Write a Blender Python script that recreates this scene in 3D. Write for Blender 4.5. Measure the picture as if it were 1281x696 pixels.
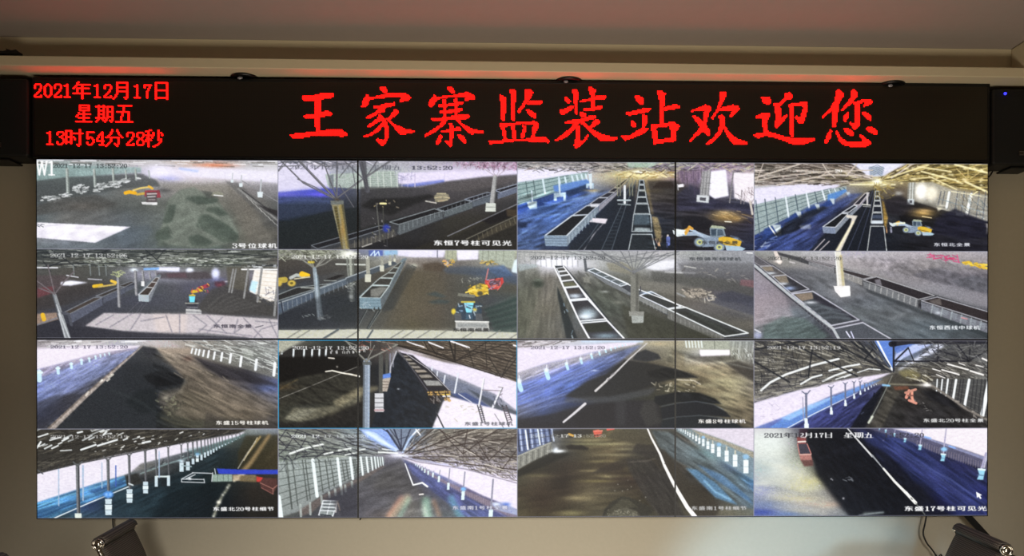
import bpy, bmesh, math, random
import numpy as np
from mathutils import Vector, Matrix

for _o in list(bpy.data.objects):
    bpy.data.objects.remove(_o, do_unlink=True)
S = bpy.context.scene
C = S.collection
PI = math.pi

# ------------------------------------------------------------------ camera
F = 950.0                                   # focal length in pixels of a 1281 wide frame
PX0, PY0 = 640.5, 480.0                     # the photograph is cropped: optical centre sits low
ZB = 0.95                                   # height of the lower edge of the video wall
CAM = Vector((-0.0688, -2.9124, ZB + 0.5238))
YAW, PITCH = 0.0168, -0.0030
fwd = Vector((math.sin(YAW) * math.cos(PITCH), math.cos(YAW) * math.cos(PITCH), math.sin(PITCH)))
rgt = Vector((math.cos(YAW), -math.sin(YAW), 0))
upv = rgt.cross(fwd)
cd = bpy.data.cameras.new('camera')
cam = bpy.data.objects.new('camera', cd)
C.objects.link(cam)
cam.matrix_world = Matrix((
    (rgt.x, upv.x, -fwd.x, CAM.x), (rgt.y, upv.y, -fwd.y, CAM.y),
    (rgt.z, upv.z, -fwd.z, CAM.z), (0, 0, 0, 1)))
cd.sensor_width = 36.0
cd.lens = F / 1281 * 36.0
cd.shift_y = (PY0 - 348.0) / 1281
cd.clip_start = 0.05
S.camera = cam


def ray(px, py):
    return (fwd + rgt * ((px - PX0) / F) - upv * ((py - PY0) / F))


def at(px, py, Y=0.0):
    r = ray(px, py)
    return CAM + r * ((Y - CAM.y) / r.y)


# ------------------------------------------------------------------ light
S.view_settings.view_transform = 'Standard'
S.view_settings.look = 'None'
S.view_settings.exposure = 0
S.view_settings.gamma = 1
S.view_settings.use_curve_mapping = False
w = bpy.data.worlds.new('world')
S.world = w
w.use_nodes = True
w.node_tree.nodes['Background'].inputs[0].default_value = (0.75, 0.8, 0.9, 1)
w.node_tree.nodes['Background'].inputs[1].default_value = 0.05


def area(name, loc, target, sx, sy, power, col, spread=180):
    d = bpy.data.lights.new(name, 'AREA')
    d.shape = 'RECTANGLE'
    d.size, d.size_y, d.energy, d.color = sx, sy, power, col
    d.spread = math.radians(spread)
    o = bpy.data.objects.new(name, d)
    C.objects.link(o)
    o.location = loc
    o.rotation_euler = (Vector(target) - Vector(loc)).to_track_quat('-Z', 'Y').to_euler()
    return o


# daylight from the window in the wall behind the photographer
area('window_daylight', (0.5, -5.6, 1.7), (0.1, 0, -0.25), 2.0, 1.3, 30, (1.0, 0.95, 0.87), 46)
# added lamp near the floor, standing in for warm daylight bounced upward
area('low_bounce_fill', (0.3, -2.3, 0.06), (0.3, -0.8, 2.8), 2.8, 0.9, 38, (1.0, 0.88, 0.70), 105)
# added spot inside the room, imitating cool daylight low on the wall
sp = bpy.data.lights.new('low_wall_blue_spot', 'SPOT')
sp.energy = 330
sp.color = (0.38, 0.68, 1.0)
sp.spot_size = math.radians(25)
sp.spot_blend = 0.45
sp.shadow_soft_size = 0.12
spo = bpy.data.objects.new('low_wall_blue_spot', sp)
C.objects.link(spo)
spo.location = (0.55, -2.6, 0.35)
spo.rotation_euler = (Vector((1.12, 0.1, 0.5)) - spo.location).to_track_quat('-Z', 'Y').to_euler()


# ------------------------------------------------------------------ helpers
def srgb(h):
    v = [int(h[i:i + 2], 16) / 255 for i in (0, 2, 4)]
    return tuple(x / 12.92 if x <= 0.04045 else ((x + 0.055) / 1.055) ** 2.4 for x in v) + (1,)


def mat(name, col, rough=0.6, metal=0.0, bump=0.0, scale=40, var=0.0, emit=None, estr=1.0, spec=0.5):
    m = bpy.data.materials.new(name)
    m.use_nodes = True
    nt = m.node_tree
    b = nt.nodes['Principled BSDF']
    b.inputs['Base Color'].default_value = srgb(col)
    b.inputs['Roughness'].default_value = rough
    b.inputs['Metallic'].default_value = metal
    b.inputs['Specular IOR Level'].default_value = spec
    if emit is not None:
        b.inputs['Emission Color'].default_value = emit if not isinstance(emit, str) else srgb(emit)
        b.inputs['Emission Strength'].default_value = estr
    tc = nt.nodes.new('ShaderNodeTexCoord')
    n = nt.nodes.new('ShaderNodeTexNoise')
    n.inputs['Scale'].default_value = scale
    n.inputs['Detail'].default_value = 5
    nt.links.new(tc.outputs['Object'], n.inputs['Vector'])
    if var:
        mx = nt.nodes.new('ShaderNodeMix')
        mx.data_type = 'RGBA'
        mx.blend_type = 'MULTIPLY'
        mx.inputs[0].default_value = 1
        mx.inputs[6].default_value = srgb(col)
        cr = nt.nodes.new('ShaderNodeMapRange')
        cr.inputs[3].default_value = 1 - var
        cr.inputs[4].default_value = 1 + var
        nt.links.new(n.outputs[0], cr.inputs[0])
        nt.links.new(cr.outputs[0], mx.inputs[7])
        nt.links.new(mx.outputs[2], b.inputs['Base Color'])
    if bump:
        bp = nt.nodes.new('ShaderNodeBump')
        bp.inputs['Strength'].default_value = bump
        bp.inputs['Distance'].default_value = 0.003
        nt.links.new(n.outputs[0], bp.inputs['Height'])
        nt.links.new(bp.outputs[0], b.inputs['Normal'])
    return m


def obj(name, bm, m, parent=None, smooth=False):
    me = bpy.data.meshes.new(name)
    bm.normal_update()
    bm.to_mesh(me)
    bm.free()
    me.materials.append(m)
    if smooth:
        me.polygons.foreach_set('use_smooth', [True] * len(me.polygons))
    o = bpy.data.objects.new(name, me)
    C.objects.link(o)
    if parent is not None:
        o.parent = parent
    return o


def struct(name, bm, m):
    o = obj(name, bm, m)
    o['kind'] = 'structure'
    return o


def thing(name, label, cat, loc=(0, 0, 0), rotz=0, group=None):
    o = bpy.data.objects.new(name, None)
    C.objects.link(o)
    o.empty_display_size = 0.1
    o.location = loc
    o.rotation_euler = (0, 0, rotz)
    o['label'], o['category'] = label, cat
    if group:
        o['group'] = group
    return o


def tag(o, label, cat, group=None):
    o['label'], o['category'] = label, cat
    if group:
        o['group'] = group
    return o


def box(bm, x0, x1, y0, y1, z0, z1, bev=0.0, seg=2):
    t = bmesh.new()
    v = [t.verts.new((x, y, z)) for x in (x0, x1) for y in (y0, y1) for z in (z0, z1)]
    for f in ((0, 1, 3, 2), (4, 6, 7, 5), (0, 4, 5, 1), (2, 3, 7, 6), (0, 2, 6, 4), (1, 5, 7, 3)):
        t.faces.new([v[i] for i in f])
    bmesh.ops.recalc_face_normals(t, faces=t.faces)
    if bev:
        bmesh.ops.bevel(t, geom=list(t.edges), offset=bev, segments=seg, affect='EDGES', profile=0.5)
    merge(bm, t)
    return bm


def merge(bm, t, M=None):
    me = bpy.data.meshes.new('tmp')
    if M is not None:
        t.transform(M)
    t.to_mesh(me)
    t.free()
    bm.from_mesh(me)
    bpy.data.meshes.remove(me)


def tube(bm, pts, r, n=10, cap=True):
    """round tube along a polyline; r is one radius or one per point"""
    pts = [Vector(p) for p in pts]
    rr = r if isinstance(r, (list, tuple)) else [r] * len(pts)
    rings = []
    side = None
    for i, p in enumerate(pts):
        a = pts[max(i - 1, 0)]
        b = pts[min(i + 1, len(pts) - 1)]
        d = (b - a).normalized()
        if side is None:
            side = d.orthogonal().normalized()
        else:
            side = (side - d * side.dot(d))
            side = side.normalized() if side.length > 1e-6 else d.orthogonal().normalized()
        o2 = d.cross(side)
        rings.append([bm.verts.new(p + (side * math.cos(2 * PI * k / n) + o2 * math.sin(2 * PI * k / n)) * rr[i]) for k in range(n)])
    for a, b in zip(rings, rings[1:]):
        for k in range(n):
            bm.faces.new((a[k], a[(k + 1) % n], b[(k + 1) % n], b[k]))
    if cap:
        bm.faces.new(rings[0][::-1])
        bm.faces.new(rings[-1])
    return bm


def lathe(bm, prof, axis_o, axis_d, n=32):
    """prof: (radius, distance along axis)"""
    o = Vector(axis_o)
    d = Vector(axis_d).normalized()
    s = d.orthogonal().normalized()
    t = d.cross(s)
    rings = []
    for r, h in prof:
        if r < 1e-6:
            rings.append([bm.verts.new(o + d * h)])
        else:
            rings.append([bm.verts.new(o + d * h + (s * math.cos(2 * PI * k / n) + t * math.sin(2 * PI * k / n)) * r) for k in range(n)])
    for a, b in zip(rings, rings[1:]):
        for k in range(n):
            q = [a[k % len(a)], a[(k + 1) % len(a)], b[(k + 1) % len(b)], b[k % len(b)]]
            u = []
            for v in q:
                if v not in u:
                    u.append(v)
            if len(u) > 2:
                bm.faces.new(u)
    bmesh.ops.recalc_face_normals(bm, faces=bm.faces)
    return bm


def smooth_path(pts, k=6):
    """Catmull-Rom through the points"""
    P = [Vector(p) for p in pts]
    out = []
    for i in range(len(P) - 1):
        p0, p1, p2, p3 = P[max(i - 1, 0)], P[i], P[i + 1], P[min(i + 2, len(P) - 1)]
        for j in range(k):
            t = j / k
            out.append(0.5 * ((2 * p1) + (-p0 + p2) * t + (2 * p0 - 5 * p1 + 4 * p2 - p3) * t * t + (-p0 + 3 * p1 - 3 * p2 + p3) * t ** 3))
    out.append(P[-1])
    return out

# ------------------------------------------------------------------ the room
M_wall = mat('cream_wall_paint', 'b0a793', 0.85, bump=0.15, scale=60, var=0.04)
M_ceil = mat('ceiling_paint', '968b84', 0.85, bump=0.1, scale=30, var=0.04)
M_soff = mat('soffit_paint', 'd0c3a4', 0.8, bump=0.1, scale=30, var=0.03)
M_floor = mat('floor_tile', '8a8378', 0.4, var=0.06, scale=3)
M_door = mat('door_veneer', '6b4a30', 0.5, var=0.1, scale=8)
M_alu = mat('window_aluminium', 'b8bcc0', 0.4, 0.6)

WY = 0.13                                   # the wall behind the screens
XL, XR, YB = -2.75, 2.75, -6.0
p_top = at(700, 100.5, 0.0)                 # top front edge of the sign
ZS = p_top.z
Z1 = ZS + 0.007                             # underside of the box above the sign
r_ = ray(700, 90)
FY = CAM.y + r_.y * ((Z1 - CAM.z) / r_.z)   # front plane of that box
Z2 = at(700, 77.5, FY).z                    # its top
RY = FY + 0.085                             # riser stands back on the ledge of that box
Z3 = at(700, 54.5, RY).z                    # raised ceiling
TX = at(1264, 77, RY).x                     # right corner of the tray
TXL = -TX - 0.55
ZC = Z3 + 0.1

bm = bmesh.new()
box(bm, XL - 0.1, XR + 0.1, YB - 0.1, WY + 0.1, -0.1, 0)
struct('floor', bm, M_floor)
bm = bmesh.new()
box(bm, XL - 0.1, XR + 0.1, WY, WY + 0.12, 0, ZC)
struct('wall_front', bm, M_wall)
bm = bmesh.new()
box(bm, XL - 0.12, XL, YB, WY, 0, ZC)
struct('wall_left', bm, M_wall)
bm = bmesh.new()
box(bm, XR, XR + 0.12, YB, WY, 0, ZC)
struct('wall_right', bm, M_wall)
# wall behind the photographer with its window opening
bm = bmesh.new()
wx0, wx1, wz0, wz1 = -0.2, 2.0, 1.0, 2.4
box(bm, XL - 0.1, wx0, YB - 0.12, YB, 0, ZC)
box(bm, wx1, XR + 0.1, YB - 0.12, YB, 0, ZC)
box(bm, wx0, wx1, YB - 0.12, YB, 0, wz0)
box(bm, wx0, wx1, YB - 0.12, YB, wz1, ZC)
struct('wall_back', bm, M_wall)
bm = bmesh.new()
for a, b, c, d in ((wx0, wx0 + .05, wz0, wz1), (wx1 - .05, wx1, wz0, wz1), (wx0, wx1, wz0, wz0 + .05), (wx0, wx1, wz1 - .05, wz1), (.875, .925, wz0, wz1)):
    box(bm, a, b, YB - 0.09, YB - 0.03, c, d)
struct('window_1', bm, M_alu)
# raised ceiling, riser of the tray, soffit around it, box above the sign
bm = bmesh.new()
box(bm, XL - 0.1, XR + 0.1, YB - 0.1, WY + 0.1, Z3, Z3 + 0.12)
struct('ceiling', bm, M_ceil)
bm = bmesh.new()
box(bm, TX, XR, YB, RY - 0.001, Z2 + 0.0005, Z3 - 0.001, bev=0.006)
box(bm, XL, TXL, YB, RY - 0.001, Z2 + 0.0005, Z3 - 0.001, bev=0.006)
box(bm, XL, XR, RY, WY, Z2 + 0.0005, Z3 - 0.001)
struct('trim_1', bm, M_soff)
bm = bmesh.new()
box(bm, XL, XR, FY, WY - 0.001, Z1, Z2, bev=0.003)
struct('trim_2', bm, M_soff)
# the ceiling work runs slightly out of level, higher towards the left
for o in bpy.data.objects:
    if o.name in ('ceiling', 'trim_1', 'trim_2'):
        o.matrix_world = Matrix.Translation((0.18, 0, Z1)) @ Matrix.Rotation(math.radians(0.28), 4, 'Y') @ Matrix.Translation((-0.18, 0, -Z1))
bm = bmesh.new()
box(bm, XL, XR, WY - 0.015, WY - 0.001, 0.001, 0.10, bev=0.003)
struct('baseboard_front', bm, M_soff)

# ------------------------------------------------------------------ pixel letters
def bits(*rows):
    return [[int(b) for b in format(r, '08b')] for r in rows]


DIG = {
    '0': bits(0, 0, 0, 0x18, 0x24, 0x42, 0x42, 0x42, 0x42, 0x42, 0x42, 0x42, 0x24, 0x18, 0, 0),
    '1': bits(0, 0, 0, 0x10, 0x70, 0x10, 0x10, 0x10, 0x10, 0x10, 0x10, 0x10, 0x10, 0x7C, 0, 0),
    '2': bits(0, 0, 0, 0x3C, 0x42, 0x42, 0x42, 0x04, 0x04, 0x08, 0x10, 0x20, 0x42, 0x7E, 0, 0),
    '3': bits(0, 0, 0, 0x3C, 0x42, 0x42, 0x04, 0x18, 0x04, 0x02, 0x02, 0x42, 0x44, 0x38, 0, 0),
    '4': bits(0, 0, 0, 0x04, 0x0C, 0x14, 0x24, 0x24, 0x44, 0x44, 0x7E, 0x04, 0x04, 0x1E, 0, 0),
    '5': bits(0, 0, 0, 0x7E, 0x40, 0x40, 0x40, 0x58, 0x64, 0x02, 0x02, 0x42, 0x44, 0x38, 0, 0),
    '7': bits(0, 0, 0, 0x7E, 0x44, 0x44, 0x08, 0x08, 0x10, 0x10, 0x10, 0x10, 0x10, 0x10, 0, 0),
    '8': bits(0, 0, 0, 0x3C, 0x42, 0x42, 0x42, 0x24, 0x18, 0x24, 0x42, 0x42, 0x42, 0x3C, 0, 0),
    '9': bits(0, 0, 0, 0x18, 0x24, 0x42, 0x42, 0x42, 0x26, 0x1A, 0x02, 0x02, 0x24, 0x38, 0, 0),
    '6': bits(0, 0, 0, 0x1C, 0x24, 0x40, 0x40, 0x58, 0x64, 0x42, 0x42, 0x42, 0x24, 0x18, 0, 0),
    ':': bits(0, 0, 0, 0, 0, 0, 0x18, 0x18, 0, 0, 0, 0, 0x18, 0x18, 0, 0),
    '-': bits(0, 0, 0, 0, 0, 0, 0, 0, 0x7E, 0, 0, 0, 0, 0, 0, 0),
    ' ': bits(*[0] * 16),
}
HAN = {
    '年': """....#
...#
...###########
..#....#
.#.....#
#..##########
...#...#
...#...#
...#...#
##############
.......#
.......#
.......#
.......#""",
    '月': """...#########
...#.......#
...#.......#
...#.......#
...#########
...#.......#
...#.......#
...#########
...#.......#
...#.......#
..#........#
..#........#
.#.......#.#
#.........#""",
    '日': """..##########
..#........#
..#........#
..#........#
..#........#
..#........#
..##########
..#........#
..#........#
..#........#
..#........#
..#........#
..##########
..#........#""",
    '星': """...########
...#......#
...########
...#......#
...########
......#
..#...#
..##########
.#....#
#.....#
..#########
......#
......#
#############""",
    '期': """..#...#...
########.#####
..#...#..#...#
..#...#..#...#
..#####..#...#
..#...#..#####
..#...#..#...#
..#####..#...#
..#...#..#...#
..#...#..#####
########.#...#
..#..#..#....#
.#....#.#..#.#
#......#....#""",
    '五': """..###########
......#
......#
......#
......#
.##########
.....#....#
.....#....#
.....#....#
....#.....#
....#.....#
....#.....#
....#.....#
##############""",
    '时': """...........#
#####......#
#...#......#
#...#.########
#...#......#
#...#......#
#####.#....#
#...#..#...#
#...#..#...#
#...#......#
#####......#
#...#......#
.........#.#
..........#""",
    '分': """.....#...#
.....#...#
....#.....#
....#.....#
...#.......#
..#.........#
##.########..#
....#.....#
....#.....#
....#.....#
...#......#
..#....#..#
.#......##
#........#""",
    '秒': """...##.....#
###.......#
..#...#...#.#
..#...#...#..#
#####.#...#..#
..#..#....#
.##..#....#
.###......#.#
#.#.#.....#.#
#.#.........#
..#........#
..#.......#
..#.....##
..#...##""",
}


def glyph(ch, bold=True):
    """16-row bitmap of one letter"""
    if ch in HAN:
        rows = HAN[ch].split('\n')
        g = [[0] * 16] + [[1 if (i < len(r) and r[i] == '#') else 0 for i in range(16)] for r in rows] + [[0] * 16]
    else:
        g = [list(r) for r in DIG[ch]]
    if bold:
        g = [[1 if (v or (i and r[i - 1])) else 0 for i, v in enumerate(r)] for r in g]
    return g


# ------------------------------------------------------------------ LED message sign
M_case = mat('black_sheet_metal', '0b0b0c', 0.5, 0.3, bump=0.05)
M_led = mat('lit_red_diodes', '400000', 0.4, emit=(1.0, 0.003, 0.002, 1), estr=6.0, spec=0.2)
# unlit diode field: a fine grid of lenses, made in the material
M_face = mat('diode_mask', '1a150e', 0.33, spec=0.45)
nt = M_face.node_tree
b_ = nt.nodes['Principled BSDF']
tc = nt.nodes.new('ShaderNodeTexCoord')
sx = nt.nodes.new('ShaderNodeSeparateXYZ')
nt.links.new(tc.outputs['Object'], sx.inputs[0])
PITCH_M = 1.565 / 326.3
prev = None
for ax in (0, 2):
    a = nt.nodes.new('ShaderNodeMath')
    a.operation = 'MULTIPLY'
    a.inputs[1].default_value = 2 * PI / (PITCH_M * 2.0)
    nt.links.new(sx.outputs[ax], a.inputs[0])
    s_ = nt.nodes.new('ShaderNodeMath')
    s_.operation = 'SINE'
    nt.links.new(a.outputs[0], s_.inputs[0])
    if prev is None:
        prev = s_
    else:
        m_ = nt.nodes.new('ShaderNodeMath')
        m_.operation = 'MAXIMUM'
        nt.links.new(prev.outputs[0], m_.inputs[0])
        nt.links.new(s_.outputs[0], m_.inputs[1])
        rg = nt.nodes.new('ShaderNodeMapRange')
        rg.inputs[1].default_value = -1
        rg.inputs[2].default_value = 1
        rg.inputs[3].default_value = 0.75
        rg.inputs[4].default_value = 1.35
        nt.links.new(m_.outputs[0], rg.inputs[0])
        mx = nt.nodes.new('ShaderNodeMix')
        mx.data_type = 'RGBA'
        mx.blend_type = 'MULTIPLY'
        mx.inputs[0].default_value = 1
        mx.inputs[6].default_value = srgb('18130c')
        nt.links.new(rg.outputs[0], mx.inputs[7])
        nt.links.new(mx.outputs[2], b_.inputs['Base Color'])

WL, WR = -1.825, 1.825
WH = 3.65 * 9 / 16 * 2 / 3
s_l, s_r = at(39.5, 150).x, at(1239, 150).x
s_b = ZB + WH + 0.004
sign = thing('led_message_sign', 'long black LED message sign showing red Chinese characters above the video wall', 'sign', ((s_l + s_r) / 2, 0, s_b))
ox, oz = sign.location.x, sign.location.z
hx, hz = (s_r - s_l) / 2, ZS - s_b
bm = bmesh.new()
box(bm, -hx, hx, 0.012, WY - 0.002, 0, hz, bev=0.003)
obj('housing', bm, M_case, sign)
bm = bmesh.new()
for a, b, c, d in ((-hx, hx, hz - .012, hz), (-hx, hx, 0, .010), (-hx, -hx + .010, .0102, hz - .0122), (hx - .010, hx, .0102, hz - .0122)):
    box(bm, a, b, 0.0025, 0.0118, c, d, bev=0.002)
obj('frame', bm, M_case, sign)
bm = bmesh.new()
box(bm, -hx + .0102, hx - .0102, 0.004, 0.0118, .0102, hz - .0122)
obj('display_face', bm, M_face, sign)


def dots(name, cells, lab=None):
    """lit diodes: cells are photo positions, each a small raised lens"""
    bm = bmesh.new()
    h = PITCH_M * 0.38
    for (px, py) in cells:
        p = at(px, py, 0.0006)
        x, z = p.x - ox, p.z - oz
        v0 = [bm.verts.new((x + sx_ * h, 0.004, z + sz_ * h)) for sx_, sz_ in ((-1, -1), (1, -1), (1, 1), (-1, 1))]
        v1 = [bm.verts.new((x + sx_ * h * .8, 0.0006, z + sz_ * h * .8)) for sx_, sz_ in ((-1, -1), (1, -1), (1, 1), (-1, 1))]
        bm.faces.new(v1)
        for k in range(4):
            bm.faces.new((v0[k], v0[(k + 1) % 4], v1[(k + 1) % 4], v1[k]))
    o = obj(name, bm, M_led, sign)
    if lab:
        o['label'] = lab
    return o


def led_text(name, txt, px, py, dx, dy, lab, tilt=0.0):
    x = 0
    for ch in txt:
        cells = []
        g = glyph(ch, False)
        for j, r in enumerate(g):
            for i, v in enumerate(r):
                if v:
                    for e_ in (0, 0.45):
                        cells.append((px + (x + i + e_) * dx, py + j * dy + tilt * (x + i) * dx))
        x += 16 if ch in HAN else 8
        dots(name, cells, 'small red character %s of the %s' % (ch, lab))


# clock lines (two half-width digits per ideograph)
led_text('lit_character', '2021年12月17日', 41.3, 100.6, 1.562, 1.56, 'date line', 0.008)
led_text('lit_character', '星期五', 94.7, 130.0, 1.562, 1.56, 'weekday line', 0.008)
led_text('lit_character', '13时54分28秒', 57.0, 160.2, 1.562, 1.56, 'time line', 0.008)

# large brush-style letters, each stroke an outline; coordinates in a 1281 x 693 view of a 170 x 92 pixel window
BIG = [
    ('王', 355, ["163,155 185,148 260,148 335,130 400,118 465,120 470,150 440,165 350,180 260,195 205,200 175,180",
                 "285,190 350,180 350,290 340,390 340,490 300,490 290,330", "178,335 250,325 330,318 375,298 410,288 460,318 430,335 300,355 205,362",
                 "48,520 90,508 170,500 260,490 350,475 480,465 545,465 600,510 585,530 530,532 460,520 300,520 150,548 90,550"]),
    ('家', 355, ["895,60 960,65 985,115 940,120 915,100", "785,125 808,160 880,152 985,125 1060,118 1140,118 1195,160 1190,185 1105,205 1088,195 1115,158 1020,155 900,172 810,180 790,230 752,262 732,250 735,215",
                 "842,248 900,240 985,215 1040,212 1045,235 960,262 850,265", "905,262 950,265 945,298 900,310 800,365 770,362 775,345 850,310",
                 "893,320 930,350 925,375 880,400 800,450 782,440 830,400 885,360", "885,320 910,320 960,370 985,450 985,545 950,612 915,615 865,560 880,552 945,570 950,460 935,400",
                 "930,395 950,410 900,475 830,520 760,545 748,530 800,510 860,470", "1040,275 1065,272 1090,300 1060,330 1000,370 970,375 960,365 1000,345",
                 "965,368 985,370 1040,415 1110,445 1140,460 1230,478 1228,492 1130,510 1105,515 1060,470 1000,405"]),
    ('寨', 525, ["250,75 295,62 338,110 325,122 300,122", "140,135 160,158 300,145 400,120 450,115 520,150 522,175 435,195 425,185 440,160 330,155 165,180 145,215 108,258 85,240 85,210",
                 "205,180 250,185 250,360 225,360 228,240", "310,178 355,175 358,345 332,350 335,230", "168,228 260,225 340,215 410,205 415,220 350,240 250,248 180,248",
                 "180,290 260,285 350,270 400,268 405,290 330,305 200,315", "108,360 180,358 250,350 380,328 460,325 475,345 455,365 350,368 180,382 120,388",
                 "225,370 260,375 240,410 150,485 50,535 38,525 100,480 180,430", "335,365 370,370 400,410 470,450 530,470 605,485 600,495 520,505 485,512 440,480 390,430",
                 "258,405 300,408 315,430 312,610 290,632 240,580 245,570 285,580 285,430", "195,480 290,465 370,440 395,455 385,475 250,488 200,492",
                 "190,515 210,520 205,570 170,608 155,600 158,570", "355,515 400,520 440,565 438,600 420,598 380,560"]),
    ('监', 525, ["748,130 815,165 805,380 785,382 765,360 762,200", "845,88 880,85 910,110 905,150 895,385 875,390 858,360 865,300 862,150", "995,85 1040,85 1070,115 1040,175 1000,230 940,310 915,300 960,240 990,180",
                 "1030,200 1160,188 1162,215 1110,235 1010,235", "995,275 1050,285 1100,325 1100,355 1070,355 1020,310", "750,412 850,408 960,395 1080,388 1125,410 1125,440 1090,500 1085,550 1050,552 1065,470 1070,415 960,412 850,435 800,438 810,480 822,555 790,555 775,470",
                 "865,425 890,430 908,490 905,555 880,555 868,480", "965,420 1008,430 1000,480 980,550 955,555 962,500 978,450", "645,575 730,575 820,560 960,560 1080,542 1195,542 1228,575 1210,590 1090,585 960,570 820,585 730,600 665,602"]),
    ('装', 690, ["120,155 140,152 182,195 165,220 145,210 125,180", "190,90 235,88 252,120 242,330 228,330 215,250 210,150", "75,275 120,272 190,242 215,250 180,285 105,330 80,310",
                 "342,65 375,65 415,95 405,250 375,250 370,150", "265,195 360,175 430,150 505,148 520,165 500,185 400,185 270,212", "298,268 380,258 470,240 485,262 460,275 340,292 305,290",
                 "262,300 285,300 325,320 320,345 275,345", "122,398 180,380 260,370 360,338 420,335 425,355 330,385 180,408 130,410", "225,390 270,385 240,440 150,530 40,580 28,570 110,510 180,450",
                 "225,440 260,420 270,575 290,575 345,512 355,520 330,560 240,645 225,640 212,610 218,580 228,560", "405,380 435,368 460,400 400,440 365,460 350,450", "275,390 300,392 360,450 440,495 500,520 555,532 620,538 622,562 555,572 460,572 400,520 330,450 280,410"]),
    ('站', 690, ["780,150 825,148 865,175 865,225 840,228 800,195", "700,305 740,302 840,275 930,258 935,280 900,302 800,320 730,335 705,320", "745,372 790,395 795,435 775,450 755,435", "858,325 875,325 910,345 900,395 875,455 840,480 855,440",
                 "652,525 740,522 830,465 910,452 918,465 860,505 780,540 700,568 670,550", "1000,105 1035,102 1075,130 1070,200 1060,250 1060,420 1025,420 1022,200 1005,150", "1060,262 1110,242 1160,232 1210,240 1205,262 1120,280 1065,285",
                 "932,425 975,422 1080,405 1150,395 1210,435 1175,490 1172,575 1050,590 995,590 990,605 965,605 950,500", "HOLE 985,450 1120,432 1125,545 1000,565 995,490"]),
    ('欢', 855, ["68,290 130,265 210,235 250,240 268,270 240,310 230,360 215,420 250,480 252,525 235,530 200,490 170,490 70,580 52,572 120,500 160,440 90,345 92,330 130,345 185,400 190,320 200,285 130,285 75,302",
                 "345,108 400,108 408,140 380,200 345,265 465,235 510,240 535,270 520,290 450,350 438,340 460,295 400,292 330,295 275,372 262,360 310,290 345,190", "330,332 365,330 395,355 385,440 350,510 270,590 220,612 215,600 280,545 325,490 340,440 345,380",
                 "375,430 395,440 450,510 510,555 610,590 608,602 475,608 450,580 400,500"]),
    ('迎', 855, ["735,165 810,162 825,190 820,235 795,235 750,205", "675,345 740,312 815,310 822,335 800,365 785,410 800,490 870,505 960,535 1040,550 1110,550 1245,550 1240,570 1110,612 1050,610 960,575 870,545 780,525 700,548 665,520 690,505 760,498 745,400 750,360 690,362",
                 "850,225 910,215 950,175 960,125 1000,115 1032,150 1020,180 970,185 915,240 918,300 920,370 975,320 985,330 960,370 885,455 860,430 870,380 868,260", "985,225 1070,222 1130,200 1165,205 1172,240 1160,330 1130,405 1095,415 1055,350 1060,340 1105,345 1130,270 1125,235 1045,245 1045,540 1020,542 1005,500 1010,400 1000,260"]),
    ('您', 940, ["805,95 830,92 868,125 865,155 820,230 820,290 808,330 805,440 775,445 760,420 765,380 770,275 680,358 668,350 740,275 790,190", "945,95 975,92 1005,125 1000,155 960,200 920,240 860,290 848,280 900,220 940,160",
                 "965,210 1070,178 1130,178 1145,205 1130,230 1065,250 1058,240 1080,205 1020,220 1020,430 990,462 970,460 925,410 930,400 975,405 975,250", "910,295 925,310 915,350 890,392 868,385 870,350", "1035,295 1080,300 1130,340 1130,380 1105,375 1060,330",
                 "745,468 760,478 755,530 715,600 700,600 700,560 715,520", "795,482 812,482 850,550 900,578 1050,580 1055,560 1018,525 1025,515 1050,525 1135,590 1130,602 1080,628 950,630 880,615 830,570",
                 "875,460 920,458 965,490 960,520 930,520 885,490", "1075,450 1140,445 1185,475 1185,510 1160,512 1110,485"]),
]


def inside(pts, x, y):
    c = np.zeros(x.shape, bool)
    n = len(pts)
    for i in range(n):
        x1, y1 = pts[i]
        x2, y2 = pts[(i + 1) % n]
        if y1 == y2:
            continue
        c ^= ((y1 > y) != (y2 > y)) & (x < (x2 - x1) * (y - y1) / (y2 - y1) + x1)
    return c


dp = 1.565
k_ = 170 / 1281.0
for ch, x0, strokes in BIG:
    P = [[tuple(float(q) for q in p.split(',')) for p in s.replace('HOLE ', '').split()] for s in strokes]
    allx = [x0 + p[0] * k_ for s in P for p in s]
    gx = np.arange(math.floor(min(allx) / dp), math.ceil(max(allx) / dp) + 1) * dp
    gy = 100 + np.arange(0, 60) * dp
    X, Y = np.meshgrid(gx, gy)
    on = np.zeros(X.shape, bool)
    for s, pts in zip(strokes, P):
        i_ = inside(pts, (X - x0) / k_, (Y - 100) / k_)
        on = on & ~i_ if s.startswith('HOLE') else on | i_
    dots('lit_character', list(zip(X[on], Y[on])), 'large red brush-style character ' + ch)

# ------------------------------------------------------------------ pictures shown on the screens
# Each camera picture is drawn with polygons, lines and noise on an array and becomes face-corner
# colours of a fine mesh; coordinates are those of an enlarged view of that picture.
TW, TH = 446, 168                           # mesh cells of one picture
SS = 2


def hx(c):
    if isinstance(c, str):
        return np.array([int(c[i:i + 2], 16) / 255 for i in (0, 2, 4)])
    return np.array(c, float)


def blur1(a, r, ax):
    r = int(round(r))
    if r < 1:
        return a
    pad = [(0, 0)] * a.ndim
    pad[ax] = (r + 1, r)
    c = np.cumsum(np.pad(a, pad, mode='edge'), axis=ax)
    n = a.shape[ax]
    hi = np.take(c, range(2 * r + 1, 2 * r + 1 + n), axis=ax)
    lo = np.take(c, range(0, n), axis=ax)
    return (hi - lo) / (2 * r + 1)


def blur(a, r):
    for _ in range(2):
        a = blur1(blur1(a, r, 0), r, 1)
    return a


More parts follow.
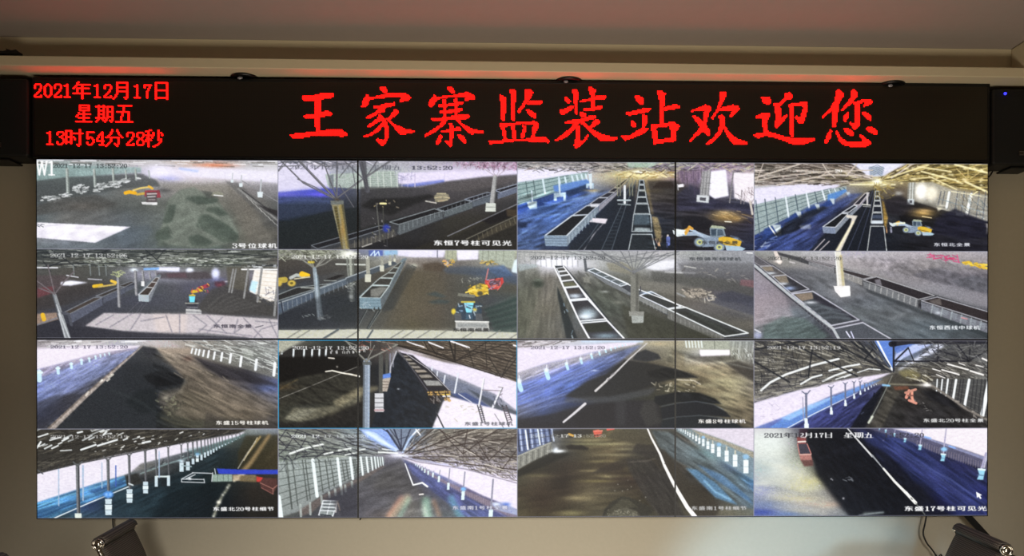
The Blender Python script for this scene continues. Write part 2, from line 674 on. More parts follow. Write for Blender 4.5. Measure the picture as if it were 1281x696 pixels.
def seg_mask(X, Y, pts, ws):
    m = np.zeros(X.shape)
    for (x1, y1), (x2, y2), w1, w2 in zip(pts, pts[1:], ws, ws[1:]):
        dx, dy = x2 - x1, y2 - y1
        L = dx * dx + dy * dy + 1e-9
        t = np.clip(((X - x1) * dx + (Y - y1) * dy) / L, 0, 1)
        d = np.hypot(X - x1 - t * dx, Y - y1 - t * dy)
        m = np.maximum(m, np.clip((w1 + (w2 - w1) * t) / 2 - d + 0.5, 0, 1))
    return m


TEXT_CACHE = {}


def han_cell(ch):
    """one ideograph of the built-in font as a 60 x 60 mask"""
    cu = bpy.data.curves.new('lettering', 'FONT')
    cu.body = ch
    o = bpy.data.objects.new('lettering', cu)
    C.objects.link(o)
    ev = o.evaluated_get(bpy.context.evaluated_depsgraph_get())
    me = ev.to_mesh()
    me.calc_loop_triangles()
    V = np.array([v.co[:2] for v in me.vertices])
    x0, y1 = -0.01, 0.86
    R = 58.0
    m = np.zeros((62, 62))
    P = np.stack([(V[:, 0] - x0) * R + 1, (y1 - V[:, 1]) * R + 1], 1)
    for t in me.loop_triangles:
        p = P[list(t.vertices)]
        a = np.clip(np.floor(p.min(0)).astype(int), 0, 60)
        b = np.clip(np.ceil(p.max(0)).astype(int) + 1, 1, 62)
        X, Y = np.meshgrid(np.arange(a[0], b[0]) + .0, np.arange(a[1], b[1]) + .0)
        m[a[1]:b[1], a[0]:b[0]] = np.maximum(m[a[1]:b[1], a[0]:b[0]], inside([tuple(q) for q in p], X, Y))
    ev.to_mesh_clear()
    bpy.data.objects.remove(o, do_unlink=True)
    bpy.data.curves.remove(cu)
    return np.clip(blur(m, 2) * 1.9, 0, 1)


def text_mask(s):
    """line of letters: ideographs from the font, figures in the pixel shapes"""
    out = []
    for ch in s:
        if ch not in TEXT_CACHE:
            if ch in DIG:
                g = np.array(glyph(ch, True), float)[2:15]
                iy = (np.arange(62) * 13 / 62).astype(int)
                ix = (np.arange(34) * 8 / 34).astype(int)
                TEXT_CACHE[ch] = g[iy][:, ix]
            else:
                TEXT_CACHE[ch] = han_cell(ch)
        out.append(TEXT_CACHE[ch])
    return np.concatenate(out, 1)


class Pic:
    def __init__(s, uL, vT, uR, vB, seed=1):
        s.b = (uL, vT, uR, vB)
        s.W, s.H = TW * SS, TH * SS
        s.kx, s.ky = s.W / (uR - uL), s.H / (vB - vT)
        s.a = np.zeros((s.H, s.W, 3))
        s.rng = np.random.RandomState(seed)

    def pt(s, p):
        return ((p[0] - s.b[0]) * s.kx, (p[1] - s.b[1]) * s.ky)

    def pts(s, t):
        if isinstance(t, str):
            t = [tuple(float(q) for q in p.split(',')) for p in t.split()]
        return [s.pt(p) for p in t]

    def grid(s, rows, sm=0):
        """coarse colour layout, bilinear between the samples"""
        rows = [r.split() if isinstance(r, str) else r for r in rows]
        n = len(rows)
        A = []
        for r in rows:
            c = np.array([hx(q) for q in r])
            t = np.linspace(0, len(r) - 1, s.W)
            A.append(np.stack([np.interp(t, range(len(r)), c[:, k]) for k in range(3)], 1))
        A = np.array(A)
        t = np.linspace(0, n - 1, s.H)
        i = np.minimum(t.astype(int), n - 2)
        f = (t - i)[:, None, None]
        f = f * f * (3 - 2 * f)
        s.a = A[i] * (1 - f) + A[i + 1] * f
        if sm:
            s.a = blur(s.a, sm)

    def comp(s, m, col, al, x0, y0):
        h, w_ = m.shape
        R = s.a[y0:y0 + h, x0:x0 + w_]
        k = (m * al)[..., None]
        R[:] = R * (1 - k) + hx(col) * k

    def win(s, P, pad):
        xs, ys = [p[0] for p in P], [p[1] for p in P]
        x0, x1 = max(int(min(xs) - pad), 0), min(int(max(xs) + pad) + 1, s.W)
        y0, y1 = max(int(min(ys) - pad), 0), min(int(max(ys) + pad) + 1, s.H)
        if x1 <= x0 or y1 <= y0:
            return None
        X, Y = np.meshgrid(np.arange(x0, x1) + .5, np.arange(y0, y1) + .5)
        return x0, y0, X, Y

    def poly(s, t, col, al=1.0, bl=0, tex=0.0, ts=(4, 2)):
        P = s.pts(t)
        bl = bl * .55 if bl > 2 else bl
        q = s.win(P, 3 * bl + 2)
        if q is None:
            return
        x0, y0, X, Y = q
        m = inside(P, X, Y).astype(float)
        m = blur(m, max(bl, 0)) if bl else m
        if tex:
            n = s.nz(m.shape, ts[0], ts[1])
            R = s.a[y0:y0 + m.shape[0], x0:x0 + m.shape[1]]
            k = (m * al)[..., None]
            R[:] = R * (1 - k) + np.clip(hx(col)[None, None] * (1 + .55 * tex * n[..., None]), 0, 1) * k
        else:
            s.comp(m, col, al, x0, y0)

    def line(s, t, w_, col, al=1.0, bl=0):
        P = s.pts(t)
        sc = (s.kx + s.ky) / 2
        ws = [v * sc for v in w_] if isinstance(w_, (list, tuple)) else [w_ * sc] * len(P)
        if len(ws) != len(P):
            ws = list(np.interp(np.linspace(0, 1, len(P)), np.linspace(0, 1, len(ws)), ws))
        q = s.win(P, max(ws) + 3 * bl + 2)
        if q is None:
            return
        x0, y0, X, Y = q
        m = seg_mask(X, Y, P, ws)
        if bl:
            m = blur(m, bl)
        s.comp(m, col, al, x0, y0)

    def blob(s, cx, cy, rx, ry, col, al=1.0, p=2.0):
        c = s.pt((cx, cy))
        rx, ry = rx * s.kx, ry * s.ky
        q = s.win([(c[0] - 2 * rx, c[1] - 2 * ry), (c[0] + 2 * rx, c[1] + 2 * ry)], 1)
        if q is None:
            return
        x0, y0, X, Y = q
        d = ((X - c[0]) / rx) ** 2 + ((Y - c[1]) / ry) ** 2
        s.comp(np.exp(-d ** (p / 2)), col, al, x0, y0)

    def nz(s, shp, sx_, sy_):
        h, w_ = shp
        nh, nw = max(int(h / sy_) + 3, 3), max(int(w_ / sx_) + 3, 3)
        g = s.rng.uniform(-1, 1, (nh, nw))
        ty, tx = np.linspace(0, nh - 1.01, h), np.linspace(0, nw - 1.01, w_)
        iy, ix = ty.astype(int), tx.astype(int)
        fy, fx = (ty - iy)[:, None], (tx - ix)[None]
        fy, fx = fy * fy * (3 - 2 * fy), fx * fx * (3 - 2 * fx)
        a = g[iy][:, ix] * (1 - fx) + g[iy][:, ix + 1] * fx
        b = g[iy + 1][:, ix] * (1 - fx) + g[iy + 1][:, ix + 1] * fx
        return a * (1 - fy) + b * fy

    def grain(s, t, amp, sx_, sy_, ang=0.0):
        """mottling inside an outline, optionally slanted"""
        P = s.pts(t) if t else [(0, 0), (s.W, 0), (s.W, s.H), (0, s.H)]
        q = s.win(P, 2)
        x0, y0, X, Y = q
        m = inside(P, X, Y).astype(float)
        m = blur(m, 3)
        big = s.nz((s.H * 2, s.W * 2), sx_, sy_)
        ca, sa = math.cos(ang), math.sin(ang)
        xi = ((X - s.W / 2) * ca + (Y - s.H / 2) * sa + s.W).astype(int) % (s.W * 2)
        yi = (-(X - s.W / 2) * sa + (Y - s.H / 2) * ca + s.H).astype(int) % (s.H * 2)
        n = big[yi, xi]
        R = s.a[y0:y0 + m.shape[0], x0:x0 + m.shape[1]]
        amp *= .8 if t else .5
        R[:] = np.clip(R * (1 + amp * (n * m)[..., None]), 0, 1)

    def dashes(s, t, n, L, w_, ang, cols, al=0.8, jit=0.25):
        """short strokes scattered inside an outline (roof purlins, struts, rubble)"""
        pts = t if not isinstance(t, str) else [tuple(float(q) for q in p.split(',')) for p in t.split()]
        xs, ys = [p[0] for p in pts], [p[1] for p in pts]
        k = 0
        if n > 90:
            n, w_, al, L = int(n * 1.5), w_ * .72, al * .85, L * .9
        while k < n:
            x, y = s.rng.uniform(min(xs), max(xs)), s.rng.uniform(min(ys), max(ys))
            k += 1
            if not inside(pts, np.array([x]), np.array([y]))[0]:
                continue
            a = ang(x, y) if callable(ang) else ang
            a += s.rng.normal() * jit
            l_ = L * s.rng.uniform(.4, 1.3) / 2
            s.line([(x - l_ * math.cos(a), y - l_ * math.sin(a)), (x + l_ * math.cos(a), y + l_ * math.sin(a))],
                   w_ * s.rng.uniform(.6, 1.4), cols[s.rng.randint(len(cols))], al)

    def stamp(s, m, x, y, w_, h, col, al=1.0, edge=None):
        """paste a mask scaled to w_ x h with its top left at x, y; optional dark edge"""
        X0, Y0 = s.pt((x, y))
        W_, H_ = max(int(w_ * s.kx), 2), max(int(h * s.ky), 2)
        iy = np.linspace(0, m.shape[0], H_ * 3 + 1)[:-1].astype(int)
        ix = np.linspace(0, m.shape[1], W_ * 3 + 1)[:-1].astype(int)
        g = m[iy][:, ix].reshape(H_, 3, W_, 3).mean((1, 3))
        pad = 3
        g = np.pad(g, pad)
        X0, Y0 = int(X0) - pad, int(Y0) - pad
        x0, y0 = max(X0, 0), max(Y0, 0)
        x1, y1 = min(X0 + g.shape[1], s.W), min(Y0 + g.shape[0], s.H)
        if x1 <= x0 or y1 <= y0:
            return
        g = g[y0 - Y0:y1 - Y0, x0 - X0:x1 - X0]
        if edge:
            s.comp(np.clip(blur(g, 1) * 2.2, 0, 1), edge, 0.65 * al, x0, y0)
        s.comp(g, col, al, x0, y0)

    def caption(s, t, x, y, w_, h, col='f4f4f4', edge='303030', al=1.0):
        s.stamp(text_mask(t), x, y, w_, h, col, al, edge)

    def stamptext(s, t, x, y, w_, h, col='f0f0f0', edge=None, al=1.0):
        """date and time in the pixel letters"""
        g = [glyph(c, True) for c in t]
        m = np.concatenate([np.array(q)[:, :(16 if len(q[0]) > 8 else 8)] for q in g], 1)[2:15].astype(float)
        s.stamp(m, x, y, w_, h, col, al, edge)

    def pier(s, x, y0, y1, w_, col, base=None, bw=0, bh=0):
        s.line([(x, y0), (x, y1)], w_, col)
        if base:
            s.poly([(x - bw / 2, y1 - 2), (x + bw / 2, y1 - 2), (x + bw / 2, y1 + bh), (x - bw / 2, y1 + bh)], base)

    def done(s, soft=1):
        a = blur1(blur1(s.a, soft, 0), soft, 1) if soft else s.a
        a = s.a * 0.35 + a * 0.65
        g = s.rng.normal(0, 0.022, (s.H, s.W, 1))
        a = np.clip(a * (1 + .10 * s.nz((s.H, s.W), 3, 2)[..., None] * (a < .7)) + g, 0, 1) ** 0.97
        gr = a.mean(2, keepdims=True)
        a = gr + (a - gr) * 0.88
        a = np.clip(a + 0.15 * a ** 3.2, 0, 1)
        return a.reshape(TH, SS, TW, SS, 3).mean((1, 3))


def tree(p, x, y, top, arms, w_, col, al=0.9):
    """struts fanning out from a column head"""
    for ax_, ay_ in arms:
        p.line([(x, y), (ax_, ay_)], w_, col, al)


def wagon(p, rim, side=None, load='26282c', rimc='b8bcc4', sidec='5a626c', w_=4):
    """open coal wagon: rim outline, load inside, one lit side"""
    if side:
        p.poly(side, sidec, tex=0.12)
    p.poly(rim, load, tex=0.15)
    R = rim if not isinstance(rim, str) else [tuple(float(q) for q in a.split(',')) for a in rim.split()]
    p.line(list(R) + [R[0]], w_, rimc)


PICS = []

def pic01():
    p = Pic(20, 15, 1265, 465, 1)
    p.grid(["8c9494 98a0a0 a0a4a4 aca8a8 b0aca8 b4a498 b09890 a8a8a8 b8b8b8",
            "7c9090 889898 8c9ca0 9c9ca8 c8c4d4 d8d0dc d4ccd8 dcd8e4 d8d4e0",
            "545c60 5c6468 646c70 70706c 8c8a8c 8a8680 848078 807c7c 86848a",
            "4c5254 5a5c5c 5c5c5a 5a5e5c 60645f 6a6c66 6c6c64 6a665f 5a5c5c",
            "5a6468 6a6a68 626464 5a6064 626866 687068 5c6660 6e6a60 4a4c4e",
            "8a8c94 808490 6c7478 5c6670 5a625f 5c665e 56605a 6c6a60 585650",
            "5c6468 6c747c 646c72 565e66 545c5c 5a625c 56605a 62605a 505254"], 6)
    # roof sheets and back light
    p.dashes("20,15 1265,15 1265,50 20,45", 60, 90, 5, 0.02, ['f0f0f4', '6c6864', 'd0ccd0'], .7, .03)
    p.blob(660, 75, 90, 38, 'e4e0f4', .95)
    p.poly("740,60 850,50 1265,78 1265,130 1060,112 940,108 800,96", 'dcd8e8', .85, 5)
    p.blob(940, 42, 90, 10, 'e88a60', .75)
    p.line("760,60 850,72", 10, '9cb4f0', .7, 3)
    p.blob(700, 112, 60, 16, 'b0b0e0', .8)
    p.poly("20,50 180,45 560,55 560,80 350,95 180,105 20,125", '8ca4a2', .8, 4)
    for x in range(40, 560, 22):
        p.line([(x, 50), (x, 118 - x * .1)], 2, '748886', .5)
    p.grain("20,50 600,50 600,120 20,140", .08, 30, 30)
    # dust haze of the heap
    p.poly("560,120 640,110 850,140 1000,130 1100,170 1000,180 700,165", '86827a', .5, 8)
    # dark stockpile on the left
    p.poly("20,125 180,105 560,85 640,120 660,150 480,160 250,200 20,230", '4a4e4e', .75, 6, .1)
    for x, y0, y1, w_ in ((183, 66, 180, 15), (322, 68, 150, 13), (417, 60, 130, 11), (482, 70, 120, 6), (532, 65, 112, 8), (600, 70, 108, 4)):
        p.line([(x - 2, y0), (x + 3, y1)], w_, 'a8b0ac')
        p.line([(x + 3, y0), (x + 7, y1)], w_ * .3, '707874')
    # rubble of pale blocks
    for cx, cy, rx, ry, n in ((100, 215, 52, 16, 34), (175, 195, 30, 10, 14), (255, 165, 38, 24, 40), (360, 150, 30, 16, 26), (330, 175, 18, 10, 10), (430, 138, 32, 18, 30), (480, 120, 20, 12, 16), (545, 112, 10, 6, 6)):
        for i in range(n):
            a, r = p.rng.uniform(0, 6.28), p.rng.uniform(0, 1) ** .5
            x, y = cx + rx * r * math.cos(a), cy + ry * r * math.sin(a)
            t_ = p.rng.uniform(-.2, .5)
            L = p.rng.uniform(4, 10)
            p.line([(x - L, y + L * t_), (x + L, y - L * t_)], p.rng.uniform(4, 8), ['b8bcbc', 'd4d6d8', '8c9090'][p.rng.randint(3)], .8)
    p.poly("20,250 150,210 330,190 440,240 330,270 120,280 20,300", '50504e', .8, 7, .25)
    p.blob(260, 250, 90, 22, '66605a', .5)
    # loaders
    p.line("480,183 500,178 530,183", 18, 'e8b020')
    p.line("520,170 560,158 610,152", 9, 'd8c070')
    p.line("540,190 575,185", 12, 'c8a848')
    p.line("600,150 618,160", 12, 'e0b040')
    p.poly("580,170 655,168 662,205 640,208 578,200", '98404a')
    p.poly("588,180 640,178 642,232 585,234", '5c5456')
    p.line("592,188 640,186", 5, 'd8c8c8')
    p.line("595,202 632,200", 6, 'b8b0b0')
    p.line("600,216 630,216", 7, '8c8484')
    p.poly("562,228 645,230 642,243 566,240", 'd8d8d8')
    p.blob(680, 170, 36, 12, '3c3c3c', .6)
    # central heaps
    p.poly("690,230 760,170 830,160 950,210 1060,380 1060,420 900,450 640,450 680,300", '5c655c', .8, 8, .1)
    p.poly("700,215 760,165 830,150 870,175 930,215 1010,290 1060,380 1000,440 860,460 700,440 640,400 690,300", '798076', .7, 6, .1)
    for t in ("790,200 850,195 960,208 940,232 860,238 810,215", "900,255 960,250 1010,290 960,292 890,270", "860,300 900,290 990,330 1062,392 1050,425 980,430 900,380 840,350", "700,262 740,240 730,290 700,340 670,330", "640,375 700,345 720,380 690,420 630,410", "800,410 850,392 930,425 900,452 820,450", "950,340 1010,345 1050,385 1000,380"):
        p.poly(t, '4a554c', .7, 5, .1)
    for t in ("760,170 720,240 700,330 720,420", "830,155 800,240 850,330 880,380", "870,175 960,250 1040,350"):
        p.line(t, 5, '8a9086', .35, 2)
    for t in ("780,210 850,200 960,215 930,235 850,240", "860,290 900,290 990,340 1060,400 1040,420 960,390", "700,240 740,240 720,330 690,330", "640,380 700,380 730,410 640,420", "800,400 860,390 930,430 850,445", "920,260 960,255 1000,290 960,300"):
        p.poly(t, '4c564e', .75, 6)
    p.poly("1000,140 1080,200 1180,330 1260,450 1140,450 1060,330 1020,250", '706c64', .6, 9, .1)
    p.poly("870,170 920,175 960,200 900,210", '4a4e4a', .7, 4)
    p.poly("920,195 932,178 960,172 980,180 985,198", '8c8c7c', .9, 1)
    p.line("935,192 980,196", 5, 'e0e0e0')
    # railway side
    p.poly("990,120 1060,130 1260,300 1265,360 1130,250", '5a5a5a', .55, 4)
    p.line("1080,120 1265,225", 4, '8c8c90')
    p.line("1060,160 1265,320", 9, '8a8a88', .9, 1)
    p.line("1080,165 1265,300", 4, '3c3c3e')
    p.poly("1150,235 1265,270 1265,300 1200,270", '2e2c2e', .85, 2)
    for x, y, s_ in ((1028, 122, 8), (1073, 142, 10), (1172, 190, 15)):
        p.line([(x + s_ * .4, y - 5 * s_), (x, y)], s_ * .55, 'b4b8bc')
        p.poly([(x - s_, y - s_), (x + s_, y - s_), (x + s_ * .8, y + s_ * .9), (x - s_ * .8, y + s_ * .8)], 'cfd8dc')
    for i in range(8):
        p.line([(1100 + i * 22, 196 + i * 20), (1118 + i * 22, 216 + i * 20)], 3, 'b0b0ac')
    # sunlit patch
    p.poly("28,332 507,353 325,433 20,408", 'e4e0ec', 1, 1)
    p.line("70,350 150,345", 3, 'c4c0cc', .6)
    p.line("180,365 240,360", 3, 'c8c4d0', .6)
    p.dashes("20,335 70,335 60,355 20,355", 8, 20, 3, .3, ['50545a'], .8)
    p.poly("500,355 325,436 560,440 620,380 600,340", '5a646e', .4, 9)
    p.grain(None, .05, 8, 4)
    p.grain("20,230 1265,230 1265,465 20,465", .10, 36, 14, -.3)
    p.stamptext('2021-12-17 13:52:20', 108, 36, 382, 26, '30383a', None, .95)
    p.caption('3号位球机', 1026, 432, 236, 30)
    p.line("28,26 40,94 53,30 66,94 78,26", 8, 'fafafa')
    for x in (28, 53, 78):
        p.line([(x - 6, 27), (x + 6, 27)], 4, 'fafafa')
    p.line("103,28 103,94", 10, 'fafafa')
    p.line("90,34 100,28", 5, 'fafafa')
    p.line("88,94 118,94", 5, 'fafafa')
    return p.done()


def pic02():
    p = Pic(5, 12, 1270, 478, 2)
    p.grid(["b0acb8 aca8b0 908c98 a0a0a8 a8a4b0 a8a0b0 a098a8 a890a8",
            "c8c4d8 c4c0d8 98a0a8 a0aca8 b8b8c4 d8d0e8 e0d8f0 d8d0e8",
            "8080d0 5a62c0 484c60 585c5c 6a6a74 807880 6c6668 4c4848",
            "34405c 34405c 343840 343638 343436 443e3e 3c3a3a 343436",
            "242c38 262c32 2a2c2c 2a2c2c 2a2a2e 36342f 32302c 2c2c2e",
            "23282a 24282a 262828 2c2a28 2c2c2e 2e2c28 2a2826 2a2826",
            "20242a 24262a 262624 24242a 201f20 22201f 26241e 24221f"], 5)
    p.poly("5,20 270,50 290,155 5,180", 'd0cce0', .95, 3)
    p.poly("5,180 270,150 300,195 160,215 5,240", '4048c8', .55, 10)
    p.blob(230, 190, 60, 10, '6a60f0', .8)
    p.blob(60, 192, 60, 9, '6868c8', .7)
    p.poly("5,205 180,200 300,215 260,270 5,320", '3a4664', .7, 8, .15)
    p.line("5,225 120,215 280,228", 6, '5868a0', .5, 3)
    # pale shed wall behind
    p.poly("255,85 620,65 640,150 480,165 440,160 270,150", 'a8b4ac', .9, 1)
    for y in range(78, 150, 11):
        p.line([(450, y + 6), (630, y)], 2.5, '788480', .7)
    for x in (450, 490, 530, 560, 600, 632):
        p.line([(x, 70), (x + 5, 155)], 5, 'c4ccc4', .9)
    p.poly("270,90 300,85 300,160 278,158", '747c84', .9)
    p.poly("640,75 1270,60 1270,85 1000,115 880,120 720,140 640,130", 'd8d0e8', .95, 2)
    p.poly("640,140 880,110 890,125 700,150", '6070c8', .75, 3)
    for x in (660, 690, 728, 885):
        p.line([(x, 75), (x, 150)], 6 if x == 728 else 3, 'c0b8d0', .9)
    p.dashes("640,85 720,85 720,120 640,120", 14, 40, 2, 0, ['8080a0'], .6, .8)
    # heaps
    p.poly("440,150 640,150 760,150 900,118 1080,95 1270,80 1270,140 900,250 560,330 440,370", '3c3a3c', .8, 6, .12)
    p.poly("780,150 900,125 1100,100 1270,90 1270,115 1000,170 820,170", '5c5656', .6, 8, .15)
    p.poly("5,320 60,330 300,270 430,255 440,370 180,440 5,478", '23282a', .8, 6, .1)
    p.poly("440,250 500,210 660,205 720,200 800,185 840,200 700,250 600,300", '202020', .75, 7, .15)
    p.poly("5,240 280,240 300,265 60,320 5,330", '2e3648', .7, 6, .1)
    # loader
    p.poly("830,195 848,180 905,185 912,210 880,225 835,228", '948c74', .9, 1)
    for a in ("845,182 890,182", "832,205 870,200", "880,200 910,205", "850,222 900,215"):
        p.line(a, 6, 'c0b490', .9)
    p.line("785,222 840,232", 7, 'b4b0a8')
    p.line("790,232 845,238", 4, '3a3636')
    p.dashes("500,218 640,218 640,260 500,250", 14, 10, 5, 0, ['c8b480', '887c68'], .7, .6)
    p.line("545,236 575,236", 9, 'f0e0a0')
    # trains
    p.poly("180,460 560,350 600,340 1280,135 1280,165 900,310 640,400 560,400 300,478 180,478", '3a3c40', 1, 0, .15)
    wagon(p, "595,332 830,262 872,275 642,345", "642,348 875,280 875,312 645,400 636,390", '222224', '8c9498', '565c60', 4)
    wagon(p, "845,262 990,215 1030,225 885,275", "885,278 1030,230 1032,258 880,308", '222326', '7c848c', '5c6468', 4)
    wagon(p, "990,212 1110,175 1140,182 1030,220", "1032,226 1140,188 1140,222 1032,252", '28282e', '8890a0', '5a626c', 4)
    wagon(p, "1150,165 1270,130 1270,145 1180,175", "1165,180 1270,150 1270,175 1165,210", '28282e', '9ca4b8', '646c80', 4)
    for i in range(28):
        x = 648 + i * 23
        y = 350 - i * 8.6
        p.line([(x, y), (x, y + 38 - i)], 3, '8c9498', .7)
    wagon(p, "182,455 540,352 600,356 330,440 215,472", None, '242428', '70767e', '', 4)
    p.poly("440,432 620,372 630,405 545,430 450,462 330,478 280,478", '504e4c', .9, 1, .2)
    for i in range(10):
        p.line([(410 + i * 22, 430 - i * 5), (410 + i * 22, 465 - i * 6)], 5, '787468', .7)
    p.line("450,462 500,445", 6, 'c8c4bc', .8)
    p.poly("700,478 880,410 1270,235 1270,478", '2a2824', .95, 5, .15)
    p.poly("880,410 1120,300 1100,330 930,410", '38352c', .7, 8)
    p.line("900,405 1075,325 1270,235", 5, '7c7c84')
    p.poly("1080,325 1210,265 1270,262 1270,290 1130,345", '1e1c1e', .9, 2)
    p.poly("1210,262 1270,265 1265,300 1215,300", '4a3e30', .8, 4)
    p.line("1000,420 1160,345 1270,295", 5, '6c685c')
    p.poly("1050,420 1160,350 1270,300 1270,340 1150,390 1060,430", '4a4438', .8, 2, .2)
    for i in range(9):
        p.line([(1060 + i * 24, 398 - i * 11), (1066 + i * 24, 425 - i * 11)], 3, '8c8468', .6)
    # far column with pale foot
    p.line("1152,92 1135,232", [22, 24], 'a4a4a4')
    p.line("1160,92 1146,232", 6, '6c6c6c', .8)
    p.poly("1103,230 1155,232 1155,275 1100,275", 'c8ccc4')
    p.line("1103,252 1155,252", 3, '7c807c')
    # signal posts
    p.line("525,235 545,430", 6, '5c5c58')
    p.line("560,260 565,440", 5, '484844')
    p.blob(577, 365, 20, 22, '2c3ca4', .95, 4)
    p.line("580,390 582,460", 4, '3c3c40')
    p.dashes("500,250 620,250 620,470 500,470", 16, 10, 4, 1, ['8c8868', 'b0acac'], .6, .8)
    # roof struts at the right
    p.dashes("930,12 1270,12 1270,55 1000,45", 190, 40, 4, 0, ['8a6078', 'd8a8c8', '5a4658', 'c0b0c8', '704858'], .7, 1.0)
    for t in ("1060,30 1150,88", "1120,20 1152,88", "1190,30 1160,88", "1245,20 1165,90"):
        p.line(t, 4, 'b4a8b4')
    # roof frame at the left
    p.dashes("5,12 600,12 500,28 200,36 5,26", 60, 60, 5, 0.1, ['505460', 'e4e0ec', '787884'], .7, .2)
    for t, w_ in (("5,30 100,10", 5), ("10,70 60,15", 4), ("20,12 140,130 300,210", 7), ("115,12 315,218", 12), ("250,30 318,215", 7), ("318,12 315,215", 9), ("440,12 480,170", 20), ("600,12 430,125 320,205", 9), ("110,110 200,150 318,215", 5),
                  ("355,12 460,110", 7), ("330,140 405,255", 5), ("400,12 330,100", 5), ("180,12 260,45 430,20", 5), ("45,15 5,70", 5), ("200,60 255,20", 5), ("400,60 430,235", 4), ("470,100 530,12", 7), ("5,45 120,40", 5), ("140,15 100,60", 4)):
        p.line(t, w_, '54545e', .95)
        p.line([(a + 2, b) for a, b in [tuple(float(q) for q in z.split(',')) for z in t.split()]], max(w_ * .3, 1.5), 'a8a49c', .6)
    p.poly("440,12 470,12 485,175 465,175", '4a4a50', .8, 1)
    # near column, rust stained
    p.poly("285,228 350,228 385,478 345,478", '8c866a', 1, 0, .15)
    p.poly("300,250 318,250 350,478 345,478", '50482a', .9, 1)
    p.poly("325,250 348,235 380,470 365,470", 'a08a48', .7, 3, .2)
    p.poly("340,240 352,240 385,470 376,470", '3c3c34', .7, 2)
    p.poly("283,222 352,220 352,240 285,243", '6c706c')
    p.blob(318, 216, 16, 8, '50483c', 1)
    p.blob(345, 380, 12, 50, 'a87830', .5)
    for i in range(14):
        p.line([(304 + i * 3, 255 + i * 15), (316 + i * 3, 253 + i * 15)], 3, '8c7c40', .7)
    p.grain(None, .07, 8, 4)
    p.stamptext('2021年12月17日  星期五  13:52:20', 66, 36, 862, 25, '5a5c68', None, .75)
    p.stamptext('13:52:20', 708, 38, 220, 23, '4a4a58', None, .9)
    p.caption('东恒7号柱可见光', 822, 426, 420, 31)
    return p.done()


def loader(p, x, y, s, body='d8b030', ch='8494a8', flip=1):
    """wheel loader seen from the side, s = scale, x,y at the rear wheel hub"""
    f = lambda t: [(x + flip * a * s, y + b * s) for a, b in t]
    p.poly(f([(-250, -80), (-215, -70), (-190, -50), (-225, -44), (-245, -60)]), 'ccd4d8')
    p.line(f([(-190, -60), (-120, -62), (-60, -40), (0, -30)]), 22 * s, '9cacc0')
    p.line(f([(-165, -85), (-130, -75), (-90, -50)]), 10 * s, 'b0c0d4')
    p.line(f([(-190, -75), (-165, -85), (-180, -60)]), 14 * s, 'd8a840')
    p.poly(f([(-110, -35), (-40, -45), (30, -40), (100, -40), (110, 0), (-90, 10)]), ch)
    p.poly(f([(-5, -50), (60, -42), (120, -22), (110, 10), (25, -2), (-5, -20)]), body)
    p.line(f([(10, -18), (90, 0)]), 5 * s, '7a5c20')
    p.poly(f([(-52, -88), (-40, -102), (22, -96), (35, -50), (-5, -40), (-48, -45)]), '7c8c98')
    p.poly(f([(-44, -84), (-16, -86), (-18, -50), (-44, -52)]), '3c4c5c')
    p.poly(f([(-10, -84), (16, -82), (24, -54), (-10, -50)]), '4c5c6c')
    p.poly(f([(-50, -92), (-40, -106), (22, -100), (36, -88), (20, -88)]), 'a8b098')
    p.line(f([(60, -50), (100, -40), (125, -20)]), 7 * s, '50586a')
    p.poly(f([(30, 0), (110, 5), (140, 18), (120, 30), (40, 32)]), 'a4bccc')
    for wx, wy in ((-105, -16), (0, 10)):
        for r, c in ((32, '54606c'), (27, '8c9cac'), (17, 'c8cc80'), (8, '5a6468')):
            c0 = f([(wx, wy)])[0]
            p.blob(c0[0], c0[1], r * s, r * s * .82, c, 1, 12)


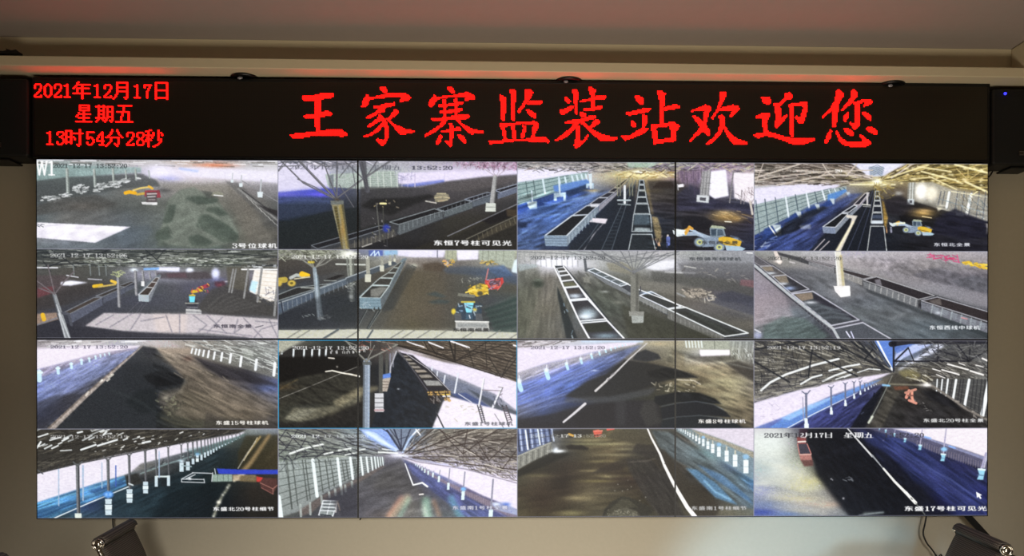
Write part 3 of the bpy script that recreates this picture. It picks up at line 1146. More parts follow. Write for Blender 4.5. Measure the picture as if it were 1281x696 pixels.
def pic03():
    p = Pic(8, 12, 1272, 482, 3)
    p.grid(["8a8888 908c8c 948c90 88847c 8c9488 807c84 988098 807068",
            "d8d4e8 d0cce0 b8b4b8 b4a87c a8946c 806c88 a898b0 c8bcc0",
            "7c98a0 98acb8 8090a8 504c54 6c6454 4a4848 484450 a0a0b0",
            "3454a0 3c64b4 405488 343640 302e34 2c2a30 2c2c3c 383c50",
            "2c3c70 4064b0 303e68 2a3040 262c38 26262c 343030 383444",
            "283450 3a5080 303850 242834 1c242e 262428 26242c 2a2c3c",
            "2c3448 303a54 1c2430 1a222c 18202a 201e24 24242e 20263a"], 5)
    p.poly("8,55 420,50 380,80 200,105 8,125", 'dcd8ec', .95, 3)
    p.dashes("8,12 660,12 600,60 380,75 8,50", 170, 55, 5, 0.05, ['4c4a4c', '9c9898', '303030', 'c8c0b8', '7c6c6c'], .8, .25)
    p.dashes("660,12 1272,12 1272,60 1180,70 1000,50 800,80 700,60", 230, 50, 5, -0.05, ['4c4450', '9c8ca4', 'c8c090', '302c30', '806c8c', 'd4d8c8'], .8, .3)
    p.poly("590,12 760,12 720,42 600,42", 'a8c4b4', .7, 4)
    p.blob(665, 78, 120, 20, 'e8dca0', .8)
    p.blob(665, 66, 40, 10, 'fffff0', 1)
    p.blob(720, 80, 110, 12, 'f4e4b0', .7)
    p.dashes("520,60 840,60 840,95 520,95", 60, 30, 4, 0, ['a88c50', 'f0e4b0', '6c5838'], .7, .3)
    # left wall panels
    p.poly("8,125 390,65 370,100 200,180 8,245", '90a8a8', .95, 2)
    for y0, y1 in ((135, 85), (160, 100), (185, 118), (212, 135), (232, 150)):
        p.line([(8, y0 + 4), (280, y1)], 4, '4c686c', .8)
    for x in (55, 95, 145, 230, 262, 300, 325, 350, 372):
        p.line([(x, 125 - x * .12), (x + 12, 215 - x * .25)], 10 if x > 140 else 5, 'ccdce4' if x > 130 else '54686c', .9)
    p.poly("200,140 375,105 400,120 380,150 270,175 205,170", '5a84c8', .95, 2)
    p.poly("100,215 200,180 380,145 420,160 300,215 100,260 8,300 8,250", '2c4894', .8, 4, .2)
    p.poly("260,170 380,130 385,160 280,200", '22304c', .8, 4)
    for x, y, s_ in ((90, 240, 24), (235, 200, 32), (395, 140, 20)):
        p.poly([(x - s_, y - s_ * .6), (x + s_, y - s_ * .8), (x + s_, y + s_ * .7), (x + s_ * .6, y + s_ * .7), (x + s_ * .6, y - s_ * .1), (x - s_ * .5, y), (x - s_ * .5, y + s_ * .6), (x - s_, y + s_ * .6)], 'b4ccdc', 1, 1)
        p.line([(x, y - s_ * .7), (x - 4, y - s_ * 3)], s_ * .3, 'c4d4e0')
    p.poly("60,228 110,225 115,262 75,265", 'bcd0dc', 1, 1)
    p.line("400,80 400,150", 12, 'c8d4dc')
    p.blob(405, 165, 38, 8, 'b89c58', .7)
    p.blob(512, 105, 16, 8, '9c9488', .8)
    # blue lit ground
    p.poly("8,290 380,180 520,165 300,320 150,400 120,482 8,482", '4a6498', .6, 12, .25)
    p.grain("8,180 520,160 300,330 140,482 8,482", .45, 34, 9, -.35)
    for t in ("60,270 200,235 360,200", "200,300 330,250 440,205", "20,330 120,300 240,290", "40,390 110,350", "10,410 60,375", "200,330 290,270", "8,450 70,440", "150,230 330,240", "300,210 420,190"):
        p.line(t, 6, '7ca4e4', .55, 2)
    p.poly("8,330 60,335 60,360 8,360", '141c30', .7, 5)
    # middle lane
    p.poly("280,482 290,440 540,180 640,130 610,482", '20262e', .8, 5, .15)
    p.poly("360,482 430,380 490,315 400,310 380,330 470,332 410,400 365,482", 'c8c4cc', .9, 1)
    p.poly("400,310 488,314 478,340 395,330", 'dcd4dc', .95, 1)
    for t in ("455,482 560,250 620,120", "510,482 585,250 640,110", "330,482 400,400 440,340", "545,200 600,110"):
        p.line(t, 4, '55606c', .85)
    for i in range(12):
        y = 260 + i * 19
        p.line([(548 - i * 7, y), (570 - i * 5, y)], 3, '3c4650', .8)
    # left train
    wagon(p, "155,405 300,298 385,292 270,405", "270,407 385,296 440,250 440,280 372,350 300,425 275,460", '202226', 'ccd4dc', '7c8a98', 6)
    p.poly("150,402 272,404 275,460 160,458", '8498ac', 1, 0, .08)
    for y in (418, 432, 446):
        p.line([(155, y), (272, y + 1)], 2.5, '5c6c80')
    wagon(p, "305,295 378,245 440,243 385,292", None, '23262c', 'b4bcc8', '', 5)
    wagon(p, "385,243 440,203 490,203 445,240", "445,244 545,165 545,180 440,280", '2c2e38', 'acb0bc', '8c8c98', 4)
    wagon(p, "445,200 490,175 525,175 492,200", None, '2c2c34', 'a8acb8', '', 3)
    wagon(p, "495,172 520,152 550,150 526,172", None, '2c2c34', 'a8a49c', '', 3)
    wagon(p, "525,148 585,105 600,100 552,148", None, '3c3830', 'b0a890', '', 3)
    p.poly("395,235 450,232 438,252 400,252", 'd8d8e0', .8, 1)
    for i in range(9):
        p.line([(285 + i * 17, 405 - i * 16), (287 + i * 17, 440 - i * 16)], 5, '9cacb8', .8)
    # right train
    p.poly("610,482 655,110 685,110 745,482", '1c2228', .9, 1)
    for a, b, c, d, y0, y1 in ((600, 745, 618, 725, 482, 395), (618, 725, 628, 718, 380, 290), (630, 714, 640, 705, 286, 235), (642, 702, 648, 695, 230, 200), (648, 694, 653, 690, 196, 165), (654, 688, 657, 684, 160, 135), (658, 684, 660, 680, 130, 108)):
        wagon(p, [(c, y1), (d, y1), (b, y0), (a, y0)], None, '262c32', 'a8b0b4', '', 5)
    p.poly("632,290 708,290 715,345 626,345", '4c5c68', .9, 2, .15)
    p.poly("635,360 715,362 718,382 630,380", 'a8b4b8', .9, 2)
    # yellow barrier and men
    p.poly("725,300 755,305 775,370 775,440 750,430 735,370", '8c7c58', .9, 3, .35)
    p.poly("690,120 705,130 735,290 720,290", '6c6048', .8, 3, .3)
    p.blob(740, 165, 45, 10, '94804c', .7)
    p.dashes("725,400 780,400 780,482 725,482", 14, 12, 5, 1.3, ['c8a078', '84706c', '4c3c3c'], .8, .5)
    p.line("810,400 808,412", 10, 'd0c8c4')
    p.line("812,415 812,445", 20, '6070b4')
    p.line("806,445 806,462", 9, '303858')
    # signal mast
    p.line("580,140 580,230", 12, 'd8dce0')
    p.line("543,215 610,215", 8, 'b8c4c8')
    p.line("545,235 610,240", 6, '8c989c')
    for x in (540, 555, 605, 620):
        p.line([(x, 95), (x + 2, 190)], 6, '8c8c74', .8)
    # right yard
    p.poly("700,110 850,110 960,170 860,240 720,200", '343030', .75, 8, .15)
    p.poly("725,150 760,115 830,115 850,150", '2c2420', .7, 6)
    p.poly("860,180 930,130 1000,165 1100,230 1272,240 1272,290 1100,260 860,270", '34344a', .7, 8, .15)
    p.grain("700,180 1272,200 1272,482 700,482", .35, 50, 7, .08)
    for t in ("720,270 960,290 1100,330", "760,310 900,290 1040,300", "740,340 880,330"):
        p.line(t, 5, '605c64', .5, 3)
    p.poly("880,110 960,120 1000,60 990,50 860,60", '806c80', .7, 6, .3)
    # bright openings on the right
    p.poly("1040,60 1120,50 1135,190 1060,205 1020,180", 'e8e4f4', 1, 4)
    p.poly("1160,65 1272,70 1272,235 1165,200", 'e4dce4', 1, 4)
    p.poly("990,60 1040,55 1030,215 980,190", 'a4a4a4', .9, 2, .1)
    for x in (1005, 1022, 1038):
        p.line([(x, 50), (x - 14, 200)], 4, '6c6c70', .8)
    for y in (90, 120, 150):
        p.line([(985, y), (1040, y + 4)], 3, '787878', .6)
    p.line("1160,60 1140,225", 7, '807c80')
    p.line("1205,160 1200,230", 5, '8c8488')
    p.dashes("1170,140 1272,150 1272,240 1170,210", 30, 40, 3, 1.2, ['b0a4a4', '786c70'], .6, .6)
    p.poly("965,185 1030,190 1028,228 962,222", 'c8ccd0', 1, 1)
    p.poly("980,198 1014,200 1012,218 980,214", '54545c')
    p.line("870,138 890,135", 16, 'e4e0e8')
    p.line("862,130 865,160", 5, 'b0b0b4')
    p.line("1250,220 1262,285", 12, 'c4bcb4')
    p.dashes("860,60 1000,60 990,150 870,150", 30, 60, 4, 1.5, ['50405c', '5c5058'], .5, .1)
    p.blob(1120, 300, 75, 26, 'b8924c', .75)
    p.blob(1110, 280, 45, 12, 'd8bc84', .7)
    p.blob(1180, 310, 30, 16, 'c8a058', .55)
    p.line("1115,326 1150,328", 5, 'fff4dc')
    p.dashes("1000,270 1240,270 1240,330 1040,320", 30, 50, 3, .3, ['e0c088', '806038'], .5, .2)
    p.poly("880,330 920,300 1000,298 1060,330 1010,370 890,370", '1c1c22', .8, 6, .1)
    loader(p, 1085, 452, 1.0)
    p.poly("842,365 905,372 900,395 865,392", 'dce4e4')
    p.line("905,385 925,355 940,365", 14, 'd8a440')
    p.grain(None, .08, 8, 4)
    p.stamptext('2021-12-17 13:52:20', 80, 36, 396, 20, 'e4e4e0', None, .35)
    p.caption('东恒西全景', 985, 428, 205, 22, '34343a', None, .8)
    return p.done(1)


def pic04():
    p = Pic(8, 12, 1262, 478, 4)
    p.grid(["68605c 6c6458 786c64 8c7c70 c0b8c8 b0a8b8 847850 948858 8c8048",
            "a09c8c 948c84 88806c a0946c b8ac84 948460 887438 907c40 8c7440",
            "c4c4d0 ccc8dc c8c4d4 8c8c94 6c6450 5c5044 a8a088 988c6c 807050",
            "80989c 7c90a4 5064a0 343850 302e30 24242a 242224 34322f 686864",
            "5c7488 344478 384070 242834 2a2c34 26282e 1e1e22 22222e 2c2c3c",
            "243468 384880 3c4064 20242e 1c222c 20222a 1e1e24 22222c 24242c",
            "2c3c74 34447c 303650 181c28 181c26 16181e 1c1c22 1e1e28 1e1e28"], 5)
    p.poly("12,150 200,130 400,118 470,128 440,145 200,190 12,235", 'd8d4e8', .95, 3)
    # roof
    vp = (660, 110)
    p.dashes("8,12 540,12 640,110 480,130 250,120 8,140", 330, 80, 6, lambda x, y: math.atan2(vp[1] - y, vp[0] - x) * .5, ['3c3430', '24201c', 'a89c94', 'd8ccc4', '5c5048', '786c60'], .85, .1)
    p.dashes("760,12 1262,12 1262,160 1160,150 1000,110 700,110 680,90", 380, 80, 6, lambda x, y: math.atan2(vp[1] - y, vp[0] - x) + PI if x > vp[0] else 0, ['342c18', 'a8924c', '6c5828', 'e0cc84', '4c4020', 'b4a060'], .85, .1)
    p.poly("525,12 820,12 760,45 700,80 620,85 570,45", 'd8d8ec', .95, 4)
    p.poly("620,30 700,30 695,78 625,78", '8494a4', .6, 4)
    for i in range(5):
        p.line([(620 + i * 4, 40 + i * 10), (665, 22 + i * 10), (702 - i * 4, 40 + i * 10)], 4, '6c7c8c', .7)
    for t, w_ in (("8,95 250,20", 9), ("8,110 130,85 420,55 640,50", 6), ("130,130 400,75 640,80", 8), ("560,12 500,80", 8), ("860,12 740,90", 8), ("60,12 20,120", 5), ("400,60 370,12", 6), ("400,60 350,90", 5), ("400,60 440,90", 5)):
        p.line(t, w_, 'c8bcb0', .9)
    for t, w_ in (("1080,18 1258,62", 10), ("1135,108 1260,165", 11), ("900,55 1080,100 1110,112", 8), ("880,30 1060,55", 7), ("940,80 1090,150", 6), ("1015,150 1160,178", 5), ("840,95 960,85", 5), ("720,90 940,20", 6)):
        p.line(t, w_, 'f0e4b0', .95, 1)
    for t in ("1150,100 1090,40", "1150,100 1150,40", "1150,100 1210,60", "1150,100 1100,110"):
        p.line(t, 5, 'c8b070', .9)
    for i in range(36):
        p.blob(p.rng.uniform(760, 1250), p.rng.uniform(20, 130), 9, 6, 'fff0b8', .7)
    p.blob(665, 118, 90, 16, 'e8dc98', .8)
    p.blob(665, 110, 24, 16, 'fffff0', .9)
    p.line("520,125 760,125", 7, 'f4ecc4', .9, 1)
    # left wall
    p.poly("12,235 200,190 440,145 500,135 500,165 300,240 190,300 12,395", '98a8a8', .95, 1)
    for a, b in ((250, 160), (280, 170), (312, 182), (345, 196), (372, 210)):
        p.line([(12, a), (420, b - 14)], 3.5, '50646c', .8)
    for i, x in enumerate((22, 70, 125, 180, 232, 290, 335, 375, 410, 440, 465, 485)):
        y = 395 - (x - 12) * .52
        p.line([(x - 3, 215 - x * .15), (x + 18 - i, y)], 9 if i in (3, 5, 7) else 5, 'dce4ec' if i in (3, 5, 7, 8, 9) else '485864', .9)
    # blue heaps at the wall
    for t in ("50,420 65,360 110,345 160,345 165,400 110,430", "165,320 230,275 270,270 270,300 210,330", "280,260 340,235 362,232 360,262 300,285", "360,240 400,210 440,205 440,235 390,245"):
        p.poly(t, '2c4484', .95, 2, .25)
    p.poly("400,180 495,150 505,160 440,205 400,210", '4c84cc', .9, 2)
    for x, y, s_ in ((130, 365, 26), (245, 285, 17), (345, 245, 15), (425, 215, 14), (510, 178, 12)):
        p.poly([(x - s_, y - s_), (x + s_ * .8, y - s_), (x + s_, y + s_), (x + s_ * .3, y + s_ * 1.2)], 'b8c4cc', 1, 1)
    p.line("90,345 130,400", 8, 'd0d4d4')
    p.poly("180,330 290,270 380,240 420,260 300,320 240,370 160,400 110,400", '1c2028', .85, 5, .15)
    p.poly("430,230 520,175 590,170 480,250 380,310 300,360 250,345", '384880', .7, 6, .3)
    p.poly("250,345 310,335 310,360 260,362", '8c94a8', .8, 3)
    p.poly("8,440 150,400 380,350 330,478 8,478", '34447c', .7, 10, .3)
    p.grain("8,390 400,250 600,170 330,478 8,478", .45, 40, 7, -.5)
    p.dashes("8,410 120,410 150,478 8,478", 20, 40, 5, -.3, ['6c84c0', '1c2850', 'a8b4c8'], .6, .4)
    # trains and track
    p.poly("300,478 380,390 620,160 660,150 600,478", '1a1e26', .8, 4, .12)
    wagon(p, "375,350 475,278 510,280 442,352", "442,356 512,284 590,215 590,230 510,310 442,385", '1c1e22', 'c8ccd4', '808894', 5)
    p.poly("372,350 442,354 442,386 378,382", '7c88a0', 1, 0, .1)
    wagon(p, "478,274 540,235 560,238 515,272", None, '20222a', 'c0c4cc', '', 5)
    wagon(p, "540,232 600,172 622,168 570,232", "560,238 622,170 622,185 556,262", '2a2a34', 'c8c0c0', '8c8894', 4)
    p.poly("500,286 560,290 535,340 470,478 445,478 520,340 530,305 500,300", 'd8d0c4', .95, 1)
    p.poly("440,478 455,478 545,320 535,318", 'f4e8c4', .8, 2)
    for t in ("325,478 385,415", "355,478 410,425"):
        p.line(t, 5, 'b4acb0')
    for t in ("505,478 610,240 640,160", "560,478 632,240 650,160"):
        p.line(t, 3.5, '48506a', .8)
    for a, b, c, d, y0, y1 in ((612, 716, 630, 700, 478, 345), (632, 696, 640, 690, 325, 275), (641, 689, 645, 686, 270, 240), (646, 685, 650, 681, 235, 212), (650, 680, 653, 678, 208, 190), (653, 677, 656, 674, 185, 160)):
        wagon(p, [(c, y1), (d, y1), (b, y0), (a, y0)], None, '20242e', 'b8bcbc', '', 4.5)
    p.poly("636,315 694,315 696,332 632,332", 'ccd4dc', .95, 1)
    p.poly("640,285 690,285 692,305 636,305", '4c5870', .8, 2)
    p.poly("690,210 700,215 722,300 712,360 702,340", '9c7c38', .9, 2, .3)
    p.line("714,350 716,378", 7, 'a07850')
    p.line("738,352 740,375", 10, '8c8ca0')
    p.line("612,170 612,232", 9, 'c4c0c0')
    p.line("585,230 628,234", 6, 'c4c4bc')
    p.line("590,240 630,243", 4, 'a0a09c')
    for x in (650, 662, 674):
        p.line([(x, 115), (x, 200)], 4, '9c8c50', .7)
    p.dashes("640,110 760,120 760,200 680,200", 40, 25, 5, .3, ['9c8444', '5c4c28', 'c8b468'], .6, .5)
    # right wall
    p.poly("840,115 960,110 1060,150 1262,180 1262,320 1100,280 900,225 830,200", 'a8a498', .85, 3)
    p.blob(900, 160, 36, 46, 'fffcf4', .95, 4)
    p.blob(955, 170, 34, 40, 'f4ecd8', .9, 4)
    p.poly("830,115 868,112 862,215 826,195", '94948c', .9, 2)
    for x in (842, 856):
        p.line([(x, 115), (x - 4, 205)], 4, 'd8dcd8')
    for i, x in enumerate((1000, 1020, 1050, 1090, 1125, 1165, 1205, 1240)):
        p.line([(x + 6, 160), (x - 12, 240 + (x - 1000) * .3)], 5, '5c6068', .85)
    p.line("1050,165 1035,245", 13, 'e4e8e4')
    p.line("1168,175 1142,280", 15, 'f0f0e8')
    p.line("1168,182 1200,160", 6, 'e8dca8')
    p.line("1060,160 1262,190", 5, 'ece4c0', .8)
    for i in range(6):
        p.line([(1000 + i * 40, 200 + i * 12), (1040 + i * 40, 212 + i * 12)], 4, '7c8c94', .7)
    p.dashes("1050,165 1262,185 1262,310 1060,250", 50, 50, 3, 1.0, ['54646c', 'b8c4c8', '6c5c3c'], .6, .6)
    p.blob(780, 172, 20, 12, 'c4c4c0', .8)
    p.poly("826,200 862,202 862,232 824,230", 'c4ccd0', 1, 1)
    p.poly("838,208 852,208 852,222 838,222", '54545c')
    p.poly("980,235 1015,230 1015,250 990,265", 'b4b0a0', 1, 2)
    p.poly("1085,265 1130,275 1128,292 1085,285", 'c0c4c0', 1, 2)
    p.poly("1235,325 1258,330 1258,385 1245,385 1248,350", 'dcd4c4', 1, 1)
    # right heaps
    p.poly("980,300 1080,250 1250,320 1262,400 1150,410 960,380", '1e1e2c', .85, 5, .12)
    p.poly("700,200 790,180 860,240 960,250 960,270 820,290 720,280", '26242a', .8, 8, .1)
    p.poly("780,290 830,275 890,300 850,330 790,320", '121216', .8, 6)
    p.blob(910, 275, 60, 24, 'a88440', .8)
    p.blob(920, 268, 30, 14, 'dcb878', .6)
    p.line("905,292 955,300", 5, 'f0d8a0', .8)
    p.grain("700,200 1262,250 1262,478 700,478", .3, 50, 7, .15)
    loader(p, 884, 374, .62)
    p.line("755,332 810,328", 10, 'dce0cc')
    p.grain(None, .08, 8, 4)
    p.stamptext('2021-12-17 13:52:20', 92, 44, 386, 20, 'd8d4cc', None, .35)
    p.stamptext('20', 440, 44, 38, 20, 'ececec', None, .9)
    p.caption('东恒北全景', 965, 432, 202, 22, 'dfe0e8', '303038', .9)
    return p.done(1)


def lattice(p, zone, n, L, w_, cols, seed_ang, al=.8):
    p.dashes(zone, n, L, w_, seed_ang, cols, al, .12)


def pic05():
    p = Pic(22, 15, 1268, 468, 5)
    p.grid(["3c4244 40464a 444a4c 484e4c 4c504c 505450 4c504c 4c504a",
            "4c504e 54544e 585a52 606460 686c64 646a60 5c6258 605c58",
            "50504e 504e4a 505250 8c8c9c 9494a4 5c5a5c 787684 807c74",
            "50464a 484444 4c4a48 4c5256 54545c 54546c 4c4a4e 6c686c",
            "4c4442 444448 444650 484a56 4e5058 4c4c54 46464a 48484a",
            "44444a 3c3e48 40424c 46484e 484a50 504e50 444448 42403f",
            "302f38 34343c 50505a a09ca4 b8b0b4 b0acb4 a8a4ac 8c8c94",
            "303038 34343c 3c3c44 4c4c54 66646c 6c6c70 8c8890 9c98a4"], 5)
    p.dashes("22,15 1268,15 1268,105 700,105 22,112", 420, 60, 4, 0, ['24282c', '34383a', 'a0a49c', '6c7068', 'c4c8c4', '2c3030'], .8, .06)
    p.dashes("250,60 1100,60 1000,100 300,100", 160, 22, 5, 0, ['c8d0c4', 'e4e8e0', '4c5048', '8c9484'], .8, .1)
    for t in ("400,15 330,60", "580,15 660,85", "690,15 640,70", "560,60 700,15", "22,60 260,50 500,60", "22,40 400,30 900,30 1268,55", "22,95 600,88 1268,100", "180,70 60,120", "100,20 230,110", "60,80 100,130"):
        p.line(t, 5, '2c3034', .85)
    p.line("22,112 135,112", 6, 'e4e4ec', .9)
    p.poly("650,108 760,108 758,132 700,128 640,124", 'e0e0f8', 1, 2)
    p.line("580,118 650,115", 12, '80b4f0', .9, 1)
    p.blob(525, 122, 20, 9, 'e8f4ff', 1)
    p.blob(812, 124, 20, 14, 'e8ecfc', 1, 4)
    p.blob(945, 140, 22, 30, 'd8dcfc', 1, 4)
    p.blob(945, 170, 46, 12, '7478b0', .6)
    p.blob(1000, 180, 12, 4, 'd8d0dc', .8)
    # back of hall
    p.poly("640,135 900,130 930,165 800,170 650,165", '4c4448', .8, 5)
    p.poly("690,140 790,135 800,160 700,160", '604850', .7, 4)
    # left bay
    p.poly("22,150 170,150 200,190 22,260", '544a4c', .8, 4, .2)
    p.poly("30,215 120,205 110,240 30,265", '7c3c44', .6, 3)
    p.poly("150,185 200,176 290,186 200,202 150,200", 'e4e4f4', 1, 2)
    p.line("180,150 240,160", 5, 'd0d0d8')
    p.line("290,168 360,172", 5, 'b8b8c0')
    p.poly("22,270 300,190 420,190 300,260 100,320 22,330", '3c3838', .6, 8, .1)
    for x in (215, 300, 345, 380):
        p.line([(x, 100), (x + 4, 150)], 5, '7c8484')
    p.line("320,205 360,200", 17, 'e0b828')
    p.line("345,208 430,195", 9, 'c8ac58')
    p.line("410,178 432,186", 14, 'e8c040')
    p.poly("22,345 130,338 140,375 22,405", '9c8474', .9, 2, .2)
    p.line("30,400 130,365", 7, '7c7c84')
    p.line("58,350 64,372", 22, 'e0b428')
    p.poly("22,408 135,372 150,400 22,465", '34343c', 1, 1)
    # left train
    p.poly("130,350 330,260 520,180 540,200 380,290 200,395 150,395", '3c3e48', 1, 1, .1)
    wagon(p, "150,345 320,262 362,262 195,345", "195,348 362,264 365,300 205,392", '48403c', '80848c', '585c6c', 4)
    wagon(p, "330,255 445,208 480,208 366,258", "366,262 480,212 480,240 368,292", '403c3a', '80848c', '565a68', 4)
    wagon(p, "440,205 510,180 530,182 480,208", "482,212 545,190 545,205 482,235", '403c3a', '888c94', '585c68', 3)
    # piers
    for x, y0, y1, w_ in ((444, 160, 305, 15), (532, 130, 245, 14), (570, 130, 200, 12), (605, 135, 170, 8), (635, 130, 155, 7)):
        p.line([(x, y0), (x + 6, y1)], w_, '9c9ca0')
        p.line([(x + w_ * .4, y0), (x + 6 + w_ * .4, y1)], w_ * .35, '606066')
    tree(p, 444, 160, 0, ((415, 140), (430, 132), (450, 130), (470, 138)), 4, 'a8b080')
    p.dashes("405,128 480,128 470,155 415,155", 14, 20, 4, .3, ['b4bc8c', '707458'], .8, .5)
    p.poly("562,180 580,180 580,204 562,204", 'dcdcdc')
    # middle train
    p.poly("545,245 600,180 660,140 665,150 610,280 550,280", '6c747c', 1, 1)
    wagon(p, "548,248 590,210 625,212 600,250", "602,250 626,212 662,145 662,160 604,285", '443c38', 'c4c8cc', '7c8088', 4)
    p.poly("548,248 602,250 602,284 550,280", 'a8b4bc')
    wagon(p, "592,208 615,184 642,185 625,212", None, '504440', 'c4c4c4', '', 3)
    wagon(p, "616,182 638,160 655,162 642,185", None, '58504c', 'b4b4b8', '', 3)
    for t in ("550,285 430,400 390,468", "590,288 550,340 510,468", "570,290 500,400 450,468"):
        p.line(t, 4, '5c5c66', .8)
    # loaders on the right
    p.line("860,215 905,200", 18, 'a83c4c')
    p.line("825,232 875,222", 16, 'd8b430')
    p.dashes("815,210 910,190 910,240 820,250", 22, 14, 4, .3, ['3c3434', 'e8c848', 'c85058'], .8, .7)
    p.blob(965, 198, 14, 8, 'e87080', .9)
    p.poly("940,180 990,178 1000,200 960,210 940,200", '54303c', .7, 3)
    p.poly("795,280 850,275 850,320 795,320", '3c3c44', 1, 1)
    p.poly("808,255 840,255 836,285 812,285", '70d8f0')
    p.line("812,250 838,250", 7, 'c8b038')
    p.line("790,290 855,290", 6, '9c9c94')
    p.line("800,310 850,312", 8, '707078')
    p.poly("792,318 872,322 872,346 792,344", 'b8b8b8')
    p.line("792,332 872,336", 4, '74747c')
    # heap with ridges
    p.poly("860,300 920,220 1000,195 1100,230 1240,310 1250,350 1000,350 870,330", '484644', .8, 6, .15)
    for i in range(6):
        p.line([(900 + i * 20, 320 + i * 3), (960 + i * 30, 262 + i * 10), (1010 + i * 30, 240 + i * 12)], 8, '5c5a58', .5, 2)
    # right wall
    p.poly("1000,105 1120,105 1110,230 1010,210", '5c584c', .8, 5)
    p.poly("1145,120 1268,125 1262,275 1230,282 1120,230 1130,190", 'e8e0d8', 1, 1)
    p.poly("1130,175 1165,180 1150,240 1118,222", 'b8dcf0', .9, 2)
    p.line("1080,118 1268,118", 7, 'f0f0f0')
    p.dashes("1080,95 1268,95 1268,112 1080,112", 30, 20, 4, 0, ['c8ccd0', '505048'], .8, .1)
    for i in range(7):
        p.line([(1150, 135 + i * 20), (1262, 142 + i * 21)], 2, 'b8a890', .6)
    p.dashes("1185,200 1262,210 1262,280 1200,262", 24, 24, 3, .2, ['70707c', '9c9ca8'], .8, 1)
    for x, y1, w_ in ((1028, 232, 9), (1042, 235, 8), (1105, 262, 10), (1175, 280, 12), (1262, 350, 12)):
        p.line([(x + 8, 118), (x - 14, y1)], w_, '8c8c8c')
    p.dashes("1100,225 1268,280 1268,320 1180,290", 30, 16, 6, .4, ['a8a49c', '6c6860'], .7, .5)
    # sun patch
    p.poly("275,405 370,340 900,345 1268,372 1268,468 1120,462 900,440 640,435 470,430", 'c4bcc0', .95, 2, .06)
    p.poly("620,345 800,345 790,440 640,438", 'd8c8c0', .5, 12)
    for t in ("400,412 520,340", "500,436 560,344", "330,400 420,350", "690,350 720,436", "760,345 760,440", "830,350 900,400 850,440", "900,350 1000,440", "980,360 900,440", "1060,370 1040,440 1100,400", "1090,365 1190,468", "1268,395 1180,420 1140,468", "560,380 680,360", "860,420 1000,440 1130,455", "1150,380 1268,390", "1220,370 1268,468"):
        p.line(t, 6, '84808c', .75, 1)
    p.poly("22,440 270,410 470,432 560,438 1100,462 1120,468 22,468", '34343c', .8, 2)
    # leaning pier
    p.line("118,250 185,468", [20, 32], '8c9094')
    p.line("128,300 195,468", 7, 'c8ccd0', .8)
    p.line("110,250 172,468", 6, '50545c', .8)
    p.line("140,345 172,462", 6, 'd0d4d8', .8)
    p.line("160,340 190,345 205,400", 14, '50525c')
    for t in ("120,245 40,215", "120,245 85,100", "120,245 170,180 220,130", "120,245 30,180"):
        p.line(t, 6, '70686c')
    p.grain(None, .08, 8, 4)
    p.stamptext('2021-12-17 13:52:26', 95, 38, 396, 24, 'e4e4e4', None, .75)
    p.caption('东恒南全景', 930, 396, 205, 22, '44404c', None, .95)
    p.line("1150,412 1190,402", 4, '50505c')
    return p.done()


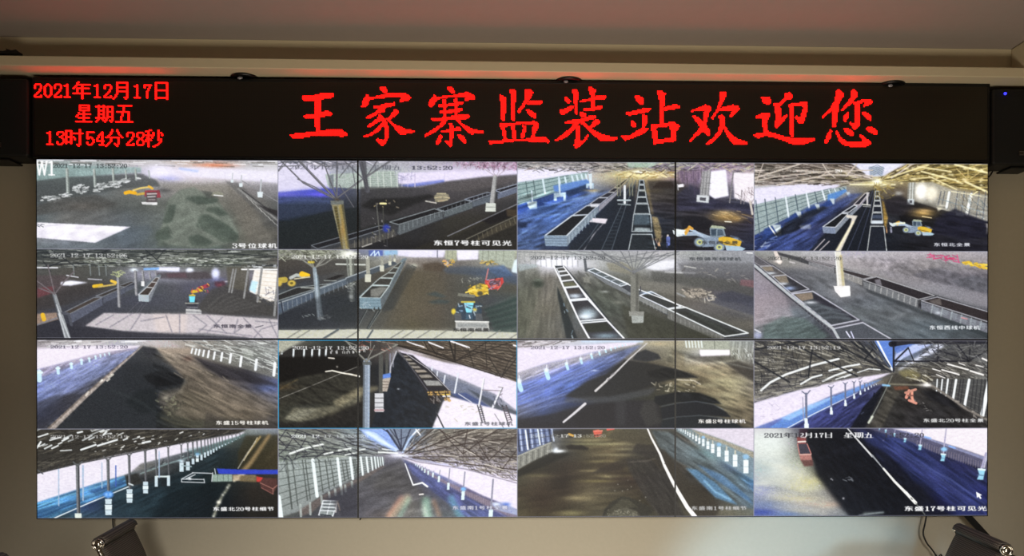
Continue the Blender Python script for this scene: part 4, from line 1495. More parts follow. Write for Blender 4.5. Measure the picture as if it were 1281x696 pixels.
def pic06():
    p = Pic(12, 14, 1272, 484, 6)
    p.grid(["787c6c 8c907c 9ca08c 6c7088 a8b4c8 d0d4e0 dcd8f0 e0dcf0 a0a48c b0b49c",
            "504c44 54504c 60605c 606058 909088 847c74 706860 74706c 8c8c84 84847c",
            "3c3a38 3c3c40 4c4c4c 4c4c48 4c4840 5c5444 585044 545450 546070 5c6474",
            "3e4244 40444a 40403e 444440 504c44 58503f 544e44 4c4c46 4a4a44 504e44",
            "4c545c 444a52 34383a 34383a 54544c 5c5444 565046 4c4c46 42464a 44504e",
            "2c2e36 34363c 383c40 404448 54524a 5c5444 585044 464846 34383c 3c4c48",
            "34363c 383a3e 44464a 505250 55534b 58523f 544e42 484a44 34383a 3c4a48",
            "b0b4ac a8aca8 b4b4a8 c0bcac c4c4b0 c8c8b8 c8c8b8 c8c8bc c8c8bc c0c0b4"], 5)
    p.poly("12,60 200,70 430,60 430,110 200,160 12,230", '44403c', .6, 8, .1)
    p.dashes("12,14 430,14 430,60 12,70", 120, 40, 5, .1, ['44443c', 'a8ac98', '5c5c50', 'c8ccb8'], .8, .5)
    for t in ("12,60 80,14", "60,14 205,115", "120,14 205,115", "205,115 180,50", "205,115 250,60 300,14", "205,115 290,40 350,14", "20,40 130,70 250,60", "150,75 205,110 260,90 330,40"):
        p.line(t, 6, '8c8c84', .9)
    p.blob(385, 40, 45, 22, 'f4f4e8', .95, 3)
    # back right: light openings and far wall
    p.poly("640,14 890,14 880,55 720,55 640,45", 'dcd8ec', .95, 3)
    p.line("850,14 850,55", 6, '787888')
    p.poly("890,14 955,14 950,75 890,65", 'a8ac90', .9, 2)
    p.poly("955,14 1065,14 1065,65 955,70", 'e4e0f4', .95, 3)
    p.poly("1070,14 1260,14 1255,120 1150,80 1070,72", 'a8b0a0', .9, 3)
    for x in (905, 930, 1090, 1120, 1160, 1200):
        p.line([(x, 14), (x - 2, 75)], 5, '888c7c', .7)
    p.poly("1255,70 1272,60 1272,140 1240,130", 'dcecf4', .9, 2)
    p.poly("1100,110 1200,95 1250,150 1180,160", '54709c', .75, 6)
    p.poly("870,110 1000,100 1180,120 1272,160 1272,200 1100,150 900,140", '3c4c64', .5, 8)
    p.poly("770,90 850,80 900,100 870,130 780,125", '504438', .8, 6, .1)
    p.blob(725, 100, 20, 11, 'c8ccbc', .8)
    p.line("715,98 740,108", 5, '60605c')
    p.dashes("885,70 940,70 940,100 885,100", 14, 14, 6, 0, ['d8a880', 'c8c4b8', 'e0b440'], .8, .8)
    p.dashes("1085,72 1165,72 1165,90 1085,90", 16, 18, 6, 0, ['d8b450', '9c8c48', '5c5c50'], .8, .4)
    p.dashes("970,165 1100,150 1090,190 980,190", 40, 10, 4, .3, ['8c8c80', 'b0b0a4', '54544c'], .6, .6)
    # concrete gantry
    p.line("318,92 470,95", 8, 'c4c8c0')
    p.line("375,60 395,285", 10, '7c8078')
    p.line("393,50 402,285", 14, 'a0a498')
    p.line("408,50 412,285", 8, '686c64')
    p.dashes("372,180 412,180 412,290 372,290", 20, 24, 5, .5, ['d0d4cc', '54585a'], .7, .6)
    p.blob(395, 262, 10, 10, 'e8ece8')
    # left train
    p.poly("12,280 60,260 360,165 430,140 620,75 640,90 430,175 200,270 12,365", '4c545c', 1, 1, .08)
    wagon(p, "12,285 200,225 290,195 200,205 110,215 12,255", None, '303030', '8c9494', '', 4)
    for a, b in (((12, 300), (200, 235)), ((200, 232), (370, 170)), ((370, 165), (560, 95))):
        p.line([a, b], 5, 'a8b0b4')
    p.poly("12,305 195,240 200,270 12,355", '505c6c', 1, 1, .08)
    p.poly("200,235 370,172 372,200 205,265", '586470', 1, 1, .08)
    for i in range(15):
        x = 40 + i * 24
        p.line([(x, 300 - i * 8.2), (x + 2, 338 - i * 9)], 4, '848c94', .8)
    p.poly("255,175 330,148 365,150 300,178", '2c2a2a')
    p.line("255,178 320,180", 4, '98a09c')
    p.line("135,215 205,218", 7, '9ca09c')
    p.line("30,290 40,350", 6, '303440')
    # yellow loader
    p.line("12,180 50,175", 30, 'b8a040')
    p.blob(85, 193, 22, 17, 'd0b448', 1, 8)
    p.blob(85, 193, 9, 7, '6c602c', 1, 8)
    p.blob(20, 195, 15, 15, 'c8b048', 1, 8)
    p.line("80,165 110,150 150,155", 17, 'b4b8b4')
    p.line("100,170 180,160", 6, 'd0c8a8')
    p.line("140,145 175,150", [30, 14], 'f0c020')
    p.line("175,82 200,82", 12, 'd8c440', .8)
    # leaning pier
    p.line("205,118 235,372", [20, 32], '8c98a0')
    p.line("222,150 246,372", 7, '5c686e', .8)
    p.line("212,140 226,372", 6, 'b4c4d0', .8)
    p.dashes("215,365 290,365 290,382 215,382", 14, 18, 6, .1, ['b8bcbc', '6c7070'], .7, .5)
    # ground left and tracks
    p.poly("12,365 200,275 430,190 430,430 12,435", '2c3036', .5, 10, .15)
    p.poly("280,330 440,290 430,400 300,400", '303436', .6, 10)
    p.dashes("140,350 210,350 210,370 140,370", 6, 10, 4, .3, ['8c9494'], .7, .6)
    # piers beyond
    for x, y0, y1, w_ in ((484, 60, 150, 20), (558, 55, 105, 14), (600, 40, 80, 10), (625, 40, 66, 7)):
        p.line([(x, y0), (x + 3, y1)], w_, '9c9c90')
        p.poly([(x - w_ * .75, y1 - 5), (x + w_ * .9, y1 - 5), (x + w_ * .8, y1 + w_ * 1.8), (x - w_ * .7, y1 + w_ * 1.8)], 'c8c8b8')
    p.poly("490,16 565,16 565,48 490,48", '5064b0', .9, 2)
    p.line("500,45 520,22 520,48 540,25 545,45", 6, 'c8dcf8')
    p.poly("570,20 640,18 640,40 570,45", '90b8d8', .9, 3)
    # middle train
    p.poly("440,260 500,205 560,165 620,115 670,60 690,60 650,150 555,330 442,325", '708088', 1, 1)
    wagon(p, "442,268 505,205 598,205 550,270", "552,270 600,205 680,62 682,80 600,240 556,325", '343432', 'bcc8c8', '60686c', 5)
    p.poly("500,225 560,210 590,215 540,265 500,262", '9c9c94', .7, 4)
    p.poly("442,268 552,270 555,328 442,325", '7c94a0', 1, 0, .05)
    for y in (282, 297, 312):
        p.line([(445, y), (552, y + 2)], 3, '647c88')
    p.dashes("445,295 500,295 500,320 445,320", 8, 14, 3, .8, ['c0ccd0'], .7, .8)
    wagon(p, "508,200 548,165 614,167 598,203", None, '403e3a', 'b4c0c0', '', 4)
    wagon(p, "552,162 590,138 632,138 616,164", None, '44423e', 'acb4b0', '', 4)
    wagon(p, "592,135 620,110 645,112 632,136", None, '44423e', 'a0a8a4', '', 3)
    wagon(p, "620,108 655,80 665,82 645,110", None, '484640', '9ca4a0', '', 3)
    p.poly("560,320 690,90 740,110 620,330 560,345", '34383a', .6, 6)
    for t in ("475,335 440,400 395,480", "550,335 500,410 460,480", "535,335 480,430"):
        p.line(t, 6, '34383a')
        p.line([(a + 5, b) for a, b in [tuple(float(q) for q in z.split(',')) for z in t.split()]], 3, '8c9490', .7)
    p.dashes("445,320 550,325 550,340 445,335", 10, 10, 6, 1, ['a8b4b4', '303434'], .8, .5)
    p.poly("690,110 820,120 900,200 860,300 700,400 560,430 620,340", '605846', .35, 16)
    for t in ("790,250 840,235 900,262 870,268", "800,290 860,275 920,285 900,300 830,300"):
        p.poly(t, '3c4a4c', .7, 5)
    # right heap ridges
    for i in range(6):
        p.poly([(1090 + i * 12, 330 + i * 26), (1272, 262 + i * 34), (1272, 285 + i * 34), (1120 + i * 12, 352 + i * 26)], '2c403c', .7, 5)
        p.line([(1090, 318 + i * 28), (1180, 290 + i * 30), (1272, 252 + i * 34)], 6, '5c6c64', .45, 3)
    # red frame machine
    p.line("1118,115 1102,190", 7, 'c07878')
    p.poly("1100,175 1195,160 1200,185 1175,220 1130,225 1105,200", 'c8403c')
    p.poly("1118,180 1180,172 1176,205 1130,210", '6c4854')
    p.dashes("1105,170 1190,165 1190,220 1120,225", 26, 22, 4, 0, ['a8b0d8', '4c3434', 'e87868'], .8, .7)
    # yellow loader
    p.poly("1010,225 1040,205 1075,192 1115,200 1120,245 1060,262 1020,250", 'd8b430')
    p.poly("1050,200 1080,195 1085,222 1050,225", '8c8048')
    p.poly("960,243 1050,252 1045,268 955,258", '78786c')
    p.line("1000,240 1050,222", 8, 'ecd058')
    p.blob(1075, 245, 16, 13, '504c38', 1, 6)
    p.dashes("1015,200 1115,200 1115,250 1020,250", 20, 18, 4, .3, ['6c5c20', 'f0d860'], .8, .8)
    # cyan cab loader
    p.poly("945,335 960,300 1060,295 1085,330 1080,385 945,385", '344454', 1, 1)
    p.poly("990,295 1042,293 1030,345 1002,345", '80d8ec')
    p.line("978,290 1045,290", 8, 'c8b848')
    p.poly("1002,345 1032,345 1036,382 998,382", '3c586c')
    p.dashes("955,300 1080,300 1080,350 955,350", 26, 20, 5, .2, ['88a8c4', '30404c', 'b0c0c8'], .8, .7)
    p.blob(935, 340, 12, 16, 'e0c838', 1, 5)
    p.blob(1047, 330, 10, 8, 'd8c040', 1)
    p.poly("940,350 975,350 978,385 942,390", '54585c')
    p.poly("1050,350 1085,352 1088,388 1052,388", '54585c')
    p.line("1018,360 1022,375", 5, 'd8dce0')
    p.poly("945,390 1120,392 1124,440 945,436", 'b4b4b0')
    p.line("945,392 1120,395", 7, 'd8d8d4')
    p.poly("958,402 1110,404 1112,424 955,422", '8c9090', .8, 2)
    # sunlit strip
    p.poly("12,440 430,435 840,440 1272,450 1272,484 12,484", 'c4c4b4', .95, 1)
    for x in (60, 110, 260, 370, 600, 660, 740, 830, 980, 1110, 1230):
        p.line([(x + 70, 440), (x, 484)], 7, '84847c', .8)
    for t in ("250,484 330,435", "480,484 510,440"):
        p.line(t, 9, '5c6468')
    p.grain(None, .08, 8, 4)
    p.stamptext('2021-12-17 13:52:20', 82, 44, 406, 22, 'f0f0ec', None, .8)
    p.caption('东恒南细景', 928, 428, 198, 22, '2c2c2c', None, .95)
    return p.done()


def pic07():
    p = Pic(8, 10, 1272, 484, 7)
    p.grid(["a8aaa8 acaca8 a4a8a8 9c9ea0 a8a8ac b0aeb0 a0a4a0 94969a 9a9ca4",
            "a0a0a0 d0d0d8 d0d0d8 a4a6a4 9a9c98 c4c4cc 88888c 8c8e94 8c8e94",
            "6a6c6c 747068 646460 5c5e58 686860 646462 686866 5c5c60 5c5860",
            "5a5c52 6c6860 50544c 50544c 60605a 605e56 625c56 52505a 4c4a54",
            "54564a 6c685c 484c4a 50564e 484a44 54524a 686460 5a5858 464854",
            "505244 66645a 54585a 4a4c48 42443c 40423c 3c3e3c 58564f 66625a",
            "4c4e44 605e54 50504e 5a5c56 46483f 404238 38382f 34352f 484844"], 5)
    p.poly("130,60 330,50 320,95 180,105 110,85", 'e8e8f4', .9, 6)
    p.poly("690,80 850,60 840,105 740,120 690,105", 'e4e4ec', .85, 6)
    p.line("795,128 955,132", 10, 'dcdce0', .95, 1)
    for x in range(20, 330, 28):
        p.line([(x, 30), (x + 4, 100)], 4, '888c8c', .6)
    for x in range(870, 1270, 26):
        p.line([(x, 20), (x - 6, 80)], 3, '787a80', .4)
    p.dashes("860,20 1272,20 1272,75 860,80", 60, 50, 3, 0, ['84868c', 'a4a6ac'], .4, .5)
    # heaps
    p.poly("480,80 560,70 640,110 660,150 500,120", '84806e', .7, 6)
    p.poly("720,120 860,130 1000,140 1272,180 1272,260 1100,230 880,190 730,180", '52524e', .7, 8, .15)
    p.poly("860,80 1100,75 1272,80 1272,190 1150,170 900,150", '5e5e62', .6, 8, .15)
    p.line("900,95 960,105", 6, 'b8b8b4')
    p.dashes("880,90 1272,140 1272,190 880,150", 40, 22, 6, 0, ['8c8884', '605c5c', 'a8a49c'], .6, .4)
    p.poly("1200,165 1272,170 1272,210 1195,195", '8c5c64', .6, 4, .2)
    p.poly("640,170 860,190 1272,320 1272,370 900,260 650,215", '88847a', .5, 8)
    p.poly("950,250 1272,280 1272,360 1100,310", '484a58', .7, 8, .1)
    p.poly("1060,250 1150,225 1272,260 1272,290 1100,285", '40424e', .7, 6)
    for t in ("890,235 920,218 990,212 1020,240 1010,265 920,262",):
        p.poly(t, 'a49a8c', .9, 2, .3)
    p.dashes("890,215 1060,230 1060,285 890,260", 44, 24, 7, .3, ['c8c0b4', '54504c', 'b4ac9c', '706a64'], .8, .7)
    p.line("860,240 900,258", 8, 'a4a8ac', .7, 1)
    p.poly("8,100 120,100 140,200 100,484 8,484", '5c5e50', .5, 12, .12)
    for t in ("250,200 120,300 60,484", "180,150 200,300 210,484", "140,170 110,360 100,484", "215,250 240,484"):
        p.line(t, 14, '7c766a', .4, 5)
    p.grain("8,120 240,120 330,484 8,484", .18, 8, 40, .1)
    p.blob(120, 190, 32, 22, '343c34', .95, 3)
    p.blob(120, 170, 24, 8, '6c7468', .8)
    p.poly("220,200 245,260 330,484 270,484 225,260", '1c2428', .85, 3)
    p.dashes("232,230 260,280 320,484 290,484", 26, 16, 7, 1.2, ['7c94a4', 'b4c4cc'], .7, .5)
    p.poly("8,85 110,88 120,100 20,125", 'a4b0b4', .7, 4)
    # main train, top view
    p.poly("205,95 260,95 350,200 580,484 400,484 280,280", '30363a', 1, 1)
    R = lambda a, b, c, d: [a, b, c, d]
    for rim, pale in (("347,400 487,388 578,484 395,484", 1), ("292,282 385,274 482,378 340,390", 2), ("262,212 338,205 380,268 288,275", 2), ("246,178 310,170 334,200 258,208", 0), ("236,150 288,142 306,168 244,175", 0), ("228,128 272,122 286,140 234,146", 0), ("218,108 258,102 270,120 226,124", 0)):
        wagon(p, rim, None, '34343a' if pale else '4c4c4a', 'e4e8f0', '', 7 if pale else 4)
    p.poly("310,300 400,300 460,370 345,375", '303034', .9, 2)
    p.blob(385, 350, 48, 30, 'b8ccd8', .9, 2.5)
    p.blob(370, 365, 36, 14, 'e8f0f8', .9)
    p.blob(315, 255, 34, 14, 'd0dce8', .9)
    p.poly("275,222 335,218 350,240 285,245", '4c4440', .8, 3)
    p.poly("252,185 305,180 325,200 262,205", '6c6c50', .8, 2)
    p.blob(480, 468, 65, 14, '8ca4b4', .8)
    p.poly("362,405 480,395 520,440 380,450", '2c3028', .9, 4)
    p.line("205,98 290,285 345,400 392,484", 8, 'f0f0f8')
    p.line("255,98 330,195 480,378 580,484", 7, 'f0f0f8')
    # middle ground
    p.grain("280,100 600,230 860,484 560,484", .25, 26, 10, .75)
    p.dashes("330,110 600,260 560,300 340,180", 20, 40, 6, .7, ['8c8a78', '4a4c42'], .5, .3)
    p.blob(475, 232, 22, 6, 'b4b8b4', .7)
    p.blob(545, 290, 25, 8, '8c8c80', .6)
    # second train
    p.poly("365,110 420,105 660,220 860,320 1230,455 1250,470 1110,478 860,385 600,250", '43464c', 1, 1, .08)
    wagon(p, "385,118 420,108 600,190 560,202", "380,122 560,205 612,238 612,255 480,190", '5c6468', 'dce4f0', '74787c', 5)
    for i in range(4):
        x = 430 + i * 42
        p.line([(x - 10, 138 + i * 19), (x + 30, 126 + i * 19)], 4, 'a8b0bc')
    wagon(p, "660,252 720,230 880,310 810,322", "655,256 808,325 806,352 655,278", '3a3c3c', 'd8dce4', '808280', 6)
    p.blob(700, 238, 30, 7, 'b4ccec', .8)
    wagon(p, "812,325 905,315 1240,452 1115,470", "810,330 1112,474 1108,484 1060,484 808,375", '3e4040', 'd4d8d8', '6c6c68', 7)
    p.poly("900,335 1200,455 1120,462 860,338", '30322e', .8, 3, .1)
    p.line("930,340 1130,450", 10, '5c645c', .4, 4)
    for i in range(12):
        p.line([(830 + i * 24, 350 + i * 11), (830 + i * 24, 378 + i * 11)], 5, '8c8c88', .6)
    for i in range(7):
        p.line([(680 + i * 18, 272 + i * 8), (680 + i * 18, 298 + i * 8)], 4, '9c9c9c', .6)
    p.line("420,108 660,222 905,315", 5, 'ecf0f4')
    p.poly("560,300 800,380 1100,484 600,484", '3c3c30', .6, 10, .12)
    # signal post
    p.line("368,60 375,120", 14, '5c6066')
    p.poly("365,150 395,155 395,185 362,182", '84847c', .9, 2)
    p.line("665,205 665,225", 6, '404048')
    # pier and roof struts
    p.poly("612,140 655,140 655,340 612,340", '7c7c74')
    p.line("646,142 646,338", 14, '5a5a54', .8)
    p.poly("602,335 684,338 682,362 605,362", '8c8c86')
    p.poly("615,360 682,360 680,398 620,400", 'a0a4a0', 1, 0, .08)
    p.blob(632, 135, 26, 8, '70706c', 1)
    for a in ((400, 12), (450, 10), (490, 60), (555, 10), (600, 10), (650, 10), (700, 12), (745, 12), (810, 25), (870, 15), (470, 30), (720, 60)):
        p.line([(630, 132), a], 5, '74767a', .9)
    for t in ("255,14 510,75 870,30", "490,70 620,45 760,60", "400,14 490,70", "470,30 600,80 760,30", "8,20 255,30 500,40", "330,14 560,50 760,14", "690,60 860,15"):
        p.line(t, 4, '707276', .8)
    p.grain(None, .07, 8, 4)
    p.stamptext('2021-12-17 13:52:20', 80, 42, 398, 22, '42464a', None, .9)
    p.caption('东恒骑车线球机', 920, 46, 285, 22, '44484c', None, .95)
    p.line("1232,22 1262,24", 5, 'f0f0f0')
    return p.done()


def pic08():
    p = Pic(8, 10, 1260, 480, 8)
    p.grid(["8a8c88 a0a0a0 b4b4b8 b0acb8 b0acb0 b0a8b0 aca4a8 a4a0a8",
            "7c7878 8a8884 9c989c aca6a8 98929a 908a8c 908c90 8c8484",
            "80828c 5c5a62 808084 8c8a8c 84807f 7c7678 706c74 6c6870",
            "7c7a8c 605c62 66686e 747478 787478 808084 7c7c84 6c686e",
            "968c94 6c6870 565860 60646c 5c6268 5c5c60 74747a 7c7a80",
            "988c90 78828a 565a64 5c6264 606468 585e62 44484c 585860",
            "7c7c80 646c70 444850 50545c 5c6468 54626a 4c5a60 40484c",
            "545c60 5a646a 44484c 40464c 4c545a 50606a 48545a 3c4448"], 5)
    p.poly("8,100 60,130 180,260 220,370 100,400 8,410", 'a0949c', .6, 12, .05)
    p.poly("60,410 160,360 280,370 400,460 380,480 60,480", '5a6a68', .75, 8, .12)
    p.grain("8,350 420,350 420,480 8,480", .2, 30, 6, -.3)
    p.blob(30, 460, 24, 20, 'a8acc8', .9, 4)
    p.line("15,430 45,445", 8, 'c4c4cc')
    # far heaps
    p.poly("700,120 820,60 900,100 1000,130 850,150 720,150", '787478', .7, 7, .15)
    p.poly("850,140 940,105 1010,100 1130,150 1180,140 1260,160 1260,250 1100,210 960,180", '66646c', .8, 6, .15)
    p.poly("1060,170 1180,140 1260,160 1260,240 1130,210", '5c5c64', .8, 6, .1)
    p.poly("500,60 700,70 860,60 700,110 520,90", '948e92', .6, 8, .12)
    p.grain("500,40 1260,60 1260,250 700,140", .2, 18, 8, .4)
    p.dashes("930,25 1120,35 1110,70 940,50", 40, 34, 5, .1, ['d8487c', 'c83868', 'a85070'], .8, .4)
    p.line("1090,30 1100,70", 5, 'd85084')
    p.dashes("1130,65 1258,80 1258,102 1130,90", 36, 30, 7, .1, ['e8c030', 'c8a028', 'f0d448'], .85, .3)
    p.poly("600,120 900,220 1260,310 1260,240 1000,180 700,110", '949098', .5, 8)
    # middle ground texture
    p.poly("150,100 420,120 600,200 900,320 1260,480 750,480 600,380 300,220", '5c6066', .5, 10)
    p.grain("200,120 600,180 1260,480 600,480", .22, 40, 9, .35)
    for t in ("450,320 700,420 900,480", "500,300 760,380 1000,480", "650,300 900,380"):
        p.line(t, 14, '80888c', .3, 5)
    p.line("740,370 820,340", 16, '808488', .4, 4)
    # back train
    p.poly("120,15 440,90 640,150 980,245 1260,330 1260,440 900,320 590,200 440,130 130,30", '444448', 1, 1, .05)
    wagon(p, "270,50 440,95 420,100 300,65", "300,70 436,100 436,130 300,85", '6c686a', '98949a', '808084', 3)
    wagon(p, "440,98 640,148 590,160 480,125", "440,105 585,162 585,195 445,140", '3c3638', '98989c', '8c8a88', 4)
    wagon(p, "590,165 660,148 972,248 885,268", "588,172 882,270 880,312 592,205", '2e2a2e', 'a4a4a8', '74767a', 5)
    p.poly("650,165 680,160 690,195 660,190", '7c7880', .9, 1)
    p.poly("900,272 975,248 985,262 900,315 885,300", '2c2c32', 1, 1)
    wagon(p, "900,275 985,255 1262,335 1262,388", "898,280 1262,400 1262,450 900,322", '322c2e', 'a4a4ac', '747680', 5)
    p.poly("940,275 1000,262 1010,300 960,290", '6c6460', .8, 2)
    for i in range(9):
        x = 625 + i * 31
        p.line([(x, 185 + i * 10.6), (x - 4, 215 + i * 11)], 6, 'a8a8a8', .8)
    for i in range(7):
        x = 960 + i * 52
        p.line([(x, 300 + i * 17), (x - 8, 342 + i * 17)], 8, '9ca4a8', .85)
    for i in range(7):
        x = 985 + i * 50
        p.poly([(x - 25, 300 + i * 17), (x + 10, 312 + i * 17), (x + 4, 342 + i * 17), (x - 28, 330 + i * 17)], '8c949c', .5, 1)
    p.line("1115,365 1145,372", 6, 'c88c90')
    p.blob(990, 340, 16, 8, 'dce4ec', .7)
    p.poly("592,205 880,315 1260,450 1260,480 1160,440 900,345 620,235", '303438', .6, 5)
    for i in range(5):
        x = 460 + i * 26
        p.line([(x, 115 + i * 9), (x, 140 + i * 9)], 4, 'b0aca8', .7)
    # front train
    p.poly("8,30 120,90 300,210 570,375 740,480 440,480 240,280 8,95", '50505a', 1, 1)
    wagon(p, "8,30 100,90 40,90 8,70", None, '5c5a60', '9c989c', '', 3)
    wagon(p, "42,95 110,92 180,138 105,145", None, '5a5658', 'a8a8ac', '', 4)
    p.poly("50,98 105,95 115,118 70,118", '8c8070', .9, 1)
    p.blob(100, 130, 24, 6, 'd4dce4', .9)
    wagon(p, "108,148 180,140 302,215 205,235", None, '34343a', 'b4b4bc', '', 5)
    p.poly("118,148 180,142 195,180 150,180", '8c8070', .9, 1)
    p.blob(165, 186, 26, 7, 'd8dce4', .9)
    p.blob(200, 210, 28, 10, '9cb0dc', .9)
    wagon(p, "210,240 322,226 568,378 420,408", None, '40444a', 'b8b8c4', '', 7)
    p.poly("225,242 318,232 325,265 265,278", '8c7c6c', .95, 1, .08)
    p.poly("322,235 350,250 560,375 520,370 330,275", '2c2a34', .8, 2)
    p.blob(310, 286, 36, 8, 'd0d4dc', .9)
    for t in ("300,330 380,310 470,330", "330,350 420,335 510,352", "350,375 430,362 520,372", "280,300 360,300 420,320"):
        p.line(t, 12, '646c74', .7, 3)
    wagon(p, "432,425 588,392 740,480 460,480", None, '50545c', 'b8b8c4', '', 7)
    p.line("500,440 520,470", 7, 'd8d8f0')
    p.line("525,440 540,475", 6, 'd0d0f0')
    p.line("8,85 210,255 430,425 460,478", 14, 'b4b8bc')
    p.line("8,100 205,265 420,440", 6, '3c3c44')
    for i in range(12):
        x = 230 + i * 17
        p.line([(x, 278 + i * 13), (x - 8, 292 + i * 13)], 4, '70747a', .8)
    # pale pier
    p.line("455,10 472,200", [30, 42], 'd8d4c8')
    p.line("470,40 485,198", 14, 'b4a878', .8, 2)
    p.line("440,15 458,198", 5, 'f4f4f4', .8)
    p.poly("432,198 518,196 522,250 470,258 440,225", 'ece8e8')
    p.poly("462,210 520,200 522,250 470,256", 'f8f8f8')
    p.blob(478, 225, 60, 45, 'd8d0d0', .35)
    p.line("120,10 145,70", [16, 24], 'd8ccc4')
    p.blob(138, 68, 20, 7, 'f0e4dc')
    p.line("200,70 225,75", 8, 'b8b4b4')
    p.grain(None, .07, 8, 4)
    p.stamptext('2021-12-17 13:52:20', 80, 42, 394, 22, '50504e', None, .9)
    p.caption('东恒西线中球机', 940, 406, 276, 26, 'e8ecf0', '30343a', .95)
    p.stamptext('2021-12-17', 80, 42, 210, 22, '50504e', None, .5)
    return p.done()


def pic09():
    p = Pic(25, 15, 1270, 468, 9)
    p.grid(["8c8488 9c9898 b0acac b4b4bc b4b0ac a49c94 88847c 8c8c8c 888888",
            "dcd4e0 dcd4e4 d8d0e4 8c8c9c 9c9080 8c8074 6c6864 8c9088 8c9090",
            "b8b4d4 9ca4d0 8088a8 34343a 3a3838 6c6258 5c5650 38363c 60605c",
            "7484bc 646c94 4a4a52 2c2e32 26282c 4a443c 6c6258 44424a 5c6490",
            "5c6ca4 4c4c58 34363a 2e3236 282a2a 484438 6c6254 605850 60606c",
            "3c4464 34343c 2e3034 2c3034 2a2e2e 4c483c 5c5448 605648 4c4848",
            "3c3c48 484844 2c3032 2c2e32 282a2c 34342c 44423a 4c463e 3c3838"], 5)
    p.poly("25,65 200,50 560,45 540,60 300,90 100,150 25,165", 'e0d8e4', .95, 4)
    p.poly("25,200 140,160 300,110 560,55 500,120 300,230 100,340 25,400", '7c88b8', .6, 8, .12)
    p.poly("25,170 140,140 300,95 540,55 540,65 300,115 25,215", '9c90a4', .6, 3, .1)
    p.grain("25,170 560,55 350,230 60,460 25,460", .25, 30, 5, -.5)
    for t in ("40,290 200,215 340,150", "30,350 120,300 220,250", "60,250 240,180 380,110"):
        p.line(t, 8, 'a4acd4', .35, 3)
    p.poly("25,330 120,300 200,290 250,290 140,400 60,460 25,460", '34343c', .65, 8, .1)
    p.dashes("25,15 560,15 500,40 25,55", 50, 80, 4, -.05, ['d8d4d4', '807c7c', 'ecECF0'.lower()], .7, .08)
    p.poly("560,20 700,20 800,60 640,55", 'c0b8bc', .6, 8)
    p.dashes("780,15 1270,15 1270,190 1100,140 820,70", 300, 60, 5, lambda x, y: .25 + (y - 40) * .001, ['e8ece8', '9c9c98', '5c5c5a', 'b4b8b4', '6c6c6a'], .8, .12)
    p.poly("820,70 1100,130 1270,190 1270,215 1100,165 820,90", '84847c', .6, 3, .2)
    p.poly("650,60 820,55 830,85 760,90 660,80", 'a89684', .6, 7)
    for x, y, h in ((825, 72, 22), (845, 76, 24), (862, 80, 26), (885, 84, 28), (910, 88, 32), (940, 96, 34), (978, 102, 38), (1023, 110, 42), (1077, 126, 46), (1155, 142, 50), (1250, 165, 60)):
        p.line([(x + 3, y - h * .5), (x - 3, y + h * .5)], 4 + h * .18, 'e4e8ec')
    p.blob(1160, 150, 16, 14, 'c8ccd0', .5)
    for x, y, s_ in ((42, 200, 20), (138, 172, 13), (206, 148, 11), (258, 128, 10), (298, 118, 8), (330, 106, 7), (355, 98, 6), (377, 93, 5), (400, 88, 5)):
        p.line([(x, y - s_ * 1.1), (x + 2, y + s_)], s_ * 1.2, 'c0dcf0')
        p.line([(x - s_ * .7, y - s_ * .9), (x + s_ * .7, y - s_ * .9)], s_ * .6, 'd4e8f8')
    p.line("42,130 42,170", 6, 'd8d8e8', .7)
    # coal bed
    p.poly("570,48 640,60 720,140 800,230 640,400 640,468 100,468 300,290 480,130", '2c2f33', .85, 5, .08)
    p.poly("575,200 660,170 740,190 800,235 700,250 640,255 600,230", '1e1f21', .85, 5)
    p.poly("560,270 650,260 640,330 650,380 560,390 480,330", '202426', .6, 9)
    p.line("410,270 560,330 640,385", 8, '3c4244', .5, 4)
    p.poly("560,50 640,58 640,90 600,110", '34343a', .5, 5)
    p.blob(805, 112, 26, 14, '5c443c', .7)
    p.poly("830,100 1000,150 1150,200 1260,240 1270,260 1100,230 980,210 900,160", '2c2a30', .8, 7, .1)
    p.blob(1220, 262, 60, 18, '5c6ca0', .75)
    p.poly("640,90 720,100 830,130 900,180 1000,230 1130,290 1270,350 1200,420 1000,400 800,420 700,400 650,330 660,280 760,260 810,220", '7c7060', .45, 10, .1)
    p.grain("620,60 900,110 1270,280 1270,468 640,468 640,300", .3, 44, 7, .45)
    p.dashes("700,120 900,160 1270,330 1200,400 800,300", 34, 70, 6, .5, ['948672', '584e44', 'a89a84'], .4, .2)
    p.dashes("630,280 720,270 800,330 700,400 640,350", 40, 14, 8, .4, ['7c7c64', '3c3c34', '949478'], .6, .8)
    p.blob(690, 310, 14, 12, 'b8b09c', .7)
    for i in range(5):
        p.line([(700 - i * 8, 330 + i * 20), (740, 400 + i * 10), (830, 430 + i * 6), (960, 440)], 10, '34342e' if i % 2 else '5c5a4a', .6, 3)
    p.line("800,205 770,280 700,300", 12, '8c8474', .5, 4)
    p.poly("900,380 1000,420 1270,430 1270,468 880,468", '3c3834', .5, 8)
    # pale kerb
    p.line("570,48 440,160 280,300 100,468", [4, 30], 'a89c94', .95, 1)
    p.line("562,52 430,160 268,300 85,468", [2, 9], '6c6058', .8, 1)
    p.dashes("400,190 420,200 250,330 215,330", 20, 30, 9, -.75, ['ece4d8'], .8, .1)
    p.grain("570,48 400,160 60,468 140,468 460,160", .25, 8, 8)
    p.grain(None, .05, 8, 4)
    p.stamptext('2021-12-17 13:52:20', 98, 44, 398, 20, '504c60', None, .9)
    p.caption('东盛15号柱球机', 945, 426, 276, 23, 'f0ece4', '34302c')
    return p.done()


